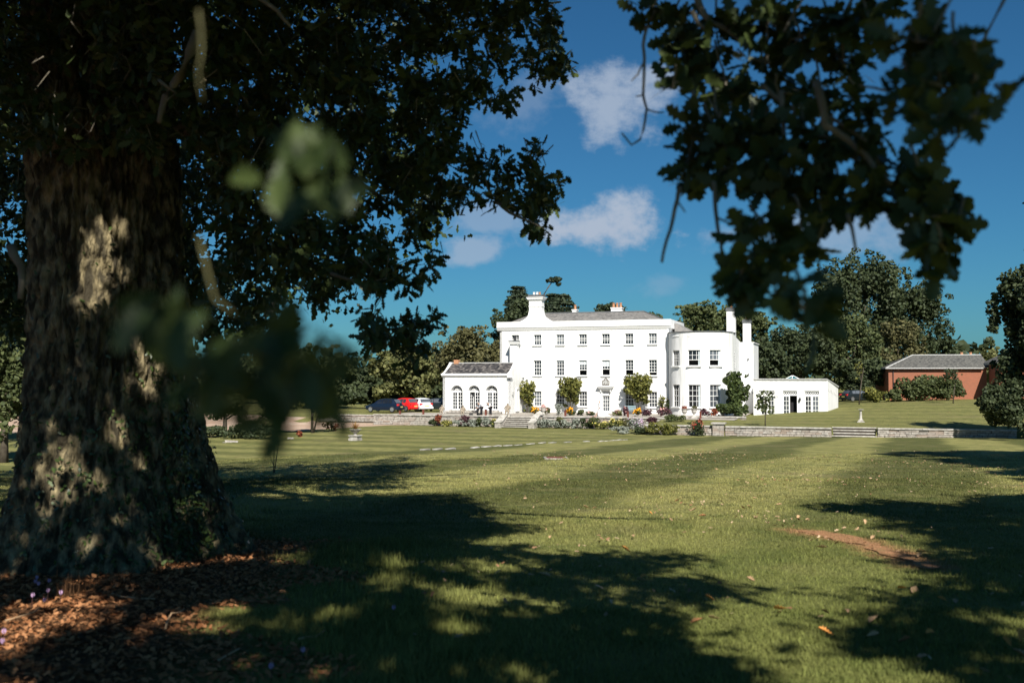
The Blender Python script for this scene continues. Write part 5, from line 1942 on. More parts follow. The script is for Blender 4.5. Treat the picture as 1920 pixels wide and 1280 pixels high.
# ------------------------------------------------------------------ cars
def car(label, px, d, yaw, paint, L=4.1, H=1.48, Wd=1.75, estate=False):
    p = at(px, 704, d)
    g = gz(p.x, p.y)
    o = thing('parked_car', label, 'car', (p.x, p.y, g + .1), yaw, 'cars parked left of the pavilion')
    # side profile stations along x: (x, z_low, z_belt, z_top, half width at belt, half width at top)
    a = L / 2
    st = [(-a, .45, .72, .74, .62, .60), (-a + .12, .28, .82, .85, .80, .74), (-a + .35, .22, .90, 1.05 if estate else .98, .86, .74), (-a + .75, .2, .93, H - .06, .88, .66), (-a + 1.3, .2, .93, H, .88, .64),
          (-.1, .2, .92, H, .88, .63), (.45, .2, .92, H - .09, .88, .62), (1.05, .2, .92, .98, .88, .70), (1.3, .22, .88, .90, .86, .78), (a - .3, .24, .74, .77, .82, .74), (a - .05, .3, .62, .64, .72, .68), (a, .42, .5, .52, .6, .6)]
    k = Wd / 1.76
    m_ = MB()
    ring = []
    for (x, zl_, zb_, zt_, wb, wt) in st:
        wb *= k; wt *= k
        ring.append([(x, -wb * .96, zl_), (x, -wb, (zl_ + zb_) / 2), (x, -wb * .97, zb_), (x, -wt, zt_ - .02), (x, -wt * .6, zt_ + .015), (x, 0, zt_ + .03), (x, wt * .6, zt_ + .015), (x, wt, zt_ - .02), (x, wb * .97, zb_), (x, wb, (zl_ + zb_) / 2), (x, wb * .96, zl_)])
    n = 11
    for r_ in ring: m_.v += r_
    for i in range(len(ring) - 1):
        for j in range(n - 1):
            m_.f.append((i * n + j, i * n + j + 1, (i + 1) * n + j + 1, (i + 1) * n + j))
        m_.f.append((i * n, (i + 1) * n, (i + 1) * n + n - 1, i * n + n - 1))
    m_.f.append(tuple(range(n)))
    m_.f.append(tuple(reversed(range((len(ring) - 1) * n, len(ring) * n))))
    m_.obj('body', paint, o, smooth=False)

    def surf(i0, f0, j, t0, t1, i1, f1, off=.012):
        pass
    for sg in (0, 1):
        gl = MB()
        for i, (fa, fb) in ((3, (.15, 1)), (4, (.08, .95)), (5, (.05, .9)), (6, (0, .55))):
            jb, jt = (2, 3) if sg == 0 else (8, 7)
            A0, A1 = Vector(ring[i][jb]), Vector(ring[i + 1][jb])
            B0, B1 = Vector(ring[i][jt]), Vector(ring[i + 1][jt])
            off = Vector((0, -.012 if sg == 0 else .012, .004))
            q = [A0.lerp(A1, fa).lerp(B0.lerp(B1, fa), .1), A0.lerp(A1, fb).lerp(B0.lerp(B1, fb), .1), A0.lerp(A1, fb).lerp(B0.lerp(B1, fb), .86), A0.lerp(A1, fa).lerp(B0.lerp(B1, fa), .86)]
            gl.quad(*[v_ + off for v_ in q])
        gl.obj('side_window', M['glass'], o)
    rw = MB()
    q = [Vector(ring[2][3]), Vector(ring[2][7]), Vector(ring[3][7]), Vector(ring[3][3])]
    c_ = sum(q, Vector()) / 4
    rw.quad(*[c_ + (v_ - c_) * .86 + Vector((-.03, 0, .03)) for v_ in q])
    rw.obj('rear_window', M['glass'], o)
    fw_ = MB()
    q = [Vector(ring[6][3]), Vector(ring[6][7]), Vector(ring[7][7]), Vector(ring[7][3])]
    c_ = sum(q, Vector()) / 4
    fw_.quad(*[c_ + (v_ - c_) * .86 + Vector((.03, 0, .03)) for v_ in q])
    fw_.obj('windscreen', M['glass'], o)
    for sx in (-a + .75, a - .78):
        for sy in (-1, 1):
            wv = MB()
            wv.lathe([(.24, -.09), (.31, -.09), (.325, -.05), (.325, .05), (.31, .09), (.24, .09)], 18)
            wv.v = [(x_, z_, y_) for x_, y_, z_ in wv.v]
            wh = wv.obj('wheel', M['rubber'], o, loc=(sx, sy * Wd / 2 * .96, .32))
            rm_ = MB()
            rm_.lathe([(.23, -.10), (.23, .10)], 14)
            rm_.v = [(x_, z_, y_) for x_, y_, z_ in rm_.v]
            rm_.obj('rim', M['alloy'], wh)
    for sy in (-1, 1):
        MB().box(-a + .02, -a + .2, sy * Wd * .36 - .12, sy * Wd * .36 + .17, .72, .92).obj('tail_light', M['tail'], o)
        MB().box(a - .22, a - .04, sy * Wd * .34 - .12, sy * Wd * .34 + .12, .54, .66).obj('headlight', M['alloy'], o)
    MB().box(-a - .015, -a + .03, -.26, .26, .52, .64).obj('number_plate', M['plate'], o)
    MB().box(-a - .03, -a + .2, -Wd * .46, Wd * .46, .3, .5).obj('bumper', paint, o)
    return o


M['tail'] = mat('tail_light', (.55, .03, .03), .3)
M['plate'] = mat('yellow_plate', (.6, .5, .15), .5)
M['pblue'] = mat('dark_blue_paint', (.006, .012, .028), .2, .5)
M['pred'] = mat('red_paint', (.62, .015, .015), .3, .5)
M['pwhite'] = mat('white_car_paint', (.72, .74, .78), .3, .5)
M['pdark'] = mat('charcoal_paint', (.012, .017, .02), .25, .6)
# the tails point towards the camera side and right
car('dark blue hatchback, leftmost of the parked cars', 722, 113.2, R(180 - 22), M['pblue'], L=4.3, H=1.5)
car('bright red car parked beside the dark blue one', 757, 116.2, R(180 - 38), M['pred'], H=1.5, L=3.9)
car('white hatchback between the red and the charcoal car', 788, 117.0, R(180 - 62), M['pwhite'], H=1.48, L=4.0)
car('charcoal estate car close to the pavilion corner', 816, 116.5, R(180 - 18), M['pdark'], L=4.5, H=1.5, estate=True)
c5 = car('dark car half hidden by bushes beyond the sundial', 1606, 126, R(20), M['pdark'], L=4.2, H=1.42)
del c5['group']


# ------------------------------------------------------------------ people and statues
def skin_mesh(name, chains, m, parent, sub=1, smooth=True):
    """chains: list of [(x,y,z,r), ...]; first point of later chains may repeat an earlier point to join"""
    me = bpy.data.meshes.new(name)
    verts, edges, rad, keys = [], [], [], {}
    for ch_ in chains:
        prev_ = None
        for (x, y, z, r_) in ch_:
            k_ = (round(x, 3), round(y, 3), round(z, 3))
            if k_ not in keys:
                keys[k_] = len(verts)
                verts.append((x, y, z))
                rad.append(r_)
            i_ = keys[k_]
            if prev_ is not None and prev_ != i_:
                edges.append((prev_, i_))
            prev_ = i_
    me.from_pydata(verts, edges, [])
    me.materials.append(m)
    o_ = link(name, me, parent)
    md = o_.modifiers.new('skin', 'SKIN')
    md.use_smooth_shade = smooth
    for i_, r_ in enumerate(rad):
        me.skin_vertices[0].data[i_].radius = (r_, r_)
    me.skin_vertices[0].data[0].use_root = True
    sb = o_.modifiers.new('sub', 'SUBSURF')
    sb.levels = sb.render_levels = sub
    return o_


def person(name_label, p, face, J, top_m, leg_m, hair_m, dress=None, skirt_len=0):
    """J: joints dict in metres, facing -y locally"""
    o = thing('person', name_label, 'person', p, face)
    pel, che, nk, hd = J['pelvis'], J['chest'], J['neck'], J['head']
    ch_ = [[(*pel, .13), (*((Vector(pel) + Vector(che)) / 2), .12), (*che, .14), (*nk, .055), (*((Vector(nk) * .45 + Vector(hd) * .55)), .085), (*hd, .10)]]
    for s_ in 'lr':
        ch_.append([(*che, .14), (*J['sh' + s_], .06), (*J['el' + s_], .042), (*J['ha' + s_], .032), (*J['fi' + s_], .026)])
        ch_.append([(*pel, .13), (*J['hip' + s_], .085), (*J['kn' + s_], .06), (*J['an' + s_], .04), (*J['to' + s_], .035)])
    skin_mesh('body', ch_, M['skin'], o)
    tc = [[(*pel, .15), (*((Vector(pel) + Vector(che)) / 2), .145), (*che, .165)]]
    for s_ in 'lr':
        el, ha = Vector(J['el' + s_]), Vector(J['ha' + s_])
        tc.append([(*che, .165), (*J['sh' + s_], .078), (*el, .058), (*(el.lerp(ha, .7)), .05)])
    skin_mesh('shirt', tc, top_m, o)
    if leg_m:
        lc = []
        for s_ in 'lr':
            lc.append([(pel[0], pel[1], pel[2] - .02, .15), (*J['hip' + s_], .105), (*J['kn' + s_], .08), (*J['an' + s_], .06)])
        skin_mesh('trousers', lc, leg_m, o)
    hv = Vector(hd)
    skin_mesh('hair', [[(hv.x, hv.y + .02, hv.z + .02, .105), (hv.x, hv.y + .04, hv.z - .05, .085)]], hair_m, o)
    for s_ in 'lr':
        t_ = Vector(J['to' + s_]); n_ = Vector(J['an' + s_])
        skin_mesh('shoe', [[(n_.x, n_.y, n_.z - .02, .05), (t_.x, t_.y, t_.z, .042)]], M['black'], o)
    # small features of the face
    f_ = (Vector(J['face']) if 'face' in J else Vector((0, -1, 0))).normalized()
    sd = f_.cross(Vector((0, 0, 1))).normalized()
    fb = MB()
    for s_ in (-1, 1):
        c_ = hv + f_ * .095 + sd * .035 * s_
        fb.box(c_.x - .012, c_.x + .012, c_.y - .012, c_.y + .012, c_.z - .008, c_.z + .008)
    fb.obj('eyes', M['black'], o)
    return o


STAND = dict(pelvis=(0, 0, .95), chest=(0, 0, 1.28), neck=(0, 0, 1.47), head=(0, -.01, 1.64), shl=(-.19, 0, 1.38), shr=(.19, 0, 1.38), ell=(-.25, -.02, 1.12), elr=(.25, -.02, 1.12), hal=(-.22, -.16, .9), har=(.22, -.16, .9), fil=(-.21, -.2, .82), fir=(.21, -.2, .82), hipl=(-.1, 0, .88), hipr=(.1, 0, .88), knl=(-.11, -.03, .48), knr=(.11, -.03, .48), anl=(-.11, 0, .09), anr=(.11, 0, .09), tol=(-.12, -.16, .04), tor=(.12, -.16, .04))
BEND = dict(STAND, chest=(0, -.22, 1.18), neck=(0, -.36, 1.28), head=(0, -.48, 1.36), shl=(-.19, -.26, 1.24), shr=(.19, -.26, 1.24), ell=(-.22, -.36, .98), elr=(.22, -.36, .98), hal=(-.16, -.52, .86), har=(.16, -.52, .86), fil=(-.15, -.58, .8), fir=(.15, -.58, .8), face=(0, -1, -.6))
WALK = dict(STAND, knl=(-.1, -.22, .52), anl=(-.1, -.30, .12), tol=(-.1, -.44, .07), knr=(.1, .10, .48), anr=(.1, .32, .14), tor=(.1, .24, .04), ell=(-.3, .1, 1.15), hal=(-.36, .0, .95), fil=(-.38, -.06, .9))


def tp(px, vv, dz=.0):
    q = loc(u_at(px, vv), vv)
    q.z = gz(q.x, q.y) + .03 + dz
    return q


M['hair'] = mat('dark_hair', (.02, .015, .012), .7)
pw = VW1 + 1.4
person('person in a pale top and black trousers bending over a pushchair', tp(903, pw), R(-60), BEND, M['grey_cloth'], M['black'], M['hair'])
person('person in a white shirt and dark trousers leaning forward by the right arch', tp(920, pw + .6), R(-50), BEND, M['cloth'], M['black'], M['hair'])
br_ = person('person in a flowing white dress striding past the garden door', tp(1124, VW1 + 2.0), R(-75), WALK, M['cloth'], None, M['hair'])
sk = MB()
n = 20
prof_ = [(.15, 1.0, 0), (.24, .8, .05), (.42, .5, .2), (.62, .2, .4), (.7, .12, .5)]
for (r_, z, off) in prof_:
    for k in range(n):
        a_ = 2 * math.pi * k / n
        rr = r_ * (1 + .12 * math.sin(5 * a_ + z * 4))
        sk.v.append((rr * math.cos(a_) * .8, rr * math.sin(a_) * 1.0 + off, z + .03 * math.sin(3 * a_)))
for j in range(len(prof_) - 1):
    for k in range(n):
        sk.f.append((j * n + k, j * n + (k + 1) % n, (j + 1) * n + (k + 1) % n, (j + 1) * n + k))
sk.obj('skirt', M['cloth'], br_, smooth=True)
# pushchair
q = tp(891, pw)
o = thing('pushchair', 'black pushchair beside the bending person in front of the pavilion', 'pushchair', q, R(20))
MB().tube([(-.45, -.25, .18), (.1, -.25, .5), (.55, -.25, 1.0)], .02, 6).tube([(-.45, .25, .18), (.1, .25, .5), (.55, .25, 1.0)], .02, 6).tube([(.55, -.25, 1.0), (.55, .25, 1.0)], .025, 6).tube([(.4, -.25, .15), (-.1, -.25, .5)], .018, 6).tube([(.4, .25, .15), (-.1, .25, .5)], .018, 6).obj('frame', M['iron'], o)
sb_ = MB()
sb_.prism([(-.35, .45), (.25, .35), (.42, .8), (.30, .82), (.15, .5), (-.33, .55)], -.22, .22)
sb_.obj('seat', M['black'], o)
hd_ = MB()
for k in range(6):
    a0, a1 = R(20 + 22 * k), R(20 + 22 * (k + 1))
    hd_.quad((.3 + .38 * math.cos(a0), -.23, .6 + .38 * math.sin(a0)), (.3 + .38 * math.cos(a1), -.23, .6 + .38 * math.sin(a1)), (.3 + .38 * math.cos(a1), .23, .6 + .38 * math.sin(a1)), (.3 + .38 * math.cos(a0), .23, .6 + .38 * math.sin(a0)))
hd_.obj('hood', M['black'], o)
for sx, sy, rr in ((-.45, -.26, .14), (-.45, .26, .14), (.42, -.27, .17), (.42, .27, .17)):
    w_ = MB().lathe([(rr * .7, -.02), (rr, -.02), (rr, .02), (rr * .7, .02)], 14)
    w_.v = [(x_, z_, y_) for x_, y_, z_ in w_.v]
    w_.obj('wheel', M['rubber'], o, loc=(sx, sy, rr))


def statue(label, px, py_base, py_top, m, kind='seated'):
    vv = VW1 + .2 if px > 835 else VW1 + 3.5
    q = loc(u_at(px, vv), vv)
    zb_ = at(960, py_base, q.y).z
    H = at(960, py_top, q.y).z - zb_
    o = thing('stone_statue', label, 'statue', (q.x, q.y, zb_), -YAW)
    s_ = H / 1.15
    MB().rbox(-.26 * s_, .26 * s_, -.26 * s_, .26 * s_, gz(q.x, q.y) - zb_ - .05, .0, .01).obj('pedestal', M['cope'], o)
    S_ = lambda *a: (a[0] * s_, a[1] * s_, a[2] * s_, a[3] * s_)
    ch_ = [[S_(0, 0, .30, .17), S_(0, 0, .5, .15), S_(0, .0, .72, .17), S_(0, 0, .87, .07), S_(0, -.02, .94, .10), S_(0, -.02, 1.04, .11)],
           [S_(0, 0, .72, .17), S_(-.2, 0, .74, .08), S_(-.30, -.08, .55, .06), S_(-.10, -.22, .48, .05)],
           [S_(0, 0, .72, .17), S_(.2, 0, .74, .08), S_(.30, -.08, .55, .06), S_(.10, -.22, .52, .05)],
           [S_(0, 0, .30, .17), S_(-.14, -.2, .34, .10), S_(-.12, -.26, .08, .06), S_(-.06, -.3, .02, .05)],
           [S_(0, 0, .30, .17), S_(.16, -.2, .32, .10), S_(.10, -.28, .08, .06), S_(.06, -.34, .02, .05)]]
    skin_mesh('figure', ch_, m, o)
    return o


M['lichen'] = mat('lichened_stone', (.30, .26, .20), .9, c2=(.22, .17, .13), scale=6, lo=.3, hi=.7)
statue('weathered stone figure at the left corner of the pavilion', 829, 776, 757, M['lichen'])
statue('weathered stone figure between the left and middle arches', 868.5, 778, 757.5, M['lichen'])
statue('golden brown stone figure on the left pier of the garden steps', 952, 777, 753.5, M['lichen'])
# ------------------------------------------------------------------ the great oak
DO = 12.0
cen = lambda px, d: at(px, 704, d)
oak = thing('oak_tree', 'huge old oak with a sun flecked trunk filling the left of the view', 'tree', (cen(205, DO).x, DO, gz(cen(205, DO).x, DO)))
OX, OY, OZ = oak.location
NA_, NZ_ = 300, 380
ZTOP = 10.4
zz = np.linspace(-.35, ZTOP, NZ_)
th = np.linspace(0, 2 * np.pi, NA_, endpoint=False)
base_r = .84 + .42 * np.exp(-np.clip(zz, 0, None) / .8) + .14 * np.exp(-np.clip(zz, 0, None) / 3.5) - .022 * np.clip(zz, 0, None)
pts = np.zeros((NZ_, NA_, 3))
for i, z in enumerate(zz):
    for j, t in enumerate(th):
        r_ = base_r[i]
        fl = max(0, 1 - z / 1.3)
        r_ *= 1 + .13 * fl * math.sin(5 * t + .6) + .06 * math.sin(3 * t + z * .4) + .025 * math.sin(7 * t - z * .7)
        c_, s_ = math.cos(t), math.sin(t)
        q = Vector((c_ * 3.2, s_ * 3.2, z * .5))
        n1 = noise.noise(q * .8)
        # long vertical fissures broken into plates
        wv = noise.noise(Vector((c_ * 11 + n1 * 2, s_ * 11 + n1 * 2, z * 1.5)))
        wv2 = noise.noise(Vector((c_ * 24 + wv, s_ * 24, z * 5.2 + 7)))
        pl_ = noise.noise(Vector((c_ * 9, s_ * 9, z * 8 + 3))) + 1.6 * max(0, noise.noise(Vector((c_ * 2.2, s_ * 2.2, z * .8 + 11))) - .15)
        f1 = min(abs(wv) * 3.2, 1)
        r_ += .10 * n1 + .085 * (f1 - .6) + .035 * (min(abs(wv2) * 3, 1)) + .035 * pl_
        pts[i, j] = (c_ * r_ + .05 * math.sin(z * .6), s_ * r_, z)
# lean
pts[:, :, 0] += (-.02 * zz + .0 * zz)[:, None]
idx = np.arange(NZ_ * NA_).reshape(NZ_, NA_)
a = idx[:-1].ravel(); b = np.roll(idx, -1, 1)[:-1].ravel(); c = np.roll(idx, -1, 1)[1:].ravel(); d = idx[1:].ravel()
tr_ = fast_mesh('trunk', pts.reshape(-1, 3), np.concatenate([np.stack([a, b, c], 1), np.stack([a, c, d], 1)]), M['bark'], smooth=True)
link('trunk', tr_, oak)


def L(px, py, d):
    return at(px, py, d) - Vector((OX, OY, OZ))


def W3(x, y, z):
    return Vector((x - OX, y - OY, z - OZ))


def wob(pts, k=.06, n=3, seed=0):
    """subdivide a polyline with a little wander"""
    r_ = random.Random(seed)
    pts = [Vector(p) for p in pts]
    for _ in range(n):
        out = [pts[0]]
        for a_, b_ in zip(pts, pts[1:]):
            l_ = (b_ - a_).length
            out += [(a_ + b_) / 2 + Vector([r_.uniform(-k, k) * l_ for _ in range(3)]), b_]
        pts = out
        k *= .7
    return pts


def limb(name, pts, r0, r1, seed=0, m=None, parent=oak, k=.07, n=3, seg=9):
    pts = wob(pts, k, n, seed)
    q = len(pts)
    return MB().tube(pts, [r0 + (r1 - r0) * i / (q - 1) for i in range(q)], seg).obj(name, m or M['twig'], parent, smooth=True)


crown_z = 9.8
top = W3(OX - .15, OY, OZ + crown_z)
low = W3(OX + .05, OY - .1, OZ + 6.6)
LIMBS = [
    ([low, W3(-2.6, 9.4, 7.2), W3(-.6, 7.0, 6.4), W3(.8, 5.6, 5.6), W3(2.4, 5.0, 4.9)], .26, .05),
    ([top, W3(-2, 13, 11.5), W3(1.5, 13, 13)], .3, .06),
    ([top, W3(-4.0, 7, 11), W3(-1, 1, 11)], .3, .06),
    ([top, W3(-8.5, 12, 11), W3(-12, 11, 12)], .3, .06),
    ([top, W3(-5, 16, 11.5), W3(-5, 20, 13)], .28, .06),
    ([low, W3(-2.6, 11.6, 7.0), W3(-.7, 11.4, 6.6)], .2, .04),
    ([W3(OX + .5, OY - .2, 4.6), W3(-2.9, 11.6, 4.6), W3(-1.4, 11.2, 3.6)], .10, .02),
    ([low, W3(-7.2, 11.5, 7.0), W3(-9.5, 11, 5.5)], .18, .03),
    ([top, W3(-1, 8.5, 9.4), W3(4.5, 6.2, 8.4)], .25, .05),
    ([W3(.6, 5.6, 5.3), W3(1.6, 4.2, 4.6), W3(2.1, 3.6, 4.0)], .05, .015),
]
for k, (ps_, r0, r1) in enumerate(LIMBS):
    limb('limb', ps_, r0, r1, k, M['bark'] if r0 > .15 else M['twig'])

# --- crown leaves seen against the sky: regions of the photo, with their distance
CANOPY = [(-120, -140), (1045, -140), (1046, 20), (1080, 110), (1082, 160), (1050, 185), (1020, 160), (985, 175), (960, 215), (925, 212), (895, 190), (862, 235), (880, 275), (925, 262), (985, 266), (1035, 262), (1028, 292), (1000, 300), (1015, 318), (1068, 322), (1072, 352), (1040, 375), (1056, 400), (1020, 442), (990, 432), (962, 392), (930, 380), (880, 392), (858, 440), (820, 436), (790, 440), (828, 486), (824, 516), (795, 540), (762, 556), (740, 530), (712, 548), (690, 570), (740, 588), (790, 582), (832, 580), (828, 618), (800, 640), (806, 690), (780, 702), (742, 650), (722, 636), (704, 668), (684, 655), (672, 620), (640, 585), (600, 570), (560, 610), (500, 640), (430, 660), (330, 640), (-120, 620)]
HOLES = [((812, 118), 30, 22), ((905, 85), 12, 12), ((735, 40), 8, 20), ((620, 195), 14, 8), ((985, 70), 10, 8), ((725, 420), 40, 22), ((700, 350), 12, 20), ((930, 150), 10, 10), ((760, 470), 22, 12), ((650, 560), 25, 12), ((860, 330), 18, 8), ((905, 350), 14, 8), ((560, 540), 20, 12), ((410, 470), 22, 14), ((20, 450), 22, 26), ((15, 380), 14, 10), ((395, 440), 16, 8), ((650, 610), 18, 10), ((500, 520), 14, 8)]


def er_in(x, y, poly, r):
    o_ = [(0, 0)] + [(r * math.cos(k * .785), r * math.sin(k * .785)) for k in range(8)]
    return bool(inpoly([x + a_[0] for a_ in o_], [y + a_[1] for a_ in o_], poly).all())


def canopy_sprays(poly, holes, n_spray, dfun, per, leaf, spread, seed):
    r_ = np.random.default_rng(seed)
    x0, x1 = min(p[0] for p in poly), max(p[0] for p in poly)
    y0, y1 = min(p[1] for p in poly), max(p[1] for p in poly)
    P, Nn = [], []
    while len(P) < n_spray:
        x, y = r_.uniform(x0, x1), r_.uniform(y0, y1)
        if not er_in(x, y, poly, 9):
            continue
        nv_ = noise.noise(Vector((x * .017, y * .017, seed)))
        if nv_ < -.24 and r_.random() < .93 and (x > 380 or y < 300):
            continue
        if any(((x - h[0][0]) / (h[1] + 12)) ** 2 + ((y - h[0][1]) / (h[2] + 10)) ** 2 < 1.0 for h in holes):
            continue
        d_ = dfun(x, y, r_)
        P.append(at(x, y, d_))
        Nn.append(d_)
    return P


def leaves_round(P, per, spread, r_, droop=.35):
    """leaves fanned round short twigs that start at the points P"""
    pos, tip = [], []
    for p in P:
        ax = Vector(r_.normal(size=3)).normalized()
        ax.z = ax.z * .5 - droop * .5
        ax.normalize()
        m_ = max(1, int(r_.normal(per, per * .3)))
        for q in range(m_):
            t = (q + r_.random()) / m_
            o_ = Vector(r_.normal(size=3)) * spread * .33
            pos.append(p + ax * spread * (t - .3) + o_)
            dr = (ax * .7 + Vector(r_.normal(size=3)) * .8)
            dr.z -= droop
            tip.append(dr.normalized())
    return np.array(pos), np.array(tip)


def rot_from_tip(tip, r_, flatup=.5):
    n = len(tip)
    nrm = r_.normal(size=(n, 3)) * (1 - flatup) + np.array([0, -.25, 1.0]) * flatup
    y = tip / np.linalg.norm(tip, axis=1)[:, None]
    x = np.cross(y, nrm)
    x /= np.linalg.norm(x, axis=1)[:, None] + 1e-9
    return np.stack([x, y, np.cross(x, y)], 2)


r_ = np.random.default_rng(21)
O3 = np.array([OX, OY, OZ])


def dcan(x, y, rr):
    # the crown comes forward at the upper left, goes back at its right edge
    if x < 400 and y > 280: return rr.uniform(14, 16)
    b_ = 10.6 if x > 700 else 10.2
    return b_ + rr.uniform(-1.3, 2.4)


P = canopy_sprays(CANOPY, HOLES, 4700, dcan, 9, .1, .4, 1)
SUNV = np.array(sun_dir)
# sun flecks: gaps in the crown through which single rays reach trunk, leaves and leaf mould
FLECK = [(175, 440, .13, 0), (215, 395, .13, 0), (195, 470, .08, 0), (160, 540, .10, 0), (270, 640, .11, 0), (255, 690, .10, 0), (200, 760, .07, 0), (228, 800, .07, 0), (130, 865, .11, 0), (112, 925, .13, 0), (250, 835, .06, 0), (335, 790, .07, 0), (352, 845, .07, 0), (372, 905, .06, 0), (60, 880, .07, 0), (40, 985, .06, 0), (285, 985, .10, 0), (330, 1005, .08, 0), (170, 1010, .07, 0), (205, 130, .07, 0), (185, 60, .06, 0), (245, 480, .06, 0),
         (590, 375, .07, 1.15), (500, 320, .06, 1.2), (560, 250, .07, 1.25), (620, 350, .05, 1.2), (285, 590, .06, 1.15), (330, 565, .06, 1.15), (400, 650, .05, 1.1),
         (150, 600, .07, 0), (120, 700, .06, 0), (170, 680, .05, 0), (300, 560, .05, 0), (190, 545, .09, 0), (165, 500, .09, 0), (100, 820, .06, 0), (180, 900, .06, 0), (230, 940, .07, 0), (310, 880, .05, 0), (290, 620, .08, 0), (240, 600, .05, 0), (40, 1135, .22, 9), (130, 1120, .2, 9), (200, 1130, .15, 9), (30, 1185, .18, 9), (20, 1215, .14, 9), (330, 1160, .16, 9), (430, 1140, .2, 9), (450, 1050, .12, 9), (540, 1110, .14, 9), (400, 1180, .15, 9), (480, 1230, .12, 9), (590, 1265, .14, 9), (740, 1065, .16, 9), (700, 1255, .12, 9), (855, 1120, .2, 9), (850, 1185, .12, 9), (620, 1195, .08, 9), (160, 1085, .15, 9),
         (1300, 110, .12, 5.0), (1420, 60, .12, 4.7), (1560, 400, .1, 3.9), (1380, 250, .08, 4.4), (1590, 300, .06, 3.85), (1370, 65, .08, 4.8)]
rays = []
for fx, fy, fr, fd in FLECK:
    if fd == 0:
        tpt = at(fx, fy, OY - .85 - .4 * max(0, (fy - 800) / 200))
        fr *= 1.35
    elif fd == 9:
        tpt = on_ground(fx, fy)
        fr *= .8
    else:
        tpt = at(fx, fy, fd)
    rays.append((np.array(tpt), fr))


def carve(pos, tip, extra=.07):
    keep = np.ones(len(pos), bool)
    for t_, r0_ in rays:
        rel = pos - t_
        al = rel @ SUNV
        dist = np.linalg.norm(rel - al[:, None] * SUNV, axis=1)
        keep &= ~((al > .25) & (dist < r0_ + extra))
    return pos[keep], tip[keep]



pos, tip = leaves_round(P, 9, .11, r_)
pos, tip = carve(pos, tip, .05)
scatter('foliage', LEAF_MID, pos - O3, rot_from_tip(tip, r_), r_.uniform(.10, .16, len(pos)), M['leaf'], oak, 'stuff')
tw = MB()
for p in P[::5]:
    q = p + Vector(r_.normal(size=3)) * .07
    q2 = q + Vector((r_.normal() * .1, r_.normal() * .1, .1 + r_.random() * .12))
    tw.tube([p - Vector((OX, OY, OZ)), q - Vector((OX, OY, OZ)), q2 - Vector((OX, OY, OZ))], [.003, .004, .006], 4)
tw_o = tw.obj('fine_twigs', M['twig'], oak)
tw_o['kind'] = 'stuff'

# leaf clusters of the hanging boughs: px, py, rx, ry, distance, leaves
CL = [(1215, 15, 35, 18, 5.2, 22), (1262, 60, 55, 45, 5.3, 60), (1300, 120, 55, 50, 5.2, 60), (1350, 60, 60, 55, 5.0, 60), (1360, 150, 55, 50, 5.0, 50), (1262, 165, 28, 28, 4.6, 14),
      (1430, 40, 60, 50, 4.8, 55), (1440, 120, 55, 55, 4.7, 50), (1500, 70, 60, 60, 4.6, 55), (1560, 40, 60, 45, 4.5, 50), (1580, 120, 55, 50, 4.5, 45), (1540, 170, 55, 40, 4.5, 36), (1630, 30, 50, 40, 4.3, 40), (1380, 175, 50, 22, 4.8, 24), (1460, 175, 40, 24, 4.6, 24), (1605, 180, 30, 25, 4.4, 16),
      (1720, 80, 55, 50, 3.2, 34), (1790, 90, 60, 45, 3.1, 40), (1760, 160, 70, 50, 3.1, 42), (1830, 150, 40, 50, 3.0, 22), (1700, 170, 40, 40, 3.3, 24), (1830, 215, 40, 28, 2.9, 14), (1770, 225, 30, 20, 3.0, 9), (1880, 180, 30, 14, 2.9, 6),
      (1300, 240, 40, 35, 4.5, 34), (1350, 260, 50, 35, 4.4, 36), (1400, 250, 45, 40, 4.4, 40), (1290, 300, 42, 38, 4.4, 40), (1350, 320, 55, 35, 4.3, 44), (1420, 310, 50, 38, 4.3, 44), (1420, 360, 35, 20, 4.2, 18), (1300, 345, 25, 20, 4.3, 9),
      (1500, 250, 45, 35, 4.1, 34), (1560, 260, 45, 32, 4.0, 26), (1530, 320, 50, 35, 4.0, 36), (1490, 340, 40, 22, 4.1, 22), (1640, 250, 45, 30, 3.9, 24), (1600, 300, 45, 35, 3.9, 26), (1580, 365, 55, 35, 3.9, 38), (1540, 395, 35, 20, 3.9, 14), (1660, 330, 45, 30, 3.8, 22), (1640, 385, 50, 30, 3.8, 30),
      (1720, 320, 50, 35, 3.7, 24), (1730, 380, 55, 35, 3.7, 34), (1770, 410, 50, 32, 3.6, 34), (1800, 400, 30, 20, 3.6, 10), (1765, 460, 50, 30, 3.6, 32), (1750, 485, 30, 14, 3.6, 10),
      (1425, 420, 40, 24, 3.8, 18), (1450, 455, 48, 28, 3.8, 26), (1400, 450, 36, 20, 3.8, 14), (1535, 450, 32, 25, 3.9, 16), (1500, 420, 30, 18, 3.9, 12),
      (1385, 520, 40, 26, 3.7, 24), (1420, 500, 40, 22, 3.7, 16), (1420, 545, 40, 18, 3.7, 16), (1497, 540, 34, 22, 2.8, 10), (1512, 575, 40, 22, 2.7, 9), (1505, 605, 24, 12, 2.7, 4)]

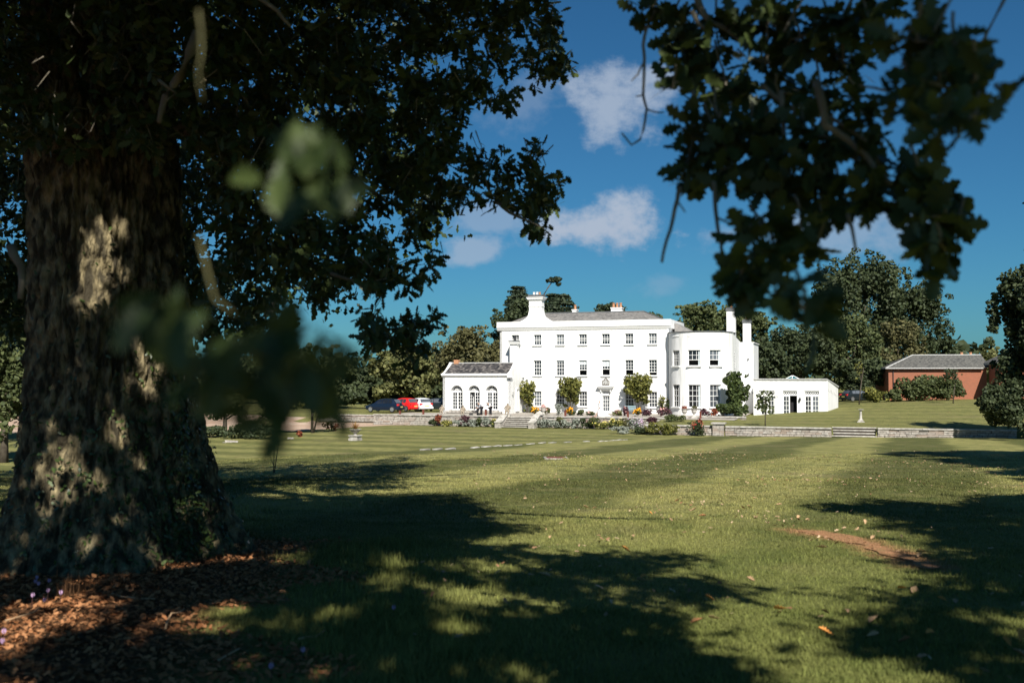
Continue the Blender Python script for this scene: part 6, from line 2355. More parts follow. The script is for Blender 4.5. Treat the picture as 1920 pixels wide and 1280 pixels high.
# dark sprays hanging in front of the upper trunk
P += canopy_sprays([(-60, -120), (470, -120), (450, 330), (380, 300), (300, 215), (200, 320), (60, 340), (-60, 300)], [((205, 120), 22, 60)], 480, lambda x, y, q: q.uniform(7.5, 10.2), 9, .1, .4, 44)
P += canopy_sprays([(-60, 280), (60, 300), (95, 420), (60, 560), (50, 700), (-60, 720)], [], 120, lambda x, y, q: q.uniform(9, 10.8), 9, .1, .4, 48)
P += canopy_sprays([(230, 200), (400, 220), (400, 640), (350, 640), (335, 480), (300, 400), (255, 330)], [((290, 300), 26, 40)], 130, lambda x, y, q: q.uniform(9, 10.8), 9, .1, .4, 49)
P += canopy_sprays([(40, 280), (280, 280), (240, 380), (130, 350), (70, 430)], [((190, 350), 20, 30)], 60, lambda x, y, q: q.uniform(9, 10.8), 9, .1, .4, 50)
P += canopy_sprays([(690, 560), (740, 545), (820, 570), (850, 590), (835, 625), (815, 660), (812, 705), (780, 700), (745, 655), (705, 672), (680, 655), (672, 600)], [((705, 610), 8, 10), ((770, 560), 10, 8)], 210, lambda x, y, q: q.uniform(9.6, 11), 9, .1, .4, 46)
P += canopy_sprays([(960, 380), (1075, 330), (1080, 360), (1050, 385), (1065, 410), (1020, 452), (985, 440)], [], 50, lambda x, y, q: q.uniform(9.6, 11), 9, .1, .4, 47)
# --- shade: unseen crown leaves of oak and neighbours, placed overhead to cast the lawn shadows
SH_OAK = [(-400, 1420), (-400, 860), (410, 874), (560, 868), (690, 862), (760, 853), (805, 872), (740, 886), (735, 905), (790, 915), (760, 935), (720, 950), (830, 962), (900, 972), (1030, 985), (1000, 1003), (985, 1022), (1060, 1020), (1130, 1032), (1230, 1018), (1290, 1032), (1368, 1045), (1330, 1062), (1400, 1078), (1360, 1090), (1440, 1105), (1520, 1092), (1560, 1100), (1500, 1120), (1330, 1130), (1340, 1150), (1290, 1165), (1180, 1150), (1120, 1125), (1010, 1115), (900, 1104), (820, 1112), (880, 1135), (1000, 1148), (1040, 1156), (1100, 1172), (1160, 1190), (1290, 1200), (1380, 1225), (1500, 1235), (1640, 1210), (1700, 1250), (1920, 1255), (2100, 1420)]
LIT = [((800, 1108), 60, 10), ((930, 1095), 40, 9), ((1010, 1120), 60, 8), ((870, 1130), 30, 10), ((1130, 1230), 60, 14), ((850, 1190), 30, 14), ((720, 1060), 30, 12), ((830, 1005), 40, 4), ((910, 1020), 30, 4), ((700, 1090), 40, 10), ((860, 1260), 30, 14), ((640, 975), 40, 3), ((730, 985), 40, 3), ((600, 905), 40, 2.5), ((1290, 1062), 30, 4), ((150, 1140), 120, 12), ((60, 1185), 70, 12), ((420, 1145), 60, 14), ((520, 1190), 60, 12), ((330, 1170), 60, 12), ((680, 1250), 50, 10), ((240, 1100), 60, 9), ((480, 1260), 60, 8)]
SH_R = [(2400, 1420), (1760, 1300), (1680, 1240), (1560, 1210), (1600, 1170), (1700, 1165), (1640, 1150), (1580, 1130), (1700, 1120), (1740, 1085), (1660, 1045), (1640, 1032), (1760, 1040), (1700, 1010), (1640, 985), (1660, 972), (1600, 962), (1490, 950), (1560, 942), (1640, 945), (1600, 930), (1700, 938), (1790, 950), (1840, 932), (1930, 930), (2400, 930)]
SH_F = [(1640, 851), (1720, 845), (1920, 843), (2060, 842), (2080, 915), (1960, 905), (1900, 893), (1860, 880), (1800, 866), (1720, 858)]
SUNV = np.array(sun_dir)


def shade_points(poly, lit, n, hfun, seed, keep=.85, lim=60):
    """points in crowns overhead whose shadows fall inside the polygon on the ground"""
    rr = np.random.default_rng(seed)
    # rejection in world space, inside the polygon projected to the ground
    wp = []
    for (px, py) in poly:
        p = on_ground(px, py, 2.0, 80)
        wp.append((p.x, p.y))
    xs = [q[0] for q in wp]; ys = [q[1] for q in wp]
    lw = []
    for (c_, a_, b_) in lit:
        p = on_ground(*c_); px_ = on_ground(c_[0] + a_, c_[1]); py_ = on_ground(c_[0], c_[1] - b_)
        k_ = .55 if c_[1] > 1020 else .8
        lw.append((p.x, p.y, abs(px_.x - p.x) * k_, max(.15, abs(py_.y - p.y) * k_)))
    out = []
    tries = 0
    while len(out) < n and tries < n * 60:
        tries += 1
        x, y = rr.uniform(min(xs), max(xs)), rr.uniform(min(ys), max(ys))
        if not er_in(x, y, wp, .17): continue
        if any(((x - l[0]) / (l[2] + .22)) ** 2 + ((y - l[1]) / (l[3] + .22)) ** 2 < 1.0 for l in lw): continue
        if noise.noise(Vector((x * .75, y * .75, 5.5))) < -.20 or noise.noise(Vector((x * 1.9, y * 1.9, 1.5))) < -.22: continue
        h = hfun(x, y, rr)
        if h is None: continue
        t = h / SUNV[2]
        q = np.array([x, y, gz(x, y)]) + SUNV * t
        # keep out of the part of the sky the photograph shows
        if q[1] > .3:
            ex = 960 + F * q[0] / q[1]
            ey = 704 - F * (q[2] - CZ) / q[1]
            if -60 < ex < 1980 and ey > -90: continue
        out.append(q)
    return np.array(out), wp


def h_oak(x, y, rr):
    if y > 27: return rr.uniform(13.5, 18)
    if y > 15: return rr.uniform(8.5, 14)
    return rr.uniform(6.5, 12)


sp, wpo = shade_points(SH_OAK, LIT, 9500, h_oak, 3)


def blockers(targets, t0, t1, rr):  # extra unseen leaves added towards the sun to darken the targets
    q = targets + SUNV * rr.uniform(t0, t1, len(targets))[:, None] + rr.normal(0, .12, (len(targets), 3))
    ex = 960 + F * q[:, 0] / np.maximum(q[:, 1], .01)
    ey = 704 - F * (q[:, 2] - CZ) / np.maximum(q[:, 1], .01)
    ok = (q[:, 1] < .1) | (ex < -80) | (ex > 2000) | (ey < -110)
    return q[ok & (q[:, 2] > 3.2)]


rr_ = np.random.default_rng(90)
tg = np.array([tuple(p) for p in P])
bl_pts = [blockers(tg[rr_.random(len(tg)) < .75] + rr_.normal(0, .2, (1, 3)), 4.5, 11, rr_)]
bg_ = np.array([tuple(at(c[0] + rr_.uniform(-1, 1) * c[2], c[1] + rr_.uniform(-1, 1) * c[3], c[4])) for c in CL for _ in range(6)] + [tuple(at(rr_.uniform(230, 680), rr_.uniform(530, 790), 1.1)) for _ in range(60)] + [tuple(at(rr_.uniform(480, 680), rr_.uniform(230, 400), 1.2)) for _ in range(14)])
bl_pts.append(blockers(bg_, 3.0, 8, rr_))
trk = np.array([(OX + rr_.uniform(-1.4, 1.4), OY - 1.0, OZ + rr_.uniform(0, 7)) for _ in range(330)])
bl_pts.append(blockers(trk, 5, 12, rr_))
bl_pts = np.concatenate(bl_pts)
SH_NEAR = [(-400, 1420), (-400, 960), (420, 960), (640, 985), (900, 1030), (1000, 1035), (1320, 1055), (1380, 1085), (1300, 1150), (1180, 1140), (1080, 1112), (900, 1100), (820, 1110), (880, 1150), (1060, 1180), (1180, 1210), (1390, 1240), (1640, 1232), (1760, 1270), (1920, 1270), (2100, 1420)]
sp_n, _ = shade_points(SH_NEAR, LIT, 3000, h_oak, 13)
sp_m, _ = shade_points([(380, 1060), (700, 1080), (860, 1130), (960, 1240), (1060, 1420), (300, 1420)], LIT, 1100, h_oak, 17)
sp = np.concatenate([sp, sp_n, sp_m])
lo_m = sp[:, 1] < 17
lo_all = np.concatenate([sp[lo_m], bl_pts])
pos, tip = leaves_round([Vector(q) for q in lo_all], 8, .45, r_)
pos, tip = carve(pos, tip)
scatter('unseen_shade_foliage', LEAF_LOW, pos - O3, rot_from_tip(tip, r_, .4), r_.uniform(.17, .28, len(pos)), M['leaf'], oak, 'stuff')  # unseen leaves, added to shade lawn, boughs and trunk


def big_tree(name, label, x, y, H, R0, cent, spr, reach, per=7, leaf=(.14, .24), spread=.6, seed=0):
    g_ = gz(x, y)
    o = thing(name, label, 'tree', (x, y, g_))
    t = Vector((0, 0, H))
    MB().tube(wob([(0, 0, -.3), (0, 0, H * .4), (.1, 0, H)], .03, 2), np.linspace(R0, R0 * .6, 9), 12).obj('trunk', M['bark'], o, smooth=True)
    rr = np.random.default_rng(seed)
    for k in range(8):
        c_ = Vector(spr[int(rr.integers(len(spr)))]) - Vector((x, y, g_))
        limb('limb', [Vector((0, 0, H * rr.uniform(.6, .98))), Vector((c_.x * .5, c_.y * .5, H + (c_.z - H) * .6)), c_], R0 * .35, .03, k, M['bark'], o)
    ps_, tp_ = leaves_round([Vector(q) for q in spr], per, spread, rr)
    scatter('foliage', LEAF_LOW, ps_ - np.array([x, y, g_]), rot_from_tip(tp_, rr, .4), rr.uniform(*leaf, len(ps_)), M['leaf'], o, 'stuff')
    return o


spB = sp[~lo_m]
# the tree behind the oak: upper crown from the shade list, lower crown in view
P2 = canopy_sprays([(-100, -120), (820, -120), (840, 60), (800, 200), (830, 420), (760, 470), (700, 520), (640, 560), (560, 570), (480, 590), (380, 600), (-100, 640)], HOLES, 2600, lambda x, y, q: q.uniform(17, 23), 8, .1, .5, 5)
allB = list(map(tuple, spB)) + [tuple(p) for p in P2]
big_tree('oak_tree', 'second oak half hidden behind the great trunk, its leaves fine against the sky', at(300, 704, 22).x, 22, 9, .35, None, allB, 10, 9, (.13, .24), .6, 8)
spR, _ = shade_points(SH_R, [((1860, 1150), 40, 8), ((1800, 1040), 40, 6), ((1820, 1225), 40, 8)], 2300, lambda x, y, q: q.uniform(7, 12), 9)
big_tree('oak_tree', 'oak just outside the right edge whose shadow lies on the near lawn', 13.5, -1.0, 7, .5, None, spR, 8, 10, (.2, .34), .5, 9)
spF, _ = shade_points(SH_F, [], 3600, lambda x, y, q: q.uniform(8, 24), 10)
big_tree('oak_tree', 'farther oak outside the right edge, shading the lawn before the wall', 30, 27, 8, .5, None, spF, 8, 9, (.36, .56), .7, 11)

# --- hanging boughs at the upper right, close to the camera
rb = np.random.default_rng(33)
bp_pos, bp_tip, bd = [], [], []
twl = MB()
anchor = {}
for k, (px, py, rx, ry, d_, n_) in enumerate(CL):
    # a twig enters from above and the leaves sit round its side shoots
    c0 = at(px, py, d_)
    up_ = at(px + rb.uniform(-20, 20), py - ry * 1.5, d_ + rb.uniform(-.1, .1))
    twl.tube([tuple(v_ - Vector((OX, OY, OZ))) for v_ in wob([up_, c0], .08, 2, k)], .006, 5)
    n_ = max(5, int(n_ * 1.0))
    nsh = max(2, n_ // 8)
    shoots = []
    for s_ in range(nsh):
        a_ = rb.uniform(0, 6.28)
        q_ = math.sqrt(rb.uniform(.1, 1)) * .66
        e_ = at(px + math.cos(a_) * rx * q_, py + math.sin(a_) * ry * q_, d_ + rb.uniform(-.22, .22))
        shoots.append(e_)
        twl.tube([tuple(v_ - Vector((OX, OY, OZ))) for v_ in wob([c0, e_], .1, 1, k * 9 + s_)], .004, 4)
    for q in range(n_):
        e_ = shoots[q % nsh]
        outd = (e_ - c0)
        outd = outd.normalized() if outd.length > 1e-4 else Vector((0, 0, -1))
        rnd_ = Vector(rb.normal(size=3)).normalized()
        tipd = (outd * .35 + rnd_ * 1.0 + Vector((0, 0, -.2))).normalized()
        bp_pos.append(e_ + Vector(rb.normal(size=3)) * .012)
        bp_tip.append(tipd)
        bd.append(d_)
twl.obj('side_twigs', M['twig'], oak)['kind'] = 'stuff'
bp_pos, bp_tip, bd = np.array(bp_pos), np.array(bp_tip), np.array(bd)
ls = rb.uniform(.09, .14, len(bd)) * np.where(bd < 3.4, .95, 1.0)
rots = rot_from_tip(bp_tip, rb, .12)
rots[:, :, 0] *= 1.15


def leaf_obj(mesh, p, Rm, s_):
    m4 = Matrix([[*(Rm[i] * s_), p[i]] for i in range(3)] + [[0, 0, 0, 1]])
    o_ = bpy.data.objects.new('leaf', mesh)
    COL.objects.link(o_)
    o_.parent = oak
    o_.matrix_local = m4
    return o_


leaf_me = [fast_mesh('leaf', LEAF_HI[0] * (1, 1, 1 + .5 * k), LEAF_HI[1], M['leaf'], np.full(len(LEAF_HI[0]), .15 + .3 * k)) for k in range(3)]
# foreground sprays, very close and out of focus: centre px, py, distance, size px
SPR = [(560, 250, 1.25, 14, 80, 35), (590, 365, 1.15, 3, 35, 20), (505, 320, 1.2, 4, 30, 30), (635, 320, 1.25, 5, 30, 40),
       (285, 585, 1.15, 6, 40, 22), (360, 600, 1.1, 7, 50, 28), (430, 640, 1.1, 8, 50, 35), (510, 640, 1.1, 8, 50, 35), (575, 670, 1.05, 8, 35, 35), (430, 700, 1.1, 7, 50, 30), (500, 700, 1.05, 9, 60, 35), (570, 705, 1.0, 4, 30, 20), (390, 680, 1.15, 5, 40, 30), (525, 755, 1.05, 3, 14, 20), (612, 735, 1.0, 2, 10, 14), (320, 560, 1.15, 4, 35, 20), (590, 620, 1.05, 4, 35, 30), (540, 570, 1.15, 5, 40, 25)]
near = []
for k, (px, py, d_, n_, rx, ry) in enumerate(SPR):
    c0 = at(px, py, d_)
    for q in range(n_):
        e_ = at(px + rb.uniform(-rx, rx) * .8, py + rb.uniform(-ry, ry) * .8, d_ + rb.uniform(-.12, .12))
        rnd_ = Vector(rb.normal(size=3))
        t_ = (Vector((rb.uniform(-.5, .5), -.25, -.75)) + rnd_ * .35).normalized()
        near.append((e_, t_, rb.uniform(.045, .068)))
np_ = np.array([n_[0] for n_ in near]); nt_ = np.array([n_[1] for n_ in near])
nr_ = np.zeros((len(near), 3, 3))
for k in range(len(near)):
    nrm = Vector(rb.normal(size=3)) * .45 + Vector((.35, -.8, .35))
    y_ = Vector(nt_[k])
    x_ = y_.cross(nrm).normalized()
    nr_[k] = np.array([x_, y_, x_.cross(y_)]).T
for k, (e_, t_, s_) in enumerate(near):
    leaf_obj(leaf_me[k % 3], np_[k] - O3, nr_[k], s_)
order = np.argsort(bd / ls)
nb_ = 296 - len(near)
for k in order[:nb_]:
    leaf_obj(leaf_me[k % 3], bp_pos[k] - O3, rots[k], ls[k])
rest = order[nb_:]
scatter('bough_foliage', LEAF_MID, bp_pos[rest] - O3, rots[rest], ls[rest], M['leaf'], oak, 'stuff')
O3v = Vector((OX, OY, OZ))
# twigs drawn from the photograph
for k, (pl_, d_, r0, r1) in enumerate([
        ([(1228, 20), (1213, 50), (1206, 85), (1208, 130), (1206, 178), (1213, 205), (1210, 225), (1200, 262), (1184, 272), (1166, 250)], 4.6, .009, .004),
        ([(1209, 115), (1196, 140), (1184, 152)], 4.6, .005, .003), ([(1206, 178), (1192, 181)], 4.6, .004, .003), ([(1213, 205), (1228, 210), (1245, 211)], 4.6, .004, .003),
        ([(1275, 350), (1270, 375), (1262, 410), (1250, 450), (1241, 492)], 4.0, .010, .006), ([(1272, 380), (1285, 398)], 4.0, .004, .003),
        ([(1338, 340), (1341, 380), (1344, 410), (1348, 440), (1354, 480), (1366, 500)], 3.9, .010, .006), ([(1344, 408), (1360, 415), (1375, 422)], 3.9, .005, .004),
        ([(1305, -20), (1318, 25), (1335, 45), (1362, 55), (1380, 68), (1390, 80)], 4.9, .020, .010), ([(1298, 20), (1310, 45), (1325, 58)], 4.9, .014, .008),
        ([(1530, 150), (1545, 210), (1548, 235), (1580, 255), (1610, 280), (1640, 318), (1672, 345)], 3.7, .016, .010), ([(1545, 215), (1580, 235), (1600, 248), (1625, 265)], 3.75, .009, .005),
        ([(1465, 170), (1468, 220), (1475, 280), (1482, 330)], 4.2, .012, .006), ([(1430, 160), (1452, 180), (1464, 190)], 4.3, .012, .01), ([(1445, 195), (1435, 220), (1428, 245)], 4.3, .007, .004),
        ([(1490, 365), (1500, 395), (1515, 410)], 3.9, .008, .004), ([(1590, 400), (1598, 430), (1605, 470)], 3.6, .009, .005), ([(1300, 170), (1302, 220), (1300, 260)], 4.6, .010, .006), ([(1320, 190), (1330, 220), (1345, 245)], 4.6, .006, .004), ([(1370, 190), (1372, 215), (1365, 235)], 4.6, .006, .004), ([(1345, 215), (1325, 180)], 4.6, .005, .004), ([(1340, 165), (1345, 215), (1360, 235)], 4.6, .006, .004),
        ([(1660, 170), (1640, 165), (1610, 160)], 3.6, .006, .004), ([(1700, 50), (1715, 60)], 3.2, .012, .01),
        ([(372, 20), (378, 90), (372, 130), (380, 190)], 1.35, .002, .0014), ([(372, 60), (340, 140), (310, 180), (298, 230)], 8.5, .05, .02), ([(375, 455), (392, 520), (402, 560), (440, 590)], 1.3, .002, .0014), ([(372, 440), (378, 470)], 1.3, .002, .002), ([(298, 150), (330, 175), (300, 200)], 8.5, .015, .01), ([(455, -20), (520, 20), (545, 50)], 7, .02, .01), ([(930, 375), (955, 398), (985, 412), (1020, 430)], 9.6, .02, .008), ([(620, 512), (660, 525), (690, 545)], 9.2, .02, .008), ([(20, 460), (40, 500), (38, 560)], 7.5, .04, .02)]):
    limb('twig', [at(x, y, d_) - O3v for x, y in pl_], r0, r1, k, M['shoot'] if d_ < 2 else M['twig'], oak, .05, 1, 7)
# branches that carry the boughs, coming from the limb overhead
for k, (a_, b_, c_, r0) in enumerate([((.9, 5.5, 5.3), (1.1, 5.2, 4.2), (1310, 20, 4.9), .016), ((1.8, 5.3, 5.05), (1.7, 4.8, 4.0), (1470, 60, 4.6), .016), ((2.2, 5.1, 4.95), (1.9, 4.3, 3.9), (1560, 60, 4.4), .016), ((2.1, 3.6, 4.0), (1.7, 3.3, 3.3), (1750, 60, 3.2), .010), ((.7, 5.6, 5.3), (.8, 5.0, 4.0), (1228, 10, 4.6), .012), ((2.1, 3.6, 4.0), (1.9, 3.6, 3.2), (1720, 330, 3.7), .010), ]):
    limb('branch', [W3(*a_), W3(*b_), at(*c_) - O3v], r0, r0 * .4, k + 50, M['twig'], oak)
# ivy running down the right side and foot of the trunk
ip = []
for k in range(2400):
    z = abs(rb.normal(0, 1.3))
    t = rb.normal(-.25, .22) if k % 3 else rb.normal(-1.2, .8)
    i_ = min(NZ_ - 1, int((z + .35) / (ZTOP + .35) * NZ_)); j_ = int((t % (2 * math.pi)) / (2 * math.pi) * NA_) % NA_
    p_ = pts_t = None
    ip.append((i_, j_))
trv = pts
ivp = np.array([trv[i_, j_] + np.array([math.cos(th[j_]), math.sin(th[j_]), 0]) * rb.uniform(.01, .10) for i_, j_ in ip])
ivn = np.array([[math.cos(th[j_]), math.sin(th[j_]), .5] for i_, j_ in ip])
scatter('ivy', LEAF_LOW, ivp, rand_rot(len(ivp), ivn, .6), rb.uniform(.04, .08, len(ivp)), M['ivy'], oak, 'stuff')

# ------------------------------------------------------------------ grass, litter, flowers
M['grass'] = lawn_material(True)
M['litter'] = mat('dead_leaves', (.18, .068, .025), .8, .15, rand=(.44, .21, .095))
BL3 = (np.array([(-.5, 0, 0), (.5, 0, 0), (-.32, .3, .55), (.32, .3, .55), (0, .75, 1.0)], float), np.array([(0, 1, 3), (0, 3, 2), (2, 3, 4)]))
BL1 = (np.array([(-.5, 0, 0), (.5, 0, 0), (0, .45, 1.0)], float), np.array([(0, 1, 2)]))
rg2 = np.random.default_rng(77)


def wedge(n, y0, y1, half=.58):
    y = np.sqrt(rg2.uniform(y0 ** 2, y1 ** 2, n))
    x = rg2.uniform(-half, half, n) * y
    return x, y


def gz_arr(x, y):
    q = ground(x, y)
    u_, v_ = uv_of(x, y)
    return q + np.where((v_ < -24) & (y > 3), (0.05 * np.sin(x * .31 + 1) * np.sin(y * .23) + .03 * np.sin(x * .9) * np.cos(y * .7 + 2)) * np.clip((y - 3) / 8, 0, 1), 0)


def litter_mask(x, y):
    return (x + .12 * y + .45 * np.sin(y * 1.7) + .3 * np.sin(y * 4.1 + x * 3) < -.9) & (y < 13.4)


def blades(name, n, y0, y1, h, wd, tpl, parent=None):
    x, y = wedge(n, y0, y1)
    lit = litter_mask(x, y)
    keep = ~lit | (rg2.random(n) < .17)
    keep &= ~inpoly(x, y, DIRT) | (rg2.random(n) < .35)
    keep &= ~(((x - OX) ** 2 + (y - OY) ** 2) < 1.4)
    x, y = x[keep], y[keep]
    n = len(x)
    edge = np.clip(1 - np.abs(x + .12 * y + .0) / 1.3, 0, 1) * (y < 13.5)
    patch = np.array([noise.noise(Vector((a_ * .8, b_ * .8, 9))) for a_, b_ in zip(x, y)])
    hh = h * rg2.uniform(.5, 1.3, n) * (1 + edge * 1.1) * (1 + .5 * np.clip(patch, -.5, 1))
    a_ = rg2.uniform(0, 2 * np.pi, n)
    tilt = rg2.normal(0, .35, n)
    c_, s_ = np.cos(a_), np.sin(a_)
    rot = np.zeros((n, 3, 3))
    w_ = wd * rg2.uniform(.6, 1.3, n)
    rot[:, :, 0] = np.stack([c_ * w_, s_ * w_, np.zeros(n)], 1)
    rot[:, :, 1] = np.stack([-s_ * hh, c_ * hh, np.zeros(n)], 1)
    rot[:, :, 2] = np.stack([tilt * hh * .5, tilt * hh * .3, hh], 1)
    pos = np.stack([x, y, gz_arr(x, y) - .004], 1)
    o = scatter(name, tpl, pos, rot, np.ones(n), M['grass'])
    o['kind'] = 'stuff'
    return o


blades('near_grass', 105000, 3.6, 8.5, .045, .0055, BL3)
blades('middle_grass', 125000, 8.3, 16, .04, .009, BL1)
blades('far_grass', 130000, 15.8, 27, .038, .016, BL1)
blades('farther_grass', 60000, 26.5, 44, .035, .03, BL1)
# tall tufts at the edge of the leaf mould
tpos, trot, tsz = [], [], []
for (px, py, n_, h_) in [(740, 1075, 120, .16), (700, 1060, 80, .18), (665, 1050, 60, .16), (780, 1090, 100, .14), (850, 1180, 110, .16), (845, 1240, 110, .16), (130, 1120, 90, .22), (150, 1110, 60, .26), (560, 1060, 50, .15), (860, 1130, 80, .13), (600, 1230, 60, .16), (760, 1200, 60, .15), (230, 1100, 50, .2), (1690, 1190, 60, .14), (470, 1010, 60, .2), (300, 1075, 40, .2), (1000, 1100, 90, .10), (920, 1110, 80, .11), (1060, 862, 160, .11), (1015, 862, 120, .11), (640, 1190, 60, .16), (700, 1150, 60, .16), (60, 1060, 70, .25), (20, 1040, 70, .25)]:
    c0 = on_ground(px, py)
    for q in range(n_):
        a_ = rg2.uniform(0, 6.28)
        rr = abs(rg2.normal(0, .09 if c0.y < 20 else .3))
        tpos.append((c0.x + math.cos(a_) * rr, c0.y + math.sin(a_) * rr, gz2(c0.x, c0.y) - .01))
        b_ = rg2.uniform(0, 6.28)
        hh = h_ * rg2.uniform(.5, 1.3)
        w_ = .006 if c0.y < 20 else .02
        lean = rg2.uniform(.1, .7)
        trot.append([[math.cos(b_) * w_, -math.sin(b_) * hh * lean, 0], [math.sin(b_) * w_, math.cos(b_) * hh * lean, 0], [0, 0, hh]])
o = scatter('grass_tufts', BL3, tpos, np.array(trot), np.ones(len(tpos)), M['grass'])
o['kind'] = 'stuff'
# dead leaves under the oak
x, y = wedge(62000, 3.4, 14, .62)
k_ = litter_mask(x, y) & (((x - OX) ** 2 + (y - OY) ** 2) > 1.2)
x, y = x[k_], y[k_]
n = len(x)
nrm = np.tile([0, 0, 1.], (n, 1))
o = scatter('leaf_litter', LEAF_LOW, np.stack([x, y, gz_arr(x, y) + rg2.uniform(.004, .035, n)], 1), rand_rot(n, nrm, .62), rg2.uniform(.028, .080, n), M['litter'])
o['kind'] = 'stuff'
M['lawn_leaf'] = mat('dry_lawn_leaf', (.20, .10, .05), .85, .15, rand=(.46, .34, .22))
# smaller leaves and bits scattered over the lawn
x, y = wedge(19000, 4.5, 50, .6)
dens = np.array([noise.noise(Vector((a_ * .3, b_ * .14, 2))) + .9 * noise.noise(Vector((a_ * 1.3, b_ * .9, 6))) for a_, b_ in zip(x, y)])
k_ = (x > -1) & (dens + .25 * (x / y) > rg2.uniform(-.02, .8, len(x)))
x, y = x[k_], y[k_]
n = len(x)
o = scatter('scattered_leaves', LEAF_LOW, np.stack([x, y, gz_arr(x, y) + .048], 1), rand_rot(n, np.tile([0, 0, 1.], (n, 1)), .6), rg2.uniform(.03, .09, n) * rg2.uniform(.7, 1.1, n), M['lawn_leaf'])
o['kind'] = 'stuff'
# the fallen leaves one can tell apart
M['fall_o'] = mat('orange_dead_leaf', (.52, .22, .05), .7)
M['fall_t'] = mat('tan_dead_leaf', (.42, .27, .15), .8)
M['fall_b'] = mat('brown_dead_leaf', (.26, .12, .05), .8)
curl = LEAF_HI[0].copy()
curl[:, 2] = np.abs(curl[:, 0]) * .9 + .25 * (curl[:, 1] - .5) ** 2
fl = {k: fast_mesh('fallen_leaf', curl, LEAF_HI[1], M[k]) for k in ('fall_o', 'fall_t', 'fall_b')}
LF = [(1475, 1160, 'fall_o'), (1465, 1166, 'fall_t'), (1655, 1118, 'fall_t'), (1700, 1118, 'fall_o'), (1718, 1116, 'fall_t'), (1738, 1048, 'fall_o'), (1728, 1050, 'fall_t'), (1187, 1012, 'fall_t'), (1223, 967, 'fall_o'), (1182, 1044, 'fall_o'), (1200, 1095, 'fall_o'), (1213, 1100, 'fall_t'), (1010, 1087, 'fall_t'), (1338, 1142, 'fall_o'), (1415, 1103, 'fall_t'), (1350, 1181, 'fall_t'), (1318, 1180, 'fall_b'), (1345, 1108, 'fall_b'), (1530, 1035, 'fall_t'), (1527, 1018, 'fall_t'), (1560, 1212, 'fall_o'), (1790, 1140, 'fall_t'), (1775, 1143, 'fall_o'), (1645, 1175, 'fall_t'), (1590, 1168, 'fall_t'), (1640, 1008, 'fall_t'), (1692, 1014, 'fall_t'), (1608, 996, 'fall_t'), (1622, 984, 'fall_t'), (968, 1035, 'fall_b'), (890, 978, 'fall_t'), (1033, 1012, 'fall_t'), (1455, 950, 'fall_t'), (1420, 938, 'fall_t'), (1570, 868, 'fall_t'), (1785, 874, 'fall_t'), (1340, 882, 'fall_t'), (1380, 840, 'fall_t'), (1895, 1232, 'fall_o'), (1912, 1222, 'fall_o'), (1898, 1236, 'fall_t'), (1735, 1208, 'fall_o'), (1625, 1215, 'fall_t'), (1395, 956, 'fall_b'), (1410, 955, 'fall_t'), (1495, 975, 'fall_t'), (1500, 977, 'fall_b'), (1510, 976, 'fall_t'), (1120, 948, 'fall_t'), (1085, 930, 'fall_t'), (1105, 952, 'fall_t'), (1240, 933, 'fall_t'), (1265, 940, 'fall_b'), (1295, 960, 'fall_t'), (1310, 970, 'fall_b'), (1050, 905, 'fall_t'), (1000, 918, 'fall_b'), (1175, 905, 'fall_t'), (1555, 1170, 'fall_b'), (1685, 1226, 'fall_b')]
rf_ = random.Random(8)
for (px, py, kk) in LF:
    p = on_ground(px, py)
    o = link('fallen_leaf', fl[kk], None, (p.x, p.y, gz2(p.x, p.y) + .05))
    o.rotation_euler = (rf_.uniform(-.4, .6), rf_.uniform(-.5, .5), rf_.uniform(0, 6.28))
    sc = rf_.uniform(.08, .13)
    o.scale = (sc, sc, sc)
    setp(o, {'fall_o': 'bright orange fallen oak leaf lying on the lawn', 'fall_t': 'dry tan fallen oak leaf lying on the lawn', 'fall_b': 'dull brown fallen oak leaf lying on the lawn'}[kk], 'leaf', {'fall_o': 'orange fallen leaves on the lawn', 'fall_t': 'tan fallen leaves on the lawn', 'fall_b': 'brown fallen leaves on the lawn'}[kk])
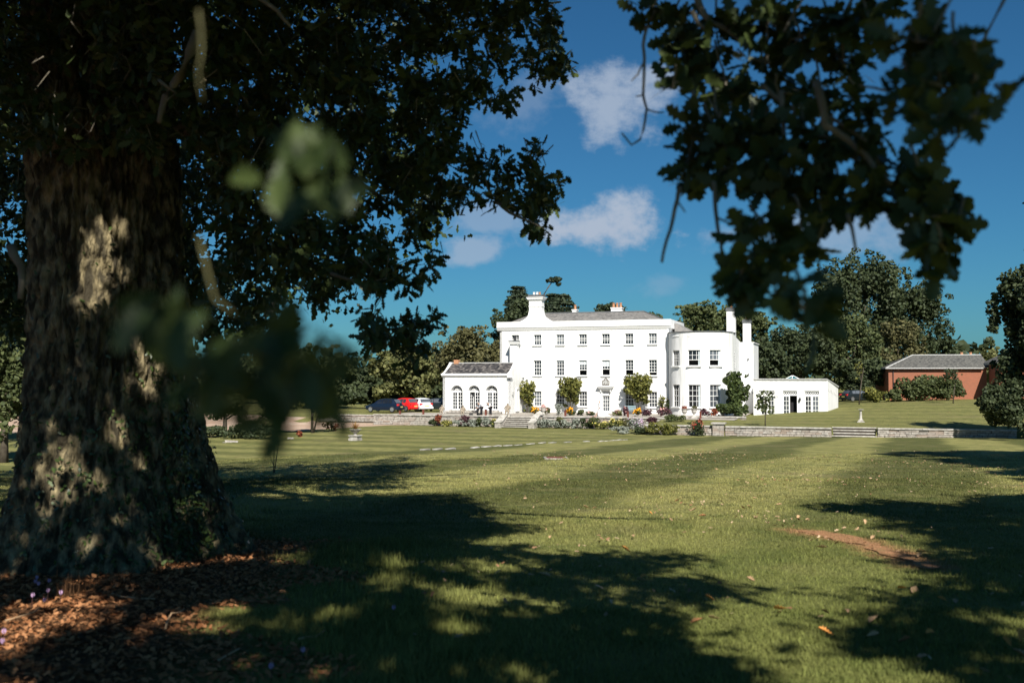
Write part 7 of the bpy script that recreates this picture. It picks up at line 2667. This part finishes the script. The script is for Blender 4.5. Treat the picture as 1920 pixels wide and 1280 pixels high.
# cyclamen under the oak
fm = MB()
for k in range(5):
    a_ = k * 1.2566
    c_, s_ = math.cos(a_), math.sin(a_)
    fm.quad((c_ * .006, s_ * .006, .0), (c_ * .016 - s_ * .009, s_ * .016 + c_ * .009, .02), (c_ * .012, s_ * .012, .046), (c_ * .016 + s_ * .009, s_ * .016 - c_ * .009, .02))
fme = fm.mesh('flower', M['lilac'])
M['stemg'] = mat('flower_stem', (.12, .05, .04), .7)
stm = MB().tube([(0, 0, -.02), (.006, 0, .05), (0, 0, .10)], .0018, 5).mesh('stem', M['stemg'])
for k, (px, py) in enumerate([(69, 1083), (72, 1097), (66, 1092), (92, 1091), (90, 1113), (61, 1123), (114, 1118), (83, 1134), (7, 1198), (4, 1218), (508, 1268), (568, 1236), (738, 1155)]):
    p = on_ground(px, py + 14)
    o = thing('cyclamen', ['uppermost lilac cyclamen of the cluster left under the oak', 'lilac cyclamen just below the uppermost one', 'lilac cyclamen left of the uppermost pair', 'small lilac cyclamen right of the uppermost ones', 'pink cyclamen in the middle of the left cluster', 'lilac cyclamen standing alone at the left of the cluster', 'lilac cyclamen at the right beside the grass tuft', 'lowest lilac cyclamen of the left cluster', 'large lilac cyclamen at the left frame edge', 'lilac cyclamen cut by the left frame edge', 'pale cyclamen alone near the bottom edge', 'pale cyclamen amid shade above the bottom one', 'purple cyclamen in deep shade near the grass edge'][k], 'flower', (p.x, p.y, gz2(p.x, p.y)), k * .7, 'cyclamen under the oak')
    link('stem', stm, o)
    f_ = link('flower', fme, o, (0, 0, .095))
    f_.scale = (.9, .9, .9)
# a few dead sticks on the litter
for k, (x0, y0, x1, y1) in enumerate([(10, 1170, 75, 1148), (310, 1185, 345, 1150), (560, 1205, 610, 1190), (210, 1118, 290, 1130), (410, 1245, 450, 1225)]):
    p, q = on_ground(x0, y0), on_ground(x1, y1)
    p.z += .03; q.z += .04
    o = MB().tube(wob([p, q], .08, 2, k), [.009, .009, .008, .007, .006], 6).obj('fallen_stick', M['fall_t'], None, smooth=True)
    setp(o, ['pale fallen stick by the cyclamen at the left edge', 'light broken stick in the sunlit leaf mould at centre left', 'thin grey stick on the shaded mould left of the grass edge', 'brown stick just right of the left grass tuft', 'short stick near the bottom among dead leaves'][k], 'stick')
